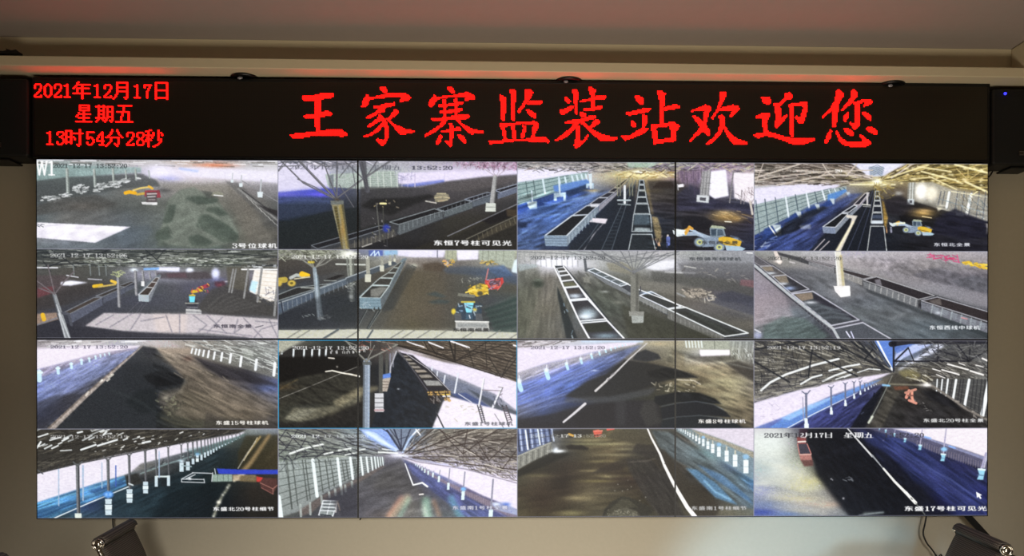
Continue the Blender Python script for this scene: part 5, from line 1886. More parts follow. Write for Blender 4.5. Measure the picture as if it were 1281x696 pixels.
def pic10():
    p = Pic(15, 10, 1270, 472, 10)
    p.grid(["a8a494 54544c 303430 302e2c 44403c 50483c 4c443a 5c5248 584c40 4c4034",
            "302a28 2c2826 2c2a28 2c2c2c 4c4440 c8c0c8 786c60 4c4238 4c4034 4c4034",
            "1c1a18 1e1c1a 201e1c 24221f 20242a 54504c 8c8890 d0c8d8 c0b8b8 948a80",
            "201e1a 26241f 282622 2a2822 22242a 20242c 4c4840 8c90a4 dcd4e4 d8d0e0",
            "2c2a22 2c2c26 34342c 403c32 24262c 1e242c 2c2c2c 50587c d4d0e0 dcd4e4",
            "34342a 40403a 403c30 2a2824 28282e 202830 242a30 b4b0b4 e0d8e4 dcd4e4",
            "38362c 38362c 24221f 1e1c1c 26282c 20242c 2c3034 dcd4dc e0d8e4 dcd4e0"], 4)
    # sky side
    p.poly("640,60 700,80 900,130 1090,170 1270,235 1270,390 1000,240 800,160 670,85", 'dcd4e4', .98, 2)
    p.poly("660,80 800,150 950,205 1150,290 1270,380 1270,405 1100,350 930,290 820,200 700,110", '7c8090', .85, 3, .15)
    p.poly("850,200 1000,240 1150,300 1180,350 1050,330 920,285", '687088', .7, 5, .2)
    p.poly("1000,260 1270,385 1270,400 1130,360", '2c343c', .6, 4)
    p.poly("920,290 1000,285 1080,330 1130,360 1060,350 960,312", '3c4c80', .85, 3)
    p.poly("920,305 1060,345 1270,405 1270,472 820,472 880,330", 'e4dce8', .98, 2)
    p.dashes("900,330 1100,370 1050,450 880,450", 12, 20, 4, .2, ['bcb4a0'], .7, .4)
    for x0, y0, x1, y1, w_ in ((822, 150, 815, 210, 7), (850, 175, 845, 220, 6), (890, 195, 882, 240, 7), (958, 185, 940, 285, 8), (780, 140, 775, 170, 5)):
        p.line([(x0, y0), (x1, y1)], w_, 'd8dce8')
    p.line("1095,210 1065,360", 8, 'e8e8f0')
    p.line("1098,212 1070,360", 3, '9c9ca8')
    p.line("1188,255 1140,360", 10, 'e0e0e8')
    p.line("1192,260 1150,355", 4, '5c5c68')
    for t in ("1085,270 1190,275", "1170,255 1195,258", "1175,300 1190,290"):
        p.line(t, 4, '8c8088')
    p.dashes("1150,310 1190,300 1190,350 1140,360", 12, 18, 5, 1.2, ['54586c', 'a8a4b4'], .8, .3)
    for a, b in (((1060, 350), (1085, 440)), ((1075, 350), (1098, 432)), ((1190, 350), (1225, 460)), ((1210, 350), (1240, 430))):
        p.line([a, b], 5, '2c2c34')
    for i in range(8):
        p.line([(1062 + i * 3, 362 + i * 11), (1084 + i * 2.5, 358 + i * 11)], 4, '54545c')
        p.line([(1192 + i * 4, 362 + i * 11), (1216 + i * 3, 358 + i * 11)], 4, '6c5c64')
    p.line("820,340 885,472", 7, '3c3c40')
    p.line("1150,395 1200,472", 4, '8c8890')
    p.line("960,290 1030,335", 5, 'c8c8d0')
    # dark lane
    p.poly("640,72 700,130 800,300 850,345 820,472 500,472 560,280 600,150", '1e232b', 1, 2, .06)
    p.grain("640,72 800,300 850,472 500,472", .3, 16, 9, .6)
    p.blob(645, 265, 7, 4, 'c8ccd4', .8)
    # coal train
    p.poly("650,75 720,90 830,180 915,275 915,300 800,300 720,170", '26242a', 1, 1)
    for rim, c in (("775,220 855,222 880,250 795,250", 'a8a8a4'), ("750,192 808,190 828,208 768,210", 'a49c90'), ("728,165 782,165 800,180 745,182", 'b4a898'), ("708,145 752,146 768,160 724,160", 'a49c90'), ("690,125 730,128 745,140 705,140", '9c9488'), ("672,105 708,108 722,120 688,120", 'b0a898'), ("658,88 690,92 702,102 672,102", '9c9488')):
        p.poly(rim, c, .85, 1, .15)
        q = [tuple(float(v) for v in z.split(',')) for z in rim.split()]
        p.line([q[3], q[2]], 5, '302c28')
    p.line("655,75 740,190 800,275", 5, '54545c')
    p.line("690,85 800,160 915,275", 4, 'b4b0b4')
    p.poly("795,275 915,272 918,300 800,302", '2c2824')
    for t, c in (("800,283 915,280", 'c8a058'), ("805,295 875,293", 'd8b060'), ("880,295 915,293", 'f0d050'), ("880,303 915,302", 'e4e0e4')):
        p.line(t, 8, c, .95)
    p.dashes("795,275 918,275 915,335 800,335", 34, 16, 6, 1.4, ['241c18', 'c89c54', '54443c', 'a8884c'], .8, .5)
    p.poly("800,300 870,300 850,345 800,330", '241f20', .8, 2)
    p.dashes("800,305 870,305 850,345 800,335", 14, 16, 5, 1, ['6c6460', '8c8480'], .8, .6)
    # roof
    p.poly("500,10 1270,10 1270,230 1180,190 1090,165 930,120 780,80 640,40", '4c4238', 1, 1, .08)
    for i in range(26):
        f = i / 25
        p.line([(640 + 180 * f, 20 - 10 * f), (1270, 228 - 225 * f)], 7, '302820' if i % 2 else '6c5f50', .6)
    p.dashes("640,10 1270,10 1270,220 940,120", 200, 60, 4, .3, ['241c16', '8c7c6c', '3c3028', 'b0a08c'], .7, .25)
    for t, w_ in (("905,12 1015,50", 9), ("800,22 880,52", 7), ("720,30 780,48", 6), ("690,18 740,38", 5), ("1250,38 1270,44", 8)):
        p.line(t, w_, 'ece8ec', .95)
    for t, w_ in (("640,40 940,125 1200,205", 7), ("910,10 942,120", 9), ("942,30 942,120", 7), ("942,122 1120,15", 5), ("942,122 1010,95 1270,10", 5), ("942,122 840,80 790,10", 5), ("1120,100 1185,205", 5), ("1185,205 1270,100", 5), ("1185,205 1225,120 1270,80", 4), ("1185,205 1120,160", 4), ("640,40 780,60 900,95", 5), ("780,20 800,60", 5), ("1010,50 1040,150", 4), ("850,60 1050,70 1270,130", 5), ("1100,10 1110,160", 4)):
        p.line(t, w_, '241e1a', .9)
    p.dashes("1080,140 1200,180 1200,215 1080,180", 16, 26, 4, .4, ['5c544c', '3c3430'], .8, .5)
    p.dashes("660,60 900,110 1100,165 1270,240 1270,225 1000,140", 50, 30, 4, .25, ['784c40', 'a88478', '5c4c44'], .7, .2)
    # left wall with slits
    p.poly("15,50 400,50 470,60 470,90 270,90 15,105", '2c2a28', .9, 2, .2)
    for i in range(20):
        p.line([(90 + i * 10, 62), (90 + i * 10, 90)], 3, '1a1816', .8)
    for x, h in ((38, 24), (98, 42), (153, 46), (195, 44), (233, 46), (267, 38)):
        p.line([(x, 80 - h * .4), (x - 2, 58 + h)], 9, 'dce4e8')
    p.dashes("280,65 480,65 480,78 280,78", 24, 10, 5, 1.5, ['c8c8c8', 'e8e8e4'], .7, .1)
    p.poly("15,20 60,10 150,10 60,62 15,80", 'a8a898', 1, 2)
    p.line("15,92 60,60 160,12", 8, '84847c', .8, 1)
    # coal slope
    p.poly("15,100 280,92 440,100 460,140 380,170 200,190 40,235 15,240", '161412', .9, 5)
    p.poly("15,240 100,210 300,175 440,190 450,280 300,330 120,350 15,340", '35332b', .8, 6, .12)
    p.blob(50, 255, 60, 14, '50402a', .6)
    p.line("15,275 70,240 120,215", 5, '8c7444', .5, 2)
    p.line("15,318 200,245 430,150", 2.5, 'a8a49c', .9)
    for t in ("130,235 300,270 400,285", "110,290 200,330 300,350", "180,260 260,330", "260,225 330,270 430,300", "120,330 180,345"):
        p.line(t, 8, '1c1a16', .8, 3)
    p.poly("50,420 100,360 230,365 300,350 440,270 460,290 440,330 260,400 130,440", '6a6654', .8, 7, .2)
    p.poly("50,415 120,375 220,370 160,410 100,430", '8c8a78', .6, 8, .3)
    p.poly("300,330 440,255 540,250 540,270 440,300 330,360", '948a6c', .6, 8)
    p.poly("15,430 60,440 200,430 300,400 460,330 460,472 15,472", '201e1c', .85, 7, .1)
    p.line("265,175 300,170 350,182 400,190 440,200", [6, 9], 'ece4d4')
    p.line("280,104 310,107", 6, 'e8e0d4')
    p.blob(325, 150, 5, 5, 'c8c0b4', .8)
    p.grain("15,180 450,180 450,472 15,472", .25, 14, 6, .5)
    # columns and stacked blocks
    for x, w_, y0, y1 in ((554, 22, 95, 285), (585, 14, 90, 190), (603, 9, 85, 180), (618, 6, 80, 150)):
        p.line([(x, y0), (x, y1)], w_, '50504c' if x < 590 else '7c7c88')
    p.line("635,70 605,150 600,190", 7, 'b4b4bc', .9)
    p.poly("522,288 568,288 568,384 522,384", 'c8c8cc')
    for y in (312, 336, 360):
        p.line([(522, y), (568, y)], 4, '5c5c60')
    p.line("524,375 566,375", 12, 'b89ca0')
    p.poly("562,215 602,190 604,210 586,278 562,278", 'b0a498')
    p.poly("564,190 604,182 606,205 564,212", '5c84d4', 1, 1)
    for y in (228, 243, 258):
        p.line([(563, y), (594, y)], 3, '6c6058')
    p.line("480,125 477,472", 36, '8c98a8')
    p.line("466,130 464,472", 7, '5c646c')
    p.line("490,130 488,472", 6, 'a8b8cc', .9)
    p.poly("458,124 504,124 504,140 458,140", '5c6060')
    for t, w_ in (("478,122 440,85 370,15", 9), ("478,122 500,105 640,35", 9), ("478,122 520,40", 5), ("640,35 500,10", 6), ("500,10 500,70", 4), ("350,10 480,60", 5), ("440,20 430,70", 4)):
        p.line(t, w_, '74746c', .95)
        p.line(t, 2, 'b0aca4', .7)
    p.dashes("440,10 640,10 640,60 440,75", 50, 26, 4, .3, ['8c5448', '3c3430', 'd0a898', '5c5048'], .7, .5)
    p.grain(None, .07, 8, 4)
    p.stamptext('2021-12-17 13:52:20', 90, 42, 402, 21, 'f0f0f0', None, .85)
    p.caption('东盛1号柱球机', 990, 436, 260, 22, '54545c', None, .9)
    return p.done()


def pic11():
    p = Pic(8, 10, 1272, 480, 11)
    p.grid(["a49ca0 b8b4b8 c0c0c8 c0c8d4 b0b0b0 a4a090 a49c84 acac98 a0a49c 8c9090",
            "dcd4e4 dcd4e4 d0c8e0 a0a4c0 706c68 6c6658 84806c b4b4b0 a8a898 8c8c88",
            "ccc4d4 a4a4cc 808cc8 4c5880 303034 40382c 6c6450 948468 8c8068 54504a",
            "8088b4 6c7cc0 5068a8 34384c 282a2c 2e2c28 54503c 746a50 948c6c 6c665c",
            "7880ac 5c6ca4 34406a 2c2e34 2a2c2a 34342c 4c4838 605844 8c8668 786f5c",
            "606478 3c4870 2c303c 26262a 2c2c2e 30302a 22221f 34322c 6c6450 60584a",
            "343640 28283a 202024 242224 2a2a2a 2c2c28 24262a 262420 34302a 44403a"], 5)
    p.poly("8,55 200,50 660,15 640,35 400,75 150,135 8,185", 'dcd4e4', .98, 3)
    p.dashes("8,10 360,10 200,45 8,50", 60, 60, 5, -.15, ['7c7478', 'b4acb0', '54504c', 'd8d4d8'], .7, .12)
    p.poly("350,10 680,10 680,24 350,22", 'c0d0e4', .9, 2)
    p.poly("8,185 150,140 340,98 560,50 640,35 500,70 300,140 150,180 8,240", 'a09ca0', .6, 3, .15)
    for i in range(40):
        x = 10 + i * 9
        p.line([(x, 205 - i * 3.0), (x, 228 - i * 3.3)], 2, '6c6c78', .4)
    p.poly("8,250 200,190 420,110 680,30 560,120 400,210 250,300 8,360", '5870bc', .55, 8, .12)
    p.grain("8,200 600,40 560,150 300,300 8,460", .3, 46, 5, -.42)
    for t in ("20,340 200,250 420,170", "8,380 160,320 330,290", "100,260 300,190 460,120", "30,400 120,370 300,330 420,310"):
        p.line(t, 9, '8c9cd0', .4, 3)
    p.blob(420, 172, 20, 4, 'c8d4f4', .7)
    for x, y, s_ in ((25, 250, 24), (170, 190, 22), (275, 148, 15), (350, 120, 13), (405, 95, 11), (447, 80, 9), (480, 68, 8), (507, 58, 7), (530, 50, 6), (550, 44, 5), (568, 38, 5), (585, 34, 4)):
        p.line([(x - s_ * .3, y - s_ * .6), (x + s_ * .2, y + s_)], s_ * 1.0, 'b4d8ec')
        p.blob(x - s_ * .25, y - s_ * .9, s_ * .62, s_ * .55, 'dce8f8', 1, 4)
        p.line([(x - s_ * .2, y - s_ * 2.1), (x - s_ * .2, y - s_)], max(s_ * .25, 2), 'e8e8f0', .8)
    # coal
    p.poly("690,60 760,85 775,110 700,125 620,115 640,80", '2a2c30', .9, 4, .08)
    p.poly("580,115 700,130 820,155 920,180 980,212 860,215 740,240 650,280 400,330 260,310 380,230 480,190", '262626', .9, 6, .08)
    p.poly("700,180 800,155 860,165 975,210 860,212 720,210", '1c1c1c', .9, 3)
    p.poly("8,430 200,400 380,350 600,330 760,330 780,480 8,480", '28262a', .85, 8, .1)
    p.poly("270,315 500,310 650,280 750,260 720,300 560,335 380,345 260,340", '4a4c50', .6, 7, .1)
    p.poly("300,420 400,360 530,340 520,440 330,470", '242224', .7, 7)
    p.poly("740,310 860,285 980,290 1060,320 1100,350 980,345 860,340 770,360 735,340", '1c1e20', 1, 3, .05)
    p.poly("770,370 860,345 960,335 1060,355 1120,390 1150,420 1000,410 860,415 780,430", '202226', 1, 3, .05)
    p.poly("780,440 860,420 980,412 1100,425 1170,450 1220,480 770,480", '22262a', 1, 3, .05)
    for t in ("775,362 860,345 960,335 1050,350 1110,380", "785,432 860,418 980,410 1090,422 1160,445"):
        p.line(t, 4, '545c64', .8, 1)
    p.line("560,340 560,440", 50, '3c3c3e', .5, 6)
    p.poly("680,340 740,330 760,400 780,450 700,470 660,400", '44433e', .5, 8, .15)
    # lit ground on the right
    p.poly("830,60 900,90 900,160 980,200 1100,250 1260,330 1260,480 1200,460 1110,350 1060,310 960,285 860,250 760,240 860,215 985,212 860,160 840,110", '786c54', .5, 7, .12)
    p.grain("830,60 1100,100 1272,220 1272,480 1100,380 730,250", .4, 36, 8, .35)
    for x, y, rx, ry in ((960, 160, 60, 14), (1060, 180, 60, 16), (1090, 225, 50, 14), (1180, 230, 60, 20), (1040, 250, 60, 12), (1130, 300, 50, 14), (900, 235, 30, 8)):
        p.blob(x, y, rx, ry, 'b8b08c', .55)
    p.dashes("720,240 980,215 960,280 740,290", 50, 16, 6, .2, ['8c8470', '34342c', 'c8c0a8'], .6, .6)
    p.line("860,220 950,225 985,245", 6, 'e8e0cc', .7, 1)
    # openings
    p.poly("980,62 1140,62 1145,92 1060,95 985,98", 'f8f0fc', 1, 3)
    p.poly("990,12 1140,12 1140,60 990,60", 'a4a898', .8, 3, .1)
    p.line("1060,14 1060,58", 4, '74786c')
    for x in (905, 922, 938, 955, 972, 988):
        p.line([(x, 10), (x + 5, 48)], 8, 'd8e0dc', .9)
    for x in range(1150, 1272, 12):
        p.line([(x, 20), (x - 10, 110)], 4, 'c8ccc4' if (x // 12) % 3 == 0 else '74766c', .6)
    p.dashes("1150,60 1272,60 1272,130 1150,110", 40, 26, 4, 1.3, ['dce0dc', '54544c'], .6, .4)
    p.poly("900,95 1000,95 1150,90 1180,115 1000,130 920,110", '4c4840', .7, 6)
    p.poly("1110,130 1190,120 1272,160 1272,235 1180,180", '3c3834', .75, 6)
    p.line("1110,128 1272,165", 6, '8c8c84', .6, 2)
    p.blob(760, 30, 70, 14, 'c0b088', .6)
    # kerb pieces
    p.line("698,28 600,115 520,195 425,280", [5, 12], 'c8c4c4', 1)
    p.line("370,348 310,400 255,445", [14, 10], 'd0ccd0', 1)
    p.dashes("600,110 610,120 440,280 430,270", 16, 14, 8, -.8, ['e8e4e4', '7c787c'], .7, .2)
    p.grain(None, .06, 8, 4)
    p.stamptext('2021-12-17 13:52:20', 80, 42, 396, 20, '4c4858', None, .9)
    p.caption('东盛8号柱球机', 970, 430, 260, 24, 'f0ece8', '34302c')
    return p.done()


def pic12():
    p = Pic(10, 10, 1258, 472, 12)
    vp = (755, 180)
    p.grid(["34343a 3c3a38 44403c 50504e 44444c 4c6cb0 b0b8d8 606468 5c5c5c 4c4c50",
            "4c4c4c 545048 5c5850 5c5a54 4c4c4c 4c5c80 6c7890 48484c 4c4c4c 6c6c6c",
            "5c5850 68645a 706c64 706a60 5c5850 44444c 6c6854 504c48 54524c 6c6c6c",
            "5c5a54 78747c a8a4a8 b8b4c0 c0c0dc 6c6454 4a443a 403c38 5c5c58 7c7c78",
            "d0c8d8 d8d4e4 9098c0 5c6498 3c3c54 3c3c34 403a38 2c2c2c 383634 60605c",
            "d8d0e4 8090c8 4c5890 34386c 2c2c44 343430 302e30 28282c 2a2828 484644",
            "7088c8 4454a4 34386c 2c2c50 1c1e28 2c2c2c 28282c 202026 202024 3c3a38"], 4)
    # roof
    p.poly("10,10 655,10 745,170 500,210 250,270 10,340", '4c4a46', .55, 3)
    for i in range(24):
        f = i / 23
        p.line([(10 + 640 * f * f, 10 + 300 * (1 - f)) if f < .5 else (10 + 640 * (f - .2), 10), vp], 5 if i % 2 else 9, '26262a' if i % 2 else '78746a', .55)
    p.dashes("10,10 650,10 740,165 500,205 250,265 10,335", 520, 60, 6, lambda x, y: math.atan2(vp[1] - y, vp[0] - x), ['22242a', '8c887c', '34343a', 'b0aca0', '5c5850', '9c9888'], .8, .12)
    p.dashes("10,10 650,10 700,120 400,200 10,300", 160, 50, 4, 1.2, ['26262c', '34343a'], .7, .4)
    for t, w_ in (("50,272 100,230 180,190 330,140 460,108", 11), ("260,240 320,205 370,192", 9), ("375,225 440,195 530,165", 9), ("410,170 500,148 570,136", 9), ("445,215 520,190", 6), ("490,205 540,185", 5), ("560,180 620,160 680,165", 5)):
        p.line(t, w_, 'e8ecec', .95)
    for t in ("400,10 620,120 740,175", "520,10 700,150", "180,10 420,130 560,200", "10,120 200,230", "320,60 300,200", "560,10 640,100", "10,60 300,10", "640,60 600,110"):
        p.line(t, 9, '24262c', .85)
    p.poly("650,10 760,10 750,60 755,175 740,165 690,90", '5c84d4', .95, 2)
    p.poly("750,130 960,30 1100,10 860,10 770,60", 'b8c4ec', .9, 4)
    p.poly("760,10 900,10 770,80 755,60", '4c70c0', .8, 3)
    p.line("665,12 745,165", 9, 'f4f8ff')
    p.line("640,10 735,150", 6, '303440')
    p.line("780,165 1000,40", [8, 34], 'e4e8fc', .85, 4)
    p.line("755,150 800,100", 4, 'c8d4f4')
    # ridge truss, near
    p.line("740,30 840,18 1258,20", [30, 20], '2c2c34')
    p.blob(752, 28, 18, 18, '1c1c24', 1, 6)
    for t, w_ in (("752,40 752,170", 10), ("752,125 830,50", 9), ("752,120 1160,120", 8), ("1155,115 1080,20", 8), ("1155,115 1160,20", 7), ("1155,115 1258,60", 8), ("1155,115 980,60", 6), ("990,30 985,120", 6), ("960,60 1010,125", 5), ("830,50 860,120", 6), ("752,145 900,150", 5)):
        p.line(t, w_, '26262e')
    p.blob(1155, 115, 14, 10, '1c1c22', 1, 5)
    p.dashes("900,10 1258,30 1258,110 900,110", 110, 50, 5, .2, ['34343a', '8c8c8c', '60605c', '2c2c30'], .7, .5)
    p.dashes("800,125 1258,125 1258,215 1000,210 830,180", 200, 45, 5, .35, ['2c2c2e', '8c8880', '54504c', 'a8a49c', '3c3a38'], .8, .2)
    for t, w_ in (("1010,165 1100,190", 8), ("1040,135 1150,165", 8), ("1160,170 1230,192", 9), ("1100,130 1130,140", 5), ("1225,105 1258,120", 9), ("960,160 1000,172", 6), ("1190,140 1230,150", 5), ("980,190 1025,208", 5)):
        p.line(t, w_, 'ece8e4', .95)
    p.poly("780,170 850,165 900,190 850,230 790,215", '9c9058', .5, 8)
    p.dashes("810,180 960,200 960,250 840,220", 50, 24, 4, .4, ['e8e4d0', '6c6450', '4c463c', 'b0a888'], .7, .2)
    p.line("820,205 900,222 930,240", 6, 'f0ecd8', .7, 1)
    # open side
    p.poly("10,345 250,272 500,215 740,180 700,200 560,250 420,300 200,400 10,470", 'dcd4e6', 1, 2)
    p.dashes("10,270 260,230 740,170 600,205 260,275 10,350", 130, 40, 4, -.3, ['34343a', '8c8880', '5c5a54'], .7, .1)
    p.poly("90,470 200,400 420,310 600,240 700,210 560,280 350,390 200,472", '6090d8', .85, 3, .1)
    p.poly("150,420 300,350 440,300 420,320 200,430", '9cc4f0', .8, 3)
    p.line("185,472 330,395 560,285", 4, 'e8ecfc')
    p.poly("200,472 400,370 620,250 700,240 700,280 620,472", '343a70', .75, 5, .1)
    p.grain("200,472 620,250 700,250 620,472", .4, 30, 6, -.6)
    p.poly("520,472 600,350 690,250 715,265 690,330 630,430 600,472", '14161c', .9, 4)
    p.dashes("560,380 640,290 700,300 620,440", 16, 20, 7, -.6, ['4c5270', '0c0e14'], .6, .4)
    for x, y0, y1, w_, s_ in ((290, 290, 440, 12, 24), (422, 258, 375, 9, 16), (497, 238, 335, 8, 13), (543, 230, 300, 7, 11), (576, 228, 282, 6, 9), (600, 235, 268, 5, 7), (618, 235, 260, 4, 6), (634, 235, 250, 4, 5), (648, 232, 246, 3, 4), (660, 228, 240, 3, 3)):
        p.line([(x - 2, y0), (x, y1)], w_, '70748c')
        p.line([(x - s_ * .1, y1 - s_ * .6), (x, y1 + s_ * .5)], s_ * .7, 'dcecf8')
        p.poly([(x - s_ * .5, y1 + s_ * .3), (x + s_ * .5, y1 + s_ * .3), (x + s_ * .5, y1 + s_ * 1.5), (x - s_ * .5, y1 + s_ * 1.5)], 'dcecf8')
        p.line([(x - s_, y0 - s_ * .5), (x, y0 + 6), (x + s_ * .8, y0 - s_ * .7)], w_ * .5, '70748c')
    p.line("270,310 275,430", 5, '9c9cb0')
    p.dashes("30,330 200,330 180,410 30,440", 12, 24, 3, 0, ['a8a0b8'], .5, .5)
    # dump floor
    p.poly("700,250 760,185 900,230 950,260 1060,330 1258,450 1258,472 600,472", '2c2a2a', .6, 6, .08)
    p.poly("740,190 790,190 830,240 760,320 690,472 600,472 690,340", '4c4840', .7, 7, .12)
    p.poly("900,270 1000,280 1080,330 1110,380 1020,350 940,320", '1c1c20', .8, 7)
    p.grain("700,250 950,250 1258,450 1258,472 600,472", .35, 30, 9, .5)
    p.dashes("860,320 1000,350 960,400 860,350", 30, 12, 4, .2, ['b0aca8', '5c5a58'], .6, .6)
    p.line("745,195 710,270 670,350 620,442", [4, 7], '8c9088', .8)
    p.dashes("660,330 690,330 650,410 620,440", 12, 8, 8, -1.2, ['d0d4c8'], .9, .3)
    p.line("640,410 620,442", 12, 'd0d4c4', .9, 1)
    p.line("695,245 730,248", 10, '90ccf4', .9, 1)
    p.line("730,240 900,245", 5, 'c8c0a0', .7, 2)
    p.blob(930, 245, 34, 10, 'fcf8f4', 1)
    p.poly("750,252 830,250 835,268 760,272", '7c4c38', .8, 3, .2)
    p.line("835,275 820,310", 16, 'd8907c')
    p.line("850,275 850,310 858,335", 14, 'e09c84')
    p.line("815,285 870,268", 12, 'c88c78')
    p.line("835,325 872,340", 14, 'd89480')
    p.line("828,300 856,300", 8, '8c584c')
    # right wall
    p.poly("950,240 970,215 1258,215 1258,440 1130,370 1050,310", '4c4c4c', .85, 3, .1)
    for i in range(5):
        p.line([(960, 232 + i * 8), (1258, 245 + i * 42)], 3, '787874', .6)
    for x, y0, y1, w_ in ((985, 215, 275, 6), (1012, 215, 285, 7), (1042, 215, 300, 9), (1085, 218, 320, 12), (1155, 218, 355, 14), (1262, 225, 405, 22)):
        p.line([(x, y0), (x - (x - 950) * .12, y1)], w_, 'e8f0f4')
    for x in (1065, 1110, 1125, 1180, 1200, 1222, 1240):
        p.line([(x, 215), (x - 18, 330 + (x - 1100) * .5)], 5, '2c2c30', .8)
    p.line("960,250 1060,315 1130,365 1258,430", 12, '847c74', .9, 1)
    p.dashes("1060,310 1258,420 1258,460 1100,360", 50, 18, 7, .6, ['9c948c', '4c4844'], .7, .6)
    p.grain(None, .08, 8, 4)
    p.stamptext('2021-12-17 13:52:19', 80, 40, 390, 21, 'e8e8e8', None, .75)
    p.caption('东盛北20号柱全景', 908, 420, 330, 22, 'e8e8e8', '303030', .9)
    return p.done()


def pic13():
    p = Pic(25, 14, 1268, 464, 13)
    p.grid(["504e4c 3c3a38 343230 34322e 383430 3c3834 3c3a36 54544c 8c9494 7c8490",
            "4c4c4a 48443c 403c38 3c3a34 44423c 504c4c 6c6c70 4c5450 343c38 48443a",
            "48484a 54524e 7c787c b4b0b8 b0b0b8 70747c 30383a 222c30 2c2c24 403a2a",
            "b0acb8 dcd4e0 dcd4e4 d8d0dc 6c6c68 34383a 242c30 1c2628 2c2a20 403828",
            "dcd4dc c4c4dc 8cacd0 4c606c 2c2e30 1c2428 182428 1c2424 2c2c28 302c28",
            "78a8c8 4c84b4 3c5c90 2c404c 22303a 1e2c32 1c282c 141c20 28241f 26221e",
            "4c88b4 2c4c74 2c3c5c 283844 24343c 203038 1c262c 12181c 22201c 24211c",
            "3c6484 30444c 344c60 283844 24343c 202e34 1a2428 12161a 22201c 201d1a"], 4)
    # open side
    p.poly("25,235 240,185 420,150 640,110 880,62 1100,30 1060,55 800,130 560,190 500,240 330,290 25,385", 'dcd6e2', .98, 2)
    p.poly("25,388 330,290 480,250 490,300 300,380 110,464 25,464", '4c8cbc', .75, 4, .2)
    p.grain("25,388 480,250 490,300 110,464 25,464", .45, 50, 5, -.35)
    for t in ("40,400 200,345 420,285", "30,425 160,380", "60,440 260,365 430,300"):
        p.line(t, 7, '8cd0e8', .5, 2)
    p.poly("25,420 200,380 330,340 200,400 60,464 25,464", '20406c', .6, 5)
    p.poly("290,325 460,270 490,290 330,345", '28487c', .6, 5)
    p.line("105,468 300,385 500,305", 5, 'dce8f0')
    p.poly("480,248 545,235 570,290 520,300 490,300", '30302e', .95, 2, .2)
    p.line("480,250 640,205 860,150 1060,60", 8, '5c6468', .7, 2)
    p.line("560,240 700,190 870,140", 6, '94b0b0', .7, 1)
    p.dashes("560,200 870,120 870,150 560,240", 60, 20, 4, -.3, ['54585c', '98a8a8', '303438'], .7, .4)
    p.poly("780,120 900,100 1080,45 1110,40 1000,100 860,150", '6c9494', .5, 5)
    # roof
    p.poly("25,14 1110,14 1060,40 880,70 640,110 420,150 240,190 25,240", '37342f', .95, 3)
    p.dashes("25,14 1100,14 1000,45 640,108 420,145 240,185 25,235", 620, 60, 4, -.22, ['201e1c', '5c584e', '2c2a28', '706a5c', '48443c'], .8, .15)
    p.dashes("25,14 640,14 600,60 300,110 25,150", 40, 46, 6, -.35, ['dce0e0', 'f0f4f4', 'b8bcbc'], .9, .1)
    p.dashes("300,14 1000,14 700,90 300,140", 60, 14, 4, -.35, ['f0f0ec', 'c8c8c0'], .9, .2)
    for t in ("340,100 440,70", "30,110 50,80", "160,75 190,60", "370,45 385,30", "570,85 610,78", "255,120 330,95"):
        p.line(t, 9, 'e4e8e8', .95)
    p.line("25,240 240,190 420,155 640,112 880,66 1080,25", 4, '2a2c2c', .9)
    for i in range(24):
        x = 40 + i * 42
        y = 236 - i * 9.3
        p.line([(x, y), (x + 18, y - 28 + i * .6)], 3, '26282a', .8)
    # ground sheen
    p.poly("340,380 560,300 760,240 960,120 1000,110 900,240 760,330 560,420 400,460", '24343c', .5, 12)
    p.grain("110,464 560,260 960,110 960,464", .25, 60, 8, -.45)
    p.poly("700,330 960,280 940,464 600,464", '10171b', .55, 16)
    # road barrier at the right
    p.poly("1100,50 1268,45 1268,220 1060,215 1060,130", '38321f', .6, 6)
    p.line("1220,50 1130,180 1060,260", [16, 26], 'a4885c', .8, 4)
    p.line("1175,55 1110,140", 8, 'c0a468', .9, 2)
    p.line("1160,60 1090,175", 4, 'dccca0', .9)
    p.line("1090,240 1040,275", 16, 'dcd0b4', .9, 2)
    p.line("1268,110 1210,170", 16, '4c4430', .6, 5)
    p.poly("950,215 1060,220 1268,222 1268,245 1060,245 960,242", '2c40c0', 1, 1)
    p.line("940,216 945,245", 4, 'c8d0d8')
    p.poly("928,245 1030,245 1030,280 928,282", '94a89c', .95, 1)
    for x in (955, 985, 1010):
        p.line([(x, 246), (x, 280)], 3, '5c6c64')
    p.poly("1030,247 1150,250 1155,280 1035,275", 'b8a488', .9, 2, .1)
    p.poly("1070,250 1155,252 1155,285 1070,280", '6c5c3c', .8, 2)
    p.poly("1155,255 1190,262 1185,285 1155,282", 'c83c34', 1, 1)
    p.poly("1170,285 1190,262 1260,265 1262,305 1240,345 1180,315", '543430', 1, 1)
    p.line("1175,288 1240,318 1262,300", 4, 'a06c60')
    p.line("1240,318 1240,345", 4, 'a06c60')
    p.line("1180,312 1240,345", 4, '8c5850')
    # kerb of stones
    p.line("1150,80 1100,150 1060,215", 5, 'b0aca0', .8)
    for i in range(14):
        f = i / 13
        p.blob(1010 - 80 * f + p.rng.uniform(-5, 5), 300 + 155 * f, 8, 8, ['a8a894', 'd0d0c0', '7c7c6c'][i % 3], .85)
    p.blob(960, 385, 11, 9, 'ece8d8')
    # rack on the ground
    for t in ("770,268 885,270", "770,282 888,286", "885,268 888,286", "770,268 770,282", "825,236 930,240", "770,268 830,236", "930,236 925,280", "790,268 840,245"):
        p.line(t, 4, 'd8dce0', .95)
    p.blob(812, 266, 9, 7, 'e8ecf0')
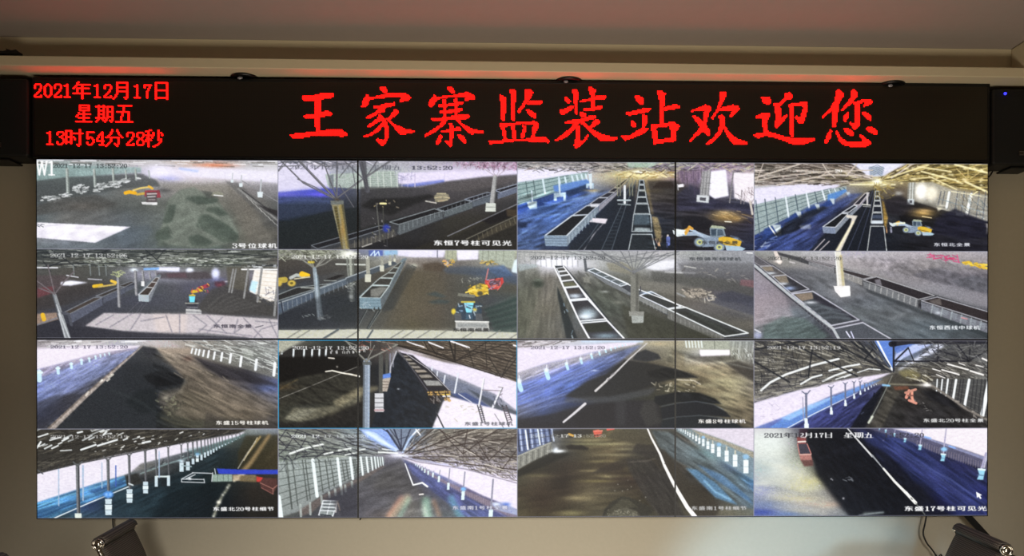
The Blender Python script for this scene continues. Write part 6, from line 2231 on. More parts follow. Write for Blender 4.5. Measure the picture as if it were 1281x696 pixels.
    # columns with stacked blocks
    cols = ((240, 200, 438, 18, 34, 30, 1), (395, 172, 368, 14, 34, 82, 3), (503, 150, 318, 12, 30, 70, 3), (585, 130, 280, 10, 26, 62, 3), (640, 120, 252, 7, 16, 56, 1), (703, 110, 250, 7, 16, 54, 1), (770, 98, 185, 6, 22, 48, 1), (803, 90, 180, 6, 20, 46, 1),
            (829, 84, 166, 7, 15, 30, 1), (851, 80, 140, 6, 15, 44, 2), (872, 76, 145, 6, 12, 30, 1), (890, 72, 134, 5, 11, 28, 1), (906, 68, 128, 5, 10, 26, 1), (921, 65, 122, 5, 9, 22, 1), (935, 62, 116, 4, 8, 20, 1), (950, 58, 108, 4, 7, 18, 1), (965, 54, 102, 4, 6, 14, 1), (980, 52, 96, 4, 6, 12, 1), (996, 48, 90, 3, 5, 10, 1), (1012, 46, 84, 3, 5, 8, 1), (1030, 42, 76, 3, 4, 8, 1), (1050, 38, 68, 3, 4, 6, 1), (1070, 34, 60, 3, 4, 5, 1))
    for x, y0, y1, w_, bw, bh, nb in cols:
        p.line([(x - 3, y0), (x + 2, y1)], w_, '74767a')
        p.line([(x + w_ * .2, y0), (x + w_ * .35, y1)], w_ * .35, '34363a')
        p.line([(x - bw * .7, y0 - bw * .55), (x - 2, y0 + bw * .1), (x + bw * .6, y0 - bw * .6)], w_ * .45, '5c5e60')
        for k in range(nb):
            a, b = y1 + bh * k / nb, y1 + bh * (k + 1) / nb - 2
            q = bw / 2 * (1 + .08 * (k % 2))
            p.poly([(x - q, a), (x + q, a), (x + q * .95, b), (x - q * .95, b)], 'c0d0d8' if k != 1 else 'd4e0e4')
        p.line([(x - bw * .45, y1 + bh), (x + bw * .4, y1 + bh)], 3, '1c2024', .6)
    p.poly("225,440 258,440 258,472 223,472", 'd0d8d0')
    p.line("640,255 705,255", 9, 'c8d4d4')
    p.poly("664,262 694,262 692,305 664,300", '20282c')
    p.line("770,200 820,205", 6, '98acb0')
    p.blob(395, 345, 26, 19, '4c90e0', 1, 6)
    p.blob(385, 345, 8, 9, '90c0f4', .8, 3)
    p.blob(405, 345, 8, 9, '90c0f4', .8, 3)
    p.blob(770, 178, 16, 8, 'd0e4f0', .9)
    p.blob(851, 142, 11, 8, '70a8d0', .9)
    for x, y0, y1, w_ in ((141, 218, 400, 6), (265, 200, 372, 9), (362, 185, 312, 5), (433, 200, 305, 6), (655, 130, 260, 6)):
        p.line([(x, y0), (x, y1)], w_, 'a0b4cc' if x != 433 else '3c5cb0', .9)
    p.line("500,290 520,298", 8, 'c0c8cc')
    p.line("25,215 60,240", 6, '54565c')
    p.grain(None, .07, 8, 4)
    p.stamptext('2021-12-17 13:52:19', 98, 46, 396, 20, 'e8e8e8', None, .7)
    p.caption('东盛北20号柱细节', 928, 408, 320, 24, 'f4f4f4', '1c1c1c')
    return p.done()


def pic14():
    p = Pic(12, 10, 1272, 478, 14)
    vp = (655, 160)
    p.grid(["788070 70746c 706e68 788c9c 8ca4d4 687894 74746c 6c6458 6c6458 5c544c",
            "8c9084 888c84 808480 949ca4 909cc4 687890 847c70 78706c 6c645c 5c544c",
            "707870 788078 90968c 889090 787480 c8c8e0 9c9498 847c7c 70686a 74706c",
            "889488 8c9890 98a4a0 8c9090 565660 58586c c8c8e8 d8d4ec b0a8b0 948c94",
            "788478 7c8880 8c9490 5c5e60 585658 4c4c5c 5c6498 b8b4d0 dcd4e8 dcd4e8",
            "7c8478 646860 4c4e54 54545c 4c4a50 54525c 48507c 54507c 90889c d8d0e4",
            "6c7068 50524c 3c3c48 50505c 606068 908c7c 58606c 484c6c 484874 6c6c94",
            "585c54 44464a 44444c 585866 8c7c70 b4b0a0 7c8c8c 6c8c98 4c5484 404070"], 4)
    # roof
    p.dashes("12,10 640,10 640,140 430,160 12,175", 330, 60, 5, lambda x, y: math.atan2(vp[1] - y, vp[0] - x) * .7, ['3c3c3c', 'a8b0a4', '5c605c', '9ca49c', '2c2c30'], .7, .15)
    for t in ("12,40 200,90 400,140", "12,90 200,120 430,150", "100,10 300,90 520,150", "12,120 430,155", "200,10 420,100 600,150", "12,10 250,60", "60,10 12,80", "120,10 60,110", "160,60 100,170", "20,230 60,150 120,215", "60,30 160,130", "12,150 80,180 180,140", "220,60 260,130 200,170", "140,160 260,150 360,130", "360,90 400,150", "12,60 60,110 12,150"):
        p.line(t, 5, '30303a', .8)
    for t, w_ in (("75,142 150,115 250,92", 10), ("255,145 300,135", 8), ("330,125 395,115", 8), ("365,150 430,135", 6), ("440,125 470,118", 6), ("540,135 640,140", 8), ("560,118 640,128", 6)):
        p.line(t, w_, 'e4e8e4', .95)
    p.dashes("740,10 1272,10 1272,290 1100,245 900,200 680,155 670,140", 700, 50, 5, lambda x, y: math.atan2(vp[1] - y, vp[0] - x) + PI + .1, ['3c342f', 'a8a090', '544a44', '8c8278', '2c2624', 'c8c0b4'], .8, .15)
    p.dashes("700,80 1272,120 1272,285 900,200", 260, 24, 5, 1.0, ['3c3430', 'b0a8a8', '5c5450'], .7, .5)
    for t, w_ in (("680,140 830,12", 7), ("690,150 920,60 1050,12", 7), ("700,150 1000,90 1272,60", 6), ("700,160 1272,160", 6), ("720,165 1272,230", 6), ("850,10 1100,180", 5), ("985,145 1100,60 1180,10", 6), ("985,145 900,60 860,10", 5), ("985,145 1010,10", 5), ("1120,180 1272,40", 5), ("1120,180 1050,60", 5), ("1272,120 1180,240", 5), ("1272,180 1100,100", 5)):
        p.line(t, w_, '3c302c', .85)
    for t in ("990,120 1050,150", "1120,80 1180,90", "1010,60 1060,70", "880,150 960,160", "1100,200 1200,230"):
        p.line(t, 5, 'd8d0c4', .8)
    # skylight
    p.poly("440,12 590,10 600,40 660,130 620,130 560,100 480,60", '90b0f0', .8, 5)
    p.poly("450,20 520,30 620,115 560,95", 'c8dcfc', .85, 5)
    p.line("480,30 640,125", 12, 'dce8fc', .8, 3)
    p.poly("590,12 740,12 690,90 665,140 640,90", '788498', .85, 3)
    p.line("740,20 700,70 668,135", 8, 'b8d0fc', .95)
    for t, w_ in (("585,20 655,125", 10), ("620,10 660,120", 8), ("660,10 660,130", 6), ("710,10 665,120", 7), ("600,12 640,70 700,50", 4), ("590,30 560,10", 6)):
        p.line(t, w_, '34384c', .9)
    p.line("720,45 755,12", 6, 'f4f4f8')
    p.line("735,12 760,45", 6, 'f4f4f8')
    p.line("640,128 800,132", 6, '48484c', .8)
    p.blob(655, 152, 60, 10, 'f0f0fc', .9)
    # left wall
    p.poly("12,185 190,172 430,160 570,160 570,195 440,250 240,360 140,440 12,478", '9ca4a4', .75, 3)
    for i in range(7):
        f = i / 6
        p.line([(12, 200 + 230 * f), (560, 164 + 34 * f)], 4, '444c48', .7)
    for x in (60, 92, 145, 160, 230, 265, 292, 350, 370, 410, 420):
        p.line([(x - 4, 176), (x + 28 - x * .04, 460 - x * .5)], 6 if x % 3 else 9, '4c524e', .8)
    for i in range(26):
        x = 20 + i * 18
        p.line([(x, 178), (x + 8, 260 - i * 2)], 3, 'c0c8c0', .4)
    for x, y0, y1, w_ in ((195, 175, 365, 17), (325, 168, 315, 14), (392, 165, 275, 13), (447, 162, 255, 10), (477, 162, 240, 9), (502, 162, 230, 8), (520, 161, 222, 7), (535, 161, 215, 6), (548, 161, 208, 5), (560, 161, 205, 5), (15, 370, 478, 24)):
        p.line([(x, y0), (x + (y1 - y0) * .12, y1)], w_, 'e0eef0')
    p.poly("120,440 240,365 430,272 560,205 580,210 430,300 260,390 190,450 130,472", '6c605c', .8, 3, .25)
    for x, y0, y1 in ((240, 365, 400), (280, 345, 370), (312, 330, 360), (345, 315, 355), (365, 310, 340), (400, 290, 320), (180, 400, 460), (130, 410, 470)):
        p.line([(x, y0), (x + 3, y1)], 12, 'a8b0ac', .85)
    p.dashes("12,60 430,100 430,160 12,240", 60, 50, 4, .9, ['3c4044', '707870'], .6, .6)
    # frame on ground
    p.poly("250,388 328,390 300,472 225,466", '8c9494')
    for t in ("250,388 328,390", "243,405 322,407", "238,422 318,425", "232,440 310,444", "226,462 300,468", "250,388 226,464", "290,388 268,466", "328,390 300,470"):
        p.line(t, 5, 'd8dce0')
    for y in (397, 414, 432):
        p.line([(252, y), (318, y + 3)], 6, '50545c', .8)
    p.line("234,462 292,468", 6, '2c3038')
    p.line("325,392 338,440", 6, 'd8b48c')
    p.line("322,395 315,450", 5, 'e0dcd8')
    # stockpile
    p.poly("655,165 600,190 430,300 300,400 340,478 1000,478 900,400 780,310 720,305 690,230", '545256', .6, 8, .1)
    p.poly("560,230 660,190 700,270 760,320 800,400 640,340 500,330", '4c4a48', .55, 14, .1)
    p.grain("655,165 430,300 340,478 1000,478 720,300", .2, 40, 9, -.3)
    p.poly("240,380 430,290 430,478 340,478 330,400", '34343e', .6, 8)
    for t in ("450,370 600,330 720,350", "460,420 620,370 760,370"):
        p.line(t, 14, '6c6a70', .35, 6)
    # blue strip and white wall
    p.poly("655,160 760,200 900,240 1272,300 1272,478 1240,478 1000,380 850,300 740,215", 'd4cce0', .0, 3)
    p.poly("665,165 900,208 1100,248 1272,292 1272,440 1080,360 900,270 740,200", 'e2daea', .98, 2)
    p.poly("740,205 900,290 1100,380 1272,440 1272,478 1200,478 980,350 800,255", '8c7c88', .8, 3, .12)
    for i in range(30):
        p.line([(900 + i * 12, 300 + i * 5), (900 + i * 12, 318 + i * 6)], 3, 'a89ca8', .4)
    p.poly("670,175 740,208 850,285 980,360 1230,478 1000,478 900,400 800,310 720,250", '50588c', .8, 5, .12)
    p.grain("670,175 980,360 1230,478 1000,478 720,250", .3, 40, 6, .6)
    p.poly("1130,400 1200,400 1272,440 1272,470 1160,440", 'a8b8e0', .7, 4)
    p.blob(1215, 410, 20, 10, '4c70d0', .8)
    p.blob(1160, 410, 18, 10, 'e4ecfc', .8)
    p.line("665,160 740,185 1000,225 1272,300", 4, '3c3440', .6, 1)
    for x, y0, y1, s_ in ((1135, 280, 450, 22), (988, 240, 350, 17), (910, 222, 305, 13), (860, 230, 268, 11), (828, 235, 248, 9), (803, 225, 238, 8), (785, 215, 228, 7), (770, 208, 218, 6), (757, 200, 210, 5), (745, 196, 203, 4), (735, 192, 198, 4)):
        p.line([(x + s_ * .4, y0), (x - s_ * .2, y1)], s_ * .4, '8c8ca0')
        p.poly([(x - s_ * .6, y1 - s_ * .6), (x + s_ * .4, y1 - s_ * .6), (x + s_ * .2, y1 + s_ * 2.2), (x - s_ * .8, y1 + s_ * 2.2)], 'd4e8ec')
    p.blob(987, 330, 15, 11, '7cb8f0', 1, 4)
    p.line("680,195 700,250 722,308 770,296 797,316", [5, 10], 'ecf0f4')
    p.line("755,358 775,356", 7, 'e8e0dc')
    # lens rainbows
    for t, c, w_ in (("690,375 640,430 600,478", 'd8c09c', 40), ("660,370 590,470", 'd88c70', 16), ("700,380 650,478", 'a0d0b8', 20), ("790,390 800,478", 'a8dcc0', 44), ("830,390 860,470", 'c8946c', 18), ("780,420 790,478", 'e8f0e0', 20), ("925,380 970,470", '6cb4cc', 40), ("950,370 990,460", '6c6cc0', 18)):
        p.line(t, w_, c, .55, 7)
    p.grain(None, .07, 8, 4)
    p.stamptext('2021-12-17 13:52:20', 80, 42, 408, 20, 'e0e4e8', None, .55)
    p.stamptext('2021-12', 80, 42, 150, 20, 'f0f4f4', None, .7)
    p.caption('东盛南1号柱全景', 925, 418, 300, 24, 'dcdce8', '34344c', .85)
    return p.done()


def pic15():
    p = Pic(10, 8, 1265, 480, 15)
    p.grid(["4c5c8c 6c7c9c 34343a 4c4434 60583f 54503f 4c4a44 54524a 6c6c68 a8a4ac c8c4d0",
            "606c8c 8c94a0 4c4a44 5c543a 645a40 5a5240 443f34 504c46 7c8484 8ca4b4 a49c98",
            "4c4a44 50504c 3c3a34 4c4432 5c5038 403c34 38342c 4c4c48 60787c 70909c 6c7c8c",
            "403c30 3c382c 382f26 40382a 5c5038 3c3628 34302a 443f38 5c6058 5c7490 5c7088",
            "484434 463c2e 302820 4c4230 44392c 3a2e26 383430 3c3a36 403c34 5c6c70 4c7ca8",
            "403829 3a3024 332a20 5c523c 4a4334 3c3428 34302a 38352e 302c26 4c504a 4c6c90",
            "48422f 3f3626 3c3426 605740 48412f 3c3626 3a362c 403c32 38322a 54544c 546c80",
            "4c4530 443b28 4c4430 544c38 585444 50503f 443f32 484436 4c4638 605c4c 54605c"], 5)
    p.grain("200,30 700,60 850,300 700,480 10,480 10,200", .22, 90, 12, -.12)
    for x, y, rx, ry, c in ((380, 72, 90, 8, '8c8460'), (500, 92, 110, 7, '9c946c'), (380, 92, 90, 6, '84805c'), (520, 150, 90, 7, '8c8260'), (470, 185, 80, 7, '84784f'), (410, 235, 70, 7, '8c7e58'), (520, 262, 90, 8, '847850'), (430, 290, 90, 8, '807448'),
                           (330, 380, 80, 14, '9a8c64'), (460, 355, 90, 7, '70664c'), (130, 260, 60, 8, '6a6244'), (300, 460, 70, 14, '8c8458'), (500, 265, 40, 8, '9c9068'), (570, 120, 60, 6, '847c5c')):
        p.blob(x, y, rx, ry, c, .75)
    p.blob(140, 400, 90, 60, '30221a', .5)
    p.blob(200, 220, 60, 30, '2a2620', .5)
    # heaps
    p.poly("480,60 520,25 600,12 700,20 740,80 760,140 680,120 600,80 540,70", '4c4636', .7, 6, .1)
    p.poly("400,250 460,215 560,175 590,168 640,180 740,170 770,220 700,200 620,200 560,230 500,240", '38322a', .8, 5, .08)
    p.poly("590,168 720,178 820,300 860,400 900,478 760,478 700,400 640,300 600,230", '35322f', .75, 8, .1)
    p.poly("640,90 740,100 765,150 700,170 620,130", '34302c', .7, 6)
    p.line("600,190 700,182 740,170", 5, '6c6458', .7, 2)
    p.grain("600,180 770,170 930,470 700,478", .2, 8, 30, -.6)
    p.poly("470,440 510,400 560,372 600,375 680,410 740,445 700,478 460,478", '34322a', .9, 4, .15)
    p.poly("490,450 560,385 600,388 650,430 600,432 540,440 500,478 470,478", '4c493a', .8, 4, .2)
    p.poly("500,465 540,440 590,432 640,450 660,478 490,478", '5f5c4c', .9, 3, .25)
    p.dashes("490,440 640,440 660,478 480,478", 30, 6, 4, .3, ['94907c', 'b0ac98'], .6, .8)
    for i in range(8):
        p.blob(p.rng.uniform(520, 700), p.rng.uniform(250, 400), 3, 3, 'a8a498', .8)
    p.poly("430,200 480,185 560,200 620,300 560,300 440,230", '352c24', .5, 10)
    # left fence
    p.poly("10,8 200,8 190,80 90,120 10,160", '5c6c9c', .7, 3)
    for i, x in enumerate(range(15, 205, 14)):
        p.line([(x - 4, 8), (x + 8, 135 - x * .3)], 7, ('24283a', 'c8d4ec', '3c486c', '8c9cc0')[i % 4], .85)
    for y in (30, 60, 90):
        p.line([(10, y + 15), (190, y - 10)], 4, '2c3044', .6)
    p.line("55,20 68,120", 8, 'e8f0f8')
    p.line("120,15 132,95", 8, 'dce8f4')
    p.poly("10,160 90,120 190,82 200,130 100,180 10,232", '84847c', 1, 1, .12)
    for i in range(12):
        x = 14 + i * 16
        p.line([(x, 168 - i * 7), (x - 4, 218 - i * 7)], 5, '5c5c56' if i % 2 else 'b0b0a4', .7)
    p.line("10,158 190,84", 6, 'a8a89c')
    p.poly("10,235 100,185 200,135 300,140 200,190 60,250 10,270", '1e1d1a', .7, 7)
    p.blob(228, 130, 36, 9, 'f4f8fc', 1)
    p.blob(215, 122, 14, 14, 'e8f0fc', .9)
    p.poly("265,105 290,95 320,100 350,98 390,115 380,125 280,120", '24201c', .9, 4, .15)
    p.poly("200,20 420,14 400,40 280,60 200,50", '2c2a28', .7, 5)
    # red machines
    p.poly("410,20 440,15 460,28 455,50 420,55", 'd0604c', 1, 1)
    p.line("415,25 460,22", 6, 'e88470')
    p.line("420,48 455,42", 6, '3c2824')
    p.line("488,15 520,10", 12, 'dc5c4c')
    p.line("285,40 305,48", 12, 'd0a040')
    p.line("275,50 300,55", 6, '3c3428')
    # right: blocks and kerb
    p.poly("840,8 960,10 1265,140 1265,290 1140,210 1000,120 860,30", '8498a0', .75, 5, .08)
    p.poly("920,8 1265,8 1265,135 1100,70 1000,35", 'd4ccd8', .98, 2)
    p.poly("930,15 1100,72 1265,138 1265,170 1120,100 980,50", 'a89c84', .8, 3, .15)
    p.poly("720,20 820,30 1000,150 1200,290 1265,350 1265,440 1180,400 1000,260 850,180 760,110", '607078', .6, 8, .12)
    p.grain("720,20 900,30 1265,300 1265,440 900,260", .35, 50, 7, .6)
    p.poly("900,220 960,230 1060,300 1140,380 1180,420 1060,380 980,300", '5c90bc', .75, 5, .2)
    p.poly("960,200 1100,260 1240,380 1265,420 1160,350 1040,270", '5080b4', .6, 6, .2)
    p.line("1000,290 1060,350 1140,390", 8, '9cd0f0', .8, 3)
    p.poly("780,110 830,180 920,290 1050,380 1100,478 960,478 860,330 800,220", '3c362c', .7, 8, .15)
    p.poly("1100,420 1265,440 1265,480 1060,480", '74705c', .6, 8, .2)
    for i, (x, y, s_) in enumerate(((1222, 215, 22), (1165, 182, 20), (1119, 157, 18), (1078, 135, 16), (1045, 117, 15), (1019, 100, 13), (995, 86, 12), (974, 76, 10), (957, 64, 9), (940, 54, 8), (925, 46, 7), (912, 38, 6), (900, 30, 6), (888, 24, 5), (877, 18, 5), (866, 14, 4))):
        p.line([(x, y - s_ * 2.6), (x, y - s_)], s_ * .5, 'c8c4b4', .9)
        p.poly([(x - s_ * .6, y - s_ * 1.6), (x + s_ * .6, y - s_ * 1.6), (x + s_ * .6, y + s_ * 1.6), (x - s_ * .6, y + s_ * 1.6)], 'e0ecf0')
        p.line([(x - s_ * .6, y), (x + s_ * .6, y)], 2, '9cacb4')
        if i in (0, 3, 6):
            p.blob(x, y - s_ * 2.4, s_ * .8, s_ * .7, '90bcdc', 1, 5)
    p.line("698,8 720,60 765,145", [8, 12], 'e8e4e0')
    p.line("765,145 790,210 830,290 860,345 910,430 950,480", [12, 24], 'ece8e4')
    p.dashes("760,140 780,160 870,360 840,330", 12, 12, 4, .2, ['504c48'], .8, .5)
    p.grain(None, .08, 8, 4)
    p.stamptext('2021-12-17 13:52:20', 80, 40, 400, 20, 'b4b4a8', None, .6)
    p.stamptext('-17-13', 215, 40, 136, 20, 'f4f4f0', None, .8)
    p.caption('东盛南1号柱细节', 930, 424, 300, 24, 'f0f0f0', '303030', .7)
    return p.done()


def pic16():
    p = Pic(12, 14, 1258, 482, 16)
    p.grid(["c8c4cc b8b8bc 50505c 1c1e2c 2c2c44 24243c 404878 50547c b4b0c0 dcd4e4 dcd4e4",
            "d8dcd8 ccd0cc 5c5c60 181a22 12141c 1e2238 303a70 303660 54506c a8a4ac d0c8d4",
            "ccd0cc c8ccc0 646860 181a22 12141a 16182a 2c3460 283060 262848 403e50 848094",
            "a8b4b4 c0c8c4 a4a890 2c2c30 14161c 14161e 1a1e38 2c3668 262c58 24264c 34344c",
            "94a0b4 a8b0ac c0bc98 50503f 16181c 14161c 181a24 1c2244 2c3468 282e5c 242848",
            "8890b4 a4a49c b4ae8c 74706a 1c1c20 14161c 14161c 181a26 1c2148 2c346c 24285c",
            "4c5c90 8c8c8c a49c90 948c80 2c2c34 16181c 14161c 14161e 16183a 242c60 24285c",
            "2c3c90 5068a0 647484 7c7c84 6c7478 242834 12141c 14161c 14162c 20265a 1e2252"], 6)
    p.poly("12,16 200,16 230,120 250,210 330,270 420,380 500,478 12,482", 'c8ccc8', .35, 14)
    for x, y, rx, ry, c, a in ((100, 100, 100, 80, 'dce4e0', .6), (150, 250, 120, 40, 'dcdcd0', .5), (60, 230, 60, 40, '9cb0b4', .4), (320, 300, 60, 24, 'dcd498', .6), (300, 330, 80, 16, 'c4c49c', .5), (250, 390, 120, 14, 'c0b894', .5), (420, 420, 50, 16, 'c8a890', .5),
                             (60, 350, 60, 30, '9098c0', .6), (100, 420, 90, 20, '6078b0', .5), (60, 460, 80, 20, '2c40a0', .7), (260, 455, 60, 14, 'b0a898', .5), (200, 470, 60, 12, '5878b8', .5), (60, 310, 60, 16, 'e0e0cc', .5), (330, 420, 60, 14, 'b8a898', .4), (230, 180, 30, 60, 'a4a898', .4)):
        p.blob(x, y, rx, ry, c, a)
    for t in ("40,280 140,290 260,330 360,340", "20,340 140,380 300,400 430,440", "120,420 260,440 400,470", "60,200 160,220 260,270"):
        p.line(t, 16, 'e0dcc4', .3, 7)
    for t in ("40,320 160,340 280,370", "30,390 180,430 320,440"):
        p.line(t, 12, '7c84a0', .35, 6)
    # coal
    p.poly("280,16 520,16 640,140 760,290 870,410 930,482 520,482 430,370 350,270 330,200 290,120", '13151b', .9, 12, .05)
    p.poly("340,180 460,120 560,90 600,130 540,150 420,170", '1a1c24', .6, 6)
    p.poly("620,110 700,120 820,260 1000,430 1060,482 950,482 820,340 700,190", '14161f', .7, 8)
    for x, y, r in ((423, 285, 4), (488, 388, 6), (430, 290, 3), (360, 320, 4), (700, 80, 5)):
        p.blob(x, y, r, r, 'c8c8d0', .8)
    p.dashes("490,275 535,275 535,295 490,295", 8, 18, 4, .1, ['787c84'], .7, .5)
    p.grain("560,20 700,60 1000,482 500,482 300,100", .25, 26, 8, .8)
    p.line("600,470 700,465", [16, 8], '8c9894', .6, 4)
    p.line("570,478 700,462", 6, 'a8b4b8', .7, 2)
    # blue road on the right
    p.poly("560,18 700,60 820,140 1000,240 1150,330 1258,420 1258,482 1100,482 960,340 820,220 700,140 620,90", '2c3468', .65, 10, .08)
    p.poly("700,110 800,160 960,260 1100,350 1200,430 1150,420 1000,330 840,220", '40488c', .5, 9)
    p.grain("600,20 1258,200 1258,482 1000,400 700,130", .3, 60, 6, .62)
    for t in ("760,120 920,210 1100,320 1240,420", "700,110 860,190 1000,280 1160,400", "900,210 1060,290 1200,390"):
        p.line(t, 5, '5c68a8', .4, 2)
    p.blob(1000, 440, 80, 26, '181a38', .5)
    # parapet and sky
    p.poly("730,18 1258,18 1258,175 1100,120 950,75 820,35", 'e4dce4', .98, 2)
    p.poly("620,18 740,18 860,50 1000,95 1258,190 1258,240 1100,190 960,140 850,90 720,50", '5c5a74', .85, 3, .12)
    p.line("790,30 900,60 1060,115 1258,185", [6, 16], '8c90b4', .9, 1)
    for i in range(30):
        x = 880 + i * 13
        p.line([(x, 82 + i * 4.4), (x - 3, 108 + i * 4.9)], 4, '9c9098', .5)
    p.line("920,62 950,70", 9, '8cb4f0', .9, 1)
    p.line("1050,112 1080,122", 9, '8cb4f0', .9, 1)
    for x, y, s_, top in ((1218, 262, 30, 150), (1015, 172, 20, 20), (893, 118, 14, 25), (813, 80, 11, 30), (756, 52, 9, 20), (711, 32, 8, 18), (678, 22, 5, 16)):
        p.line([(x + s_ * .9, top), (x + s_ * .1, y - s_)], max(s_ * .35, 3), 'a8a4c0')
        p.poly([(x - s_ * .6, y - s_), (x + s_ * .8, y - s_ * .9), (x + s_ * .5, y + s_ * .5), (x + s_ * .4, y + s_), (x - s_ * .7, y + s_ * .9), (x - s_ * .3, y)], '94cce4', 1, 1)
        p.line([(x - s_ * .4, y - s_ * .9), (x + s_ * .7, y - s_ * .8)], s_ * .35, 'd4ecf4')
        p.line([(x - s_ * .5, y + s_ * .1), (x + s_ * .4, y + s_ * .2)], s_ * .2, '5880a0', .8)
    p.blob(1022, 128, 18, 12, '90c8f4', 1, 4)
    p.line("1258,130 1235,225", 9, 'b4b4c8')
    # white line of stones
    p.line("510,18 560,75 640,165", [6, 10], 'd0d0d0')
    p.line("640,160 700,232", [9, 5], '9ca0a4')
    p.line("700,230 760,300 820,360 870,412", [10, 18], 'e0e0dc')
    p.dashes("700,225 720,230 880,405 860,415", 30, 14, 7, .9, ['f4f4f0', '6c6c68'], .8, .3)
    p.line("870,412 920,475", 5, '8c9088', .7)
    # red tank wagon
    p.poly("240,62 290,60 290,100 245,100", '8c4848', 1, 1)
    p.line("248,88 286,86", 8, 'e0d4cc')
    p.poly("245,100 295,98 315,150 255,152", '44404c', 1, 1)
    p.line("245,100 255,152", 5, 'c87c74')
    p.line("295,98 316,150", 5, 'c87c74')
    p.poly("252,152 316,150 322,185 262,188", 'b07870', 1, 1)
    p.line("255,156 316,154", 5, 'dcb0a4')
    p.poly("262,186 326,184 328,215 280,218", '6c4440', .9, 2, .2)
    p.poly("255,18 300,18 296,62 250,62", '34202c', .8, 4)
    # pointer
    p.poly("1193,355 1224,372 1214,376 1222,390 1214,393 1206,380 1198,388", 'fcfcfc', 1)
    p.grain(None, .06, 8, 4)
    p.stamptext('2021年12月17日  星期五  13:52:20', 66, 40, 850, 28, '34343c', None, .9)
    q = p.a.copy()
    p.stamptext('2021年12月17日  星期五  13:52:20', 66, 40, 850, 28, 'f4f4f4', None, .95)
    x0 = int((262 - 12) * p.kx)
    x1 = int((660 - 12) * p.kx)
    q[:, x0:x1] = p.a[:, x0:x1]
    p.a = q
    p.caption('东盛17号柱可见光', 808, 430, 446, 30, 'fafafa', '202028')
    return p.done()


for f_ in (pic01, pic02, pic03, pic04, pic05, pic06, pic07, pic08, pic09, pic10, pic11, pic12, pic13, pic14, pic15, pic16):
    PICS.append(f_())

# ------------------------------------------------------------------ video wall: three columns, two rows of panels
M_bez = mat('matt_black_plastic', '08080a', 0.45, bump=0.03)
M_scr = bpy.data.materials.new('lit_screen_picture')
M_scr.use_nodes = True
nt = M_scr.node_tree
b_ = nt.nodes['Principled BSDF']
b_.inputs['Base Color'].default_value = (0.004, 0.004, 0.005, 1)
b_.inputs['Roughness'].default_value = 0.38
b_.inputs['Specular IOR Level'].default_value = 0.1
at_ = nt.nodes.new('ShaderNodeAttribute')
at_.attribute_name = 'picture'
nt.links.new(at_.outputs['Color'], b_.inputs['Emission Color'])
b_.inputs['Emission Strength'].default_value = 1.0
M_glass = mat('dark_screen_glass', '050506', 0.3, spec=0.3)

TILE_W, TILE_H = 3.65 / 4, WH / 4
PAN_W, PAN_H = 3.65 / 3, WH / 2
BZ = 0.0028
SY = -0.001                                  # front of the picture surface


def lin(a):
    return np.where(a <= 0.04045, a / 12.92, ((a + 0.055) / 1.055) ** 2.4)


BORDER = (0.60, 0.60, 0.66)
for k, a in enumerate(PICS):
    c = (0.20, 0.62, 0.82) if k == 9 else BORDER
    for e, al in ((0, .85), (-1, .85), (1, .35) if k != 9 else (1, .9), (-2, .0) if k != 9 else (-2, .8)):
        a[e, :] = a[e, :] * (1 - al) + np.array(c) * al
        a[:, e] = a[:, e] * (1 - al) + np.array(c) * al

PIC_LABELS = [
    'picture of a coal yard with yellow and red loaders and a white sun patch, marked W1 and 3号位球机',
    'picture of coal trains passing a rust-stained column, captioned 东恒7号柱可见光',
    'picture of two coal trains and a yellow loader in a shed',
    'wide shed picture with golden roof light and a small yellow loader, captioned 东恒北全景',
    'shed picture with a leaning pier and a wide white sun patch, captioned 东恒南全景',
    'picture of empty wagons beside red, yellow and cyan machines',
    'misty picture of open wagons from above, captioned 东恒骑车线球机',
    'grey picture of two rows of wagons and a pale pier, captioned 东恒西线中球机',
    'picture of a coal bed beside a pale kerb, captioned 东盛15号柱球机',
    'cyan-outlined picture of a dark lane and a train under a brown roof',
    'picture of a blue road, black coal and small dark heaps, captioned 东盛8号柱球机',
    'shed picture with blue skylight and an orange digger, captioned 东盛北20号柱全景',
    'dark picture of a row of columns on white blocks, captioned 东盛北20号柱细节',
    'shed picture with a green wall, blue skylight and rainbow flares',
    'brown picture of coal mounds beside a white broken line, captioned 东盛南1号柱细节',
    'picture of black coal, blue road and a mouse pointer, captioned 东盛17号柱可见光']

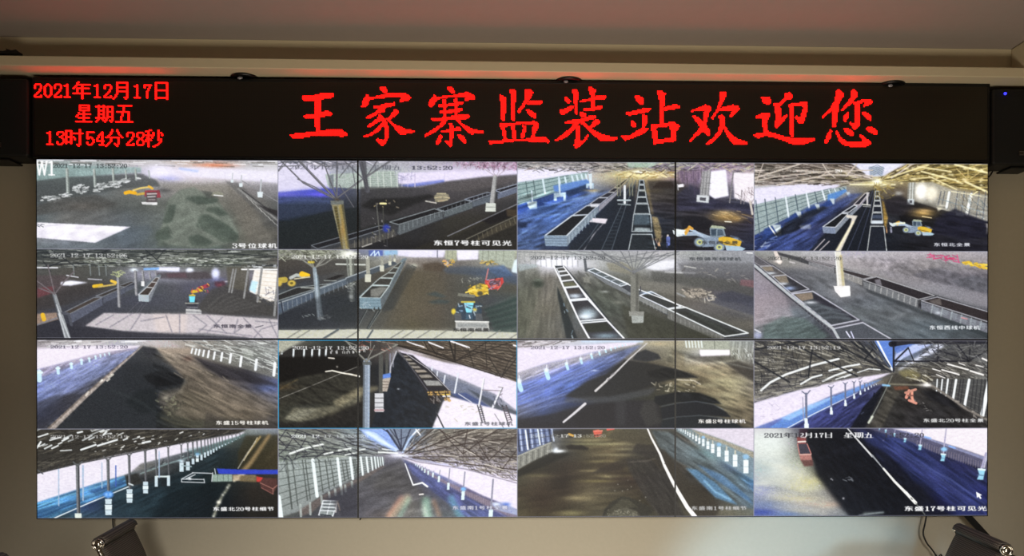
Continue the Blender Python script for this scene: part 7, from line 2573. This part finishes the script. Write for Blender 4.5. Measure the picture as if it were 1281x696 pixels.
spots = [('upper left', 'whose corner picture is marked W1'), ('upper middle', 'with two coal trains seen end on'), ('upper right', 'with a shed picture under golden roof light'),
         ('lower left', 'with a picture of columns on white blocks'), ('lower middle', 'with brown coal mounds beside a white line'), ('lower right', 'with the white mouse pointer')]
for pr in range(2):
    for pc in range(3):
        where, what = spots[pr * 3 + pc]
        x0, x1 = WL + pc * PAN_W, WL + (pc + 1) * PAN_W
        zt = ZB + WH - pr * PAN_H
        zb = zt - PAN_H
        t = thing('display_panel', 'black %s panel of the video wall, %s' % (where, what), 'screen', ((x0 + x1) / 2, 0, zb), 0, 'panels of the video wall')
        hw = PAN_W / 2 - 0.0003
        H_ = PAN_H - 0.0006
        bm = bmesh.new()
        box(bm, -hw + .002, hw - .002, 0.0105, 0.045, .002, H_ - .002, bev=.002)
        box(bm, -hw + .12, hw - .12, 0.0455, WY - 0.002, .12, H_ - .12, bev=.01)
        obj('housing', bm, M_case, t)
        bm = bmesh.new()
        for a, b, c, d in ((-hw, hw, H_ - BZ, H_), (-hw, hw, 0, BZ), (-hw, -hw + BZ, BZ, H_ - BZ), (hw - BZ, hw, BZ, H_ - BZ)):
            box(bm, a, b, -0.0022, 0.010, c, d)
        obj('bezel', bm, M_bez, t)
        bm = bmesh.new()
        box(bm, -hw + BZ, hw - BZ, 0.0002, 0.010, BZ, H_ - BZ)
        scr = obj('screen', bm, M_glass, t)
        ax0, ax1 = x0 + BZ + .0003, x1 - BZ - .0003
        for tr in (0, 1):
            for tc in range(4):
                tx0 = WL + tc * TILE_W
                lo, hi = max(tx0, ax0), min(tx0 + TILE_W, ax1)
                if hi - lo < 0.01:
                    continue
                k = (pr * 2 + tr) * 4 + tc
                tz1 = ZB + WH - (pr * 2 + tr) * TILE_H
                tz0 = tz1 - TILE_H
                top = min(tz1, zt - BZ - .0003)
                bot = max(tz0, zb + BZ + .0003)
                i0 = int(round((lo - tx0) / TILE_W * (TW - 1)))
                i1 = int(round((hi - tx0) / TILE_W * (TW - 1)))
                sub = PICS[k][:, i0:i1 + 1]
                nh, nw = sub.shape[:2]
                X, Z = np.meshgrid(np.linspace(lo, hi, nw) - t.location.x, np.linspace(top, bot, nh) - t.location.z)
                co = np.stack([X, np.full_like(X, SY), Z], -1).reshape(-1, 3)
                idx = np.arange(nh * nw).reshape(nh, nw)
                q = np.stack([idx[:-1, :-1], idx[1:, :-1], idx[1:, 1:], idx[:-1, 1:]], -1).reshape(-1, 4)
                me = bpy.data.meshes.new('camera_picture')
                me.vertices.add(len(co))
                me.vertices.foreach_set('co', co.ravel())
                me.loops.add(q.size)
                me.loops.foreach_set('vertex_index', q.ravel().astype(np.int32))
                me.polygons.add(len(q))
                me.polygons.foreach_set('loop_start', np.arange(0, q.size, 4, dtype=np.int32))
                me.polygons.foreach_set('loop_total', np.full(len(q), 4, np.int32))
                me.update(calc_edges=True)
                ca = me.color_attributes.new('picture', 'FLOAT_COLOR', 'POINT')
                col = np.concatenate([lin(np.clip(sub, 0, 1)), np.ones((nh, nw, 1))], -1)
                ca.data.foreach_set('color', col.ravel().astype(np.float32))
                me.materials.append(M_scr)
                o = bpy.data.objects.new('camera_picture', me)
                C.objects.link(o)
                o.parent = scr
                o['label'] = PIC_LABELS[k]

# ------------------------------------------------------------------ downlights in the box above the sign
M_ring = mat('black_lamp_ring', '0d0a0a', 0.35, 0.2)
M_refl = mat('dark_lamp_reflector', '1c1a1a', 0.25, 0.7)
M_bulb = mat('unlit_lamp_glass', '9a969c', 0.15, spec=0.8)
for px, lab in ((307, 'black ceiling downlight, leftmost above the sign, between the clock and the first character'), (711, 'black ceiling downlight above the middle of the sign, over the fifth red character'), (1113, 'black ceiling downlight, rightmost above the sign, beyond the last red character')):
    p = at(px, 100, 0.032)
    t = thing('ceiling_downlight', lab, 'ceiling light', (p.x, 0.030, Z1 - 0.0008 - (p.x - 0.18) * math.tan(math.radians(0.28))), 0, 'downlights over the sign')
    bm = bmesh.new()
    lathe(bm, [(0.043, 0.0), (0.054, 0.0), (0.0545, 0.003), (0.052, 0.007), (0.047, 0.010), (0.043, 0.008), (0.043, 0.0)], (0, 0, 0), (0, 0, -1), 40)
    obj('trim_ring', bm, M_ring, t, True)
    bm = bmesh.new()
    lathe(bm, [(0.0, 0.0), (0.042, 0.0), (0.042, 0.004), (0.028, 0.0045), (0.0, 0.0045)], (0, 0, 0), (0, 0, -1), 40)
    obj('reflector', bm, M_refl, t, True)
    bm = bmesh.new()
    lathe(bm, [(0.0, 0.0), (0.010, 0.0), (0.012, 0.006), (0.008, 0.011), (0.0, 0.013)], (-0.012, -0.02, -0.0046), (0, 0, -1), 16)
    obj('bulb', bm, M_bulb, t, True)

# ------------------------------------------------------------------ loudspeakers
M_cab = mat('black_speaker_cabinet', '0a0908', 0.6, bump=0.1, scale=200)
M_grl = mat('black_speaker_cloth', '080706', 0.9, bump=0.4, scale=900, var=0.2)
M_badge = mat('speaker_badge', '3a3632', 0.4, 0.5)
M_badge2 = mat('badge_lettering', '8a857c', 0.35, 0.6)
M_blue = mat('blue_indicator', '101060', 0.3, emit=(0.03, 0.03, 1.0, 1), estr=3.0)


def speaker(px_in, py0, py1, side, lab, led):
    """side +1: stands right of the sign, its inner edge at px_in"""
    yf = -0.012
    xi = at(px_in, 150, yf).x
    W_ = 0.262
    xc = xi + side * W_ / 2
    z0, z1 = at(px_in, py1, yf).z, at(px_in, py0, yf).z
    t = thing('loudspeaker', lab, 'speaker', (xc, yf, z0), 0, 'loudspeakers beside the sign')
    H_ = z1 - z0
    bm = bmesh.new()
    box(bm, -W_ / 2, W_ / 2, 0.006, 0.118, 0, H_, bev=0.012, seg=4)
    obj('cabinet', bm, M_cab, t)
    # grille: bulged front with rounded corners
    bm = bmesh.new()
    n = 14
    gw, gh = W_ / 2 - .006, H_ / 2 - .006
    rows = []
    for j in range(n + 1):
        r = []
        for i in range(n + 1):
            u, v = i / n * 2 - 1, j / n * 2 - 1
            d = 0.012 * (1 - max(abs(u), abs(v)) ** 6)
            r.append(bm.verts.new((u * gw, 0.0055 - d, H_ / 2 + v * gh)))
        rows.append(r)
    for j in range(n):
        for i in range(n):
            bm.faces.new((rows[j][i], rows[j][i + 1], rows[j + 1][i + 1], rows[j + 1][i]))
    obj('grille', bm, M_grl, t, True)
    bm = bmesh.new()
    box(bm, -0.040, 0.040, -0.0105, -0.0068, 0.030, 0.047, bev=0.001)
    bd = obj('badge', bm, M_badge, t)
    bm = bmesh.new()
    box(bm, -0.038, 0.038, -0.0112, -0.0106, 0.0315, 0.0325)
    box(bm, -0.038, 0.038, -0.0112, -0.0106, 0.0445, 0.0455)
    for k in range(4):
        box(bm, -0.022 + k * 0.012, -0.0195 + k * 0.012, -0.0115, -0.0106, 0.0355, 0.0425)
        box(bm, -0.022 + k * 0.012, -0.014 + k * 0.012, -0.0115, -0.0106, 0.0405 - 0.003 * (k % 2), 0.0425 - 0.003 * (k % 2))
    obj('badge_lettering', bm, M_badge2, bd)
    if led:
        p = at(1256, 118, yf)
        bm = bmesh.new()
        lathe(bm, [(0, 0), (0.0055, 0), (0.0045, 0.003), (0, 0.004)], (p.x - xc, -0.0066, p.z - z0), (0, -1, 0), 14)
        lo = obj('indicator_light', bm, M_blue, t, True)
        lo['label'] = 'small blue indicator light'
    bm = bmesh.new()
    box(bm, -0.05, 0.05, 0.119, WY - yf - 0.001, 0.05, H_ - 0.05, bev=0.004)
    box(bm, -0.045, 0.045, 0.03, 0.118, -0.008, -0.0005, bev=0.003)
    obj('wall_bracket', bm, M_case, t)
    return t


speaker(33.5, 97, 195, -1, 'black wall loudspeaker left of the LED sign, beside the red date', False)
speaker(1243.5, 110, 205, 1, 'black wall loudspeaker right of the LED sign, with a blue indicator light', True)

# ------------------------------------------------------------------ cables and strut under the screens
M_cable = mat('black_cable_rubber', '0c0a09', 0.5)
M_strut = mat('black_painted_steel', '0d0c0b', 0.45, 0.3)


def cable(name, pix, Y, r, lab, tail=None):
    pts = [at(a, b, Y) for a, b in pix]
    if tail:
        pts += [Vector((pts[-1].x + dx, Y, z)) for dx, z in tail]
    bm = bmesh.new()
    tube(bm, smooth_path(pts, 8), r, 10)
    return tag(obj(name, bm, M_cable, None, True), lab, 'cable')


cable('power_cable', [(1159, 646), (1157, 656), (1155, 668), (1159, 679), (1166, 688), (1173, 698)], 0.09, 0.0030, 'thin black cable hanging and curving below the lower right screen', [(0.02, 0.75), (0.03, 0.4), (0.02, 0.02)])
cable('power_cable', [(141, 647), (141.3, 656), (142, 664), (143, 674)], 0.10, 0.0028, 'short black cable dropping from the lower left screen behind the chair', [(0.0, 0.8), (0.02, 0.4), (0.01, 0.02)])
cable('speaker_cable', [(1252, 206), (1247, 209), (1242, 214), (1239, 219), (1234, 224)], 0.09, 0.0030, 'thin black cable curving from under the right loudspeaker behind the screen')
bm = bmesh.new()
tube(bm, [at(452, 645, 0.03), at(451.5, 648.5, 0.0), at(450, 651, -0.002)], 0.0025, 8)
tag(obj('cable_end', bm, M_cable, None, True), 'tiny black cable end poking out below the seam of the left screens', 'cable')
# flat strut slanting out from behind the lower right corner
a, b = at(1208, 643, 0.075), at(1262, 702, 0.06)
d = (b - a).normalized()
t = thing('support_strut', 'flat black strut slanting down from under the lower right screen behind the chair', 'bracket', a)
bm = bmesh.new()
s_ = Vector((-d.z, 0, d.x)).normalized() * 0.0125
n_ = d.cross(s_).normalized() * 0.004
L = b - a
vs = [bm.verts.new(o_ + s_ * i + n_ * j) for o_ in (-d * 0.06, L) for i, j in ((-1, -1), (1, -1), (1, 1), (-1, 1))]
for f in ((0, 1, 2, 3), (7, 6, 5, 4), (0, 4, 5, 1), (1, 5, 6, 2), (2, 6, 7, 3), (3, 7, 4, 0)):
    bm.faces.new([vs[i] for i in f])
bmesh.ops.recalc_face_normals(bm, faces=bm.faces)
bmesh.ops.bevel(bm, geom=list(bm.edges), offset=0.0015, segments=2, affect='EDGES')
obj('bar', bm, M_strut, t)
bm = bmesh.new()
box(bm, L.x - .03, L.x + .03, L.y + .0, WY - a.y - .001, L.z - .06, L.z + .02, bev=.003)
obj('foot_plate', bm, M_strut, t)

# dark crumpled thing lying on the ledge at the left
bm = bmesh.new()
ly = (FY + RY) / 2
sil = [(u, v + 3) for u, v in [(-24, 65), (-24, 61.5), (-12, 60.5), (0, 61.8), (4, 62), (8, 61), (7, 58.8), (10, 60), (14, 61.2), (20, 60.2), (22, 62), (24, 64.4), (24, 65)]]
f_ = [at(u, v, FY + 0.004) for u, v in sil]
zup = 2.1 * math.tan(math.radians(0.28))
zmin = Z2 + zup + 0.0005
f_ = [p + Vector((0, 0, 0.004)) for p in f_]
fv = [bm.verts.new((p.x, p.y, max(p.z, zmin))) for p in f_]
bv = [bm.verts.new((p.x + .002 * math.sin(i * 2.1), FY + .03, max(p.z - .002 * (i % 2), zmin))) for i, p in enumerate(f_)]
bm.faces.new(fv)
bm.faces.new(bv[::-1])
for i in range(len(fv)):
    j = (i + 1) % len(fv)
    bm.faces.new((fv[j], fv[i], bv[i], bv[j]))
bmesh.ops.recalc_face_normals(bm, faces=bm.faces)
tag(obj('crumpled_tape', bm, mat('black_tape', '060302', 0.6)), 'small black crumpled scrap on the ledge at the far upper left', 'scrap')

# ------------------------------------------------------------------ office chairs
M_mesh = mat('black_ribbed_mesh', '262220', 0.75)
nt = M_mesh.node_tree
tc = nt.nodes.new('ShaderNodeTexCoord')
wv = nt.nodes.new('ShaderNodeTexWave')
wv.bands_direction = 'Y'
wv.inputs['Scale'].default_value = 42
wv.inputs['Distortion'].default_value = 0.6
nt.links.new(tc.outputs['Object'], wv.inputs['Vector'])
ck = nt.nodes.new('ShaderNodeTexWave')
ck.bands_direction = 'Z'
ck.inputs['Scale'].default_value = 55
nt.links.new(tc.outputs['Object'], ck.inputs['Vector'])
mm = nt.nodes.new('ShaderNodeMath')
mm.operation = 'MULTIPLY'
nt.links.new(wv.outputs[0], mm.inputs[0])
nt.links.new(ck.outputs[0], mm.inputs[1])
cr = nt.nodes.new('ShaderNodeValToRGB')
cr.color_ramp.elements[0].color = srgb('332d29')
cr.color_ramp.elements[1].color = srgb('8a8178')
nt.links.new(mm.outputs[0], cr.inputs[0])
b_ = nt.nodes['Principled BSDF']
nt.links.new(cr.outputs[0], b_.inputs['Base Color'])
bp = nt.nodes.new('ShaderNodeBump')
bp.inputs['Strength'].default_value = 0.5
bp.inputs['Distance'].default_value = 0.002
nt.links.new(mm.outputs[0], bp.inputs['Height'])
nt.links.new(bp.outputs[0], b_.inputs['Normal'])
M_chr = mat('polished_chrome', 'd8d2c6', 0.12, 1.0)
M_pla = mat('black_nylon', '14110f', 0.5)
HWC = 0.155
TZ = 0.955                                   # axis height of the top bar
prof = smooth_path([(0.47, 0, 0.405), (0.44, 0, 0.440), (0.30, 0, 0.438), (0.12, 0, 0.415), (0.02, 0, 0.440), (-0.03, 0, 0.52), (-0.045, 0, 0.66), (-0.078, 0, 0.82), (-0.112, 0, 0.91), (-0.135, 0, TZ)], 6)


def make_chair(lab):
    t = thing('office_chair', lab, 'chair', group='mesh office chairs by the video wall')
    i_s = 24                                  # where the seat turns into the back
    for nm, P in (('seat', prof[:i_s + 1]), ('backrest', prof[i_s:])):
        P = [Vector(p) for p in P]
        if nm == 'backrest':                 # the sling rolls over the top bar
            c = Vector((-0.135, 0, TZ))
            P = P[:-1] + [c + Vector((0.021 * math.cos(a), 0, 0.021 * math.sin(a))) for a in [math.radians(q) for q in (10, 40, 70, 100, 130, 160, 190, 220, 250)]]
        bm = bmesh.new()
        th = 0.005
        L = []
        n = len(P)
        for i, p in enumerate(P):
            d_ = (P[min(i + 1, n - 1)] - P[max(i - 1, 0)]).normalized()
            nn = Vector((-d_.z, 0, d_.x)) * th / 2
            row = []
            for s in (1, -1):
                for k in range(9):
                    y = (-HWC - .004) + (2 * HWC + .008) * k / 8
                    row.append(bm.verts.new(p + nn * s + Vector((0, y, 0))))
            L.append(row)
        for a_, b2 in zip(L, L[1:]):
            for k in range(8):
                bm.faces.new((a_[k], a_[k + 1], b2[k + 1], b2[k]))
                bm.faces.new((a_[9 + k + 1], a_[9 + k], b2[9 + k], b2[9 + k + 1]))
            bm.faces.new((a_[0], b2[0], b2[9], a_[9]))
            bm.faces.new((a_[8], a_[17], b2[17], b2[8]))
        for r in (L[0], L[-1]):
            for k in range(8):
                bm.faces.new((r[k], r[k + 1], r[9 + k + 1], r[9 + k]))
        bmesh.ops.recalc_face_normals(bm, faces=bm.faces)
        obj(nm, bm, M_mesh, t, True)
    for s in (-1, 1):
        bm = bmesh.new()
        Q = [Vector(p) for p in prof]
        P = []
        for i, p in enumerate(Q):
            d_ = (Q[min(i + 1, len(Q) - 1)] - Q[max(i - 1, 0)]).normalized()
            P.append(Vector((p.x, s * HWC, p.z)) + Vector((-d_.z, 0, d_.x)) * (-.012 if i < 24 else .012) * (1 if i > 30 or i < 18 else 1))
        P = [p for i, p in enumerate(P) if i < len(P) - 3]
        tube(bm, P + [Vector((-0.137, s * HWC, TZ - .012))], 0.0075, 12)
        obj('side_rail', bm, M_chr, t, True)
    bm = bmesh.new()
    tube(bm, [(-0.135, -HWC + .004, TZ), (-0.135, HWC - .004, TZ)], 0.0165, 20)
    obj('top_bar', bm, M_pla, t, True)
    for s in (-1, 1):
        bm = bmesh.new()
        lathe(bm, [(0, .003), (.0165, .003), (.0180, .005), (.0180, .012), (.0170, .015), (.0155, .015), (.0145, .012), (.009, .012), (.008, .0145), (0, .015)], (-0.135, s * (HWC + .002), TZ), (0, s, 0), 32)
        obj('end_cap', bm, M_chr, t, True)
    bm = bmesh.new()
    tube(bm, [(0.43, -HWC, .415), (0.43, HWC, .415)], 0.010, 14)
    obj('cross_bar', bm, M_chr, t, True)
    bm = bmesh.new()
    tube(bm, [(0.10, -HWC, .395), (0.10, HWC, .395)], 0.010, 14)
    obj('cross_bar', bm, M_chr, t, True)
    for s in (-1, 1):
        bm = bmesh.new()
        y = s * (HWC + .016)
        tube(bm, smooth_path([(-0.05, s * (HWC + .002), .66), (-.03, y + s * .03, .665), (0.08, y + s * .035, .665), (0.24, y + s * .035, .66), (0.30, y + s * .03, .63), (0.27, y + s * .02, .53), (0.20, s * (HWC + .004), .435)], 6), 0.009, 10)
        ar = obj('armrest', bm, M_chr, t, True)
        bm = bmesh.new()
        box(bm, 0.0, 0.25, y + s * .035 - .022, y + s * .035 + .022, .671, .688, bev=.006, seg=3)
        obj('arm_pad', bm, M_pla, ar)
    bm = bmesh.new()
    lathe(bm, [(.026, .10), (.026, .24), (.016, .245), (.016, .37), (.06, .375), (.07, .40), (0, .405)], (0.22, 0, 0), (0, 0, 1), 24)
    obj('column', bm, M_pla, t, True)
    bm = bmesh.new()
    for k in range(5):
        a = k * 2 * PI / 5 + .3
        dx, dy = math.cos(a), math.sin(a)
        tube(bm, [(0.22 + dx * .02, dy * .02, .115), (0.22 + dx * .16, dy * .16, .105), (0.22 + dx * .30, dy * .30, .075)], [.022, .018, .012], 12)
    lathe(bm, [(0, .085), (.036, .085), (.04, .11), (.034, .135), (0, .135)], (0.22, 0, 0), (0, 0, 1), 24)
    obj('star_base', bm, M_chr, t, True)
    for k in range(5):
        a = k * 2 * PI / 5 + .3
        dx, dy = math.cos(a), math.sin(a)
        cx_, cy_ = 0.22 + dx * .30, dy * .30
        bm = bmesh.new()
        for s in (-1, 1):
            lathe(bm, [(0, 0), (.024, 0), (.0265, .004), (.0265, .014), (.024, .018), (0, .018)], (cx_ - dy * s * .006, cy_ + dx * s * .006, .0268), (-dy * s, dx * s, 0), 20)
        tube(bm, [(cx_, cy_, .03), (cx_, cy_, .072)], .008, 10)
        obj('castor', bm, M_pla, t, True)
    return t


def seat_at(t, near, far):
    """turn and move a chair so that its top bar runs between two points"""
    d_ = (far - near)
    mid = (near + far) / 2
    th_ = math.atan2(-d_.x, d_.y)
    t.rotation_euler = (0, 0, th_)
    ox_ = -0.135
    t.location = (mid.x - math.cos(th_) * ox_, mid.y - math.sin(th_) * ox_, 0)


def dup(root, lab):
    r = root.copy()
    C.objects.link(r)
    r['label'] = lab
    for ch in list(root.children):
        c = ch.copy()
        C.objects.link(c)
        c.parent = r
        for g in list(ch.children):
            e = g.copy()
            C.objects.link(e)
            e.parent = c
    return r


def depth_for(px, py, z):
    r = ray(px, py)
    return CAM.y + r.y * (z - CAM.z) / r.z


def bar_end(px, py):
    return at(px, py, depth_for(px, py, TZ))


ch = make_chair('black mesh office chair below the lower left screen, its chrome end cap at left')
n1 = bar_end(124.5, 680.5)
n1b = bar_end(157, 661.5)
seat_at(ch, n1, n1 + (n1b - n1).normalized() * 2 * HWC)
d0 = (n1b - n1).normalized()
ch2 = dup(ch, 'black mesh office chair below the lower right screen, its chrome ring at far right')
f2 = bar_end(1200.5, 663.5)
n2 = bar_end(1268, 693)
seat_at(ch2, f2 + (n2 - f2).normalized() * 2 * HWC, f2)
ch2.rotation_euler.z += 0
# the right chair faces the other way: its near end is the local +y end
nn, ff = f2 + (n2 - f2).normalized() * 2 * HWC, f2
seat_at(ch2, ff, nn)
ch3 = dup(ch, 'dark chair of which only the top shows at the bottom left corner')
f3 = bar_end(0.5, 701.5)
seat_at(ch3, f3, f3 - d0 * 2 * HWC)
print('chairs', n1, n1b, f2, n2, f3)
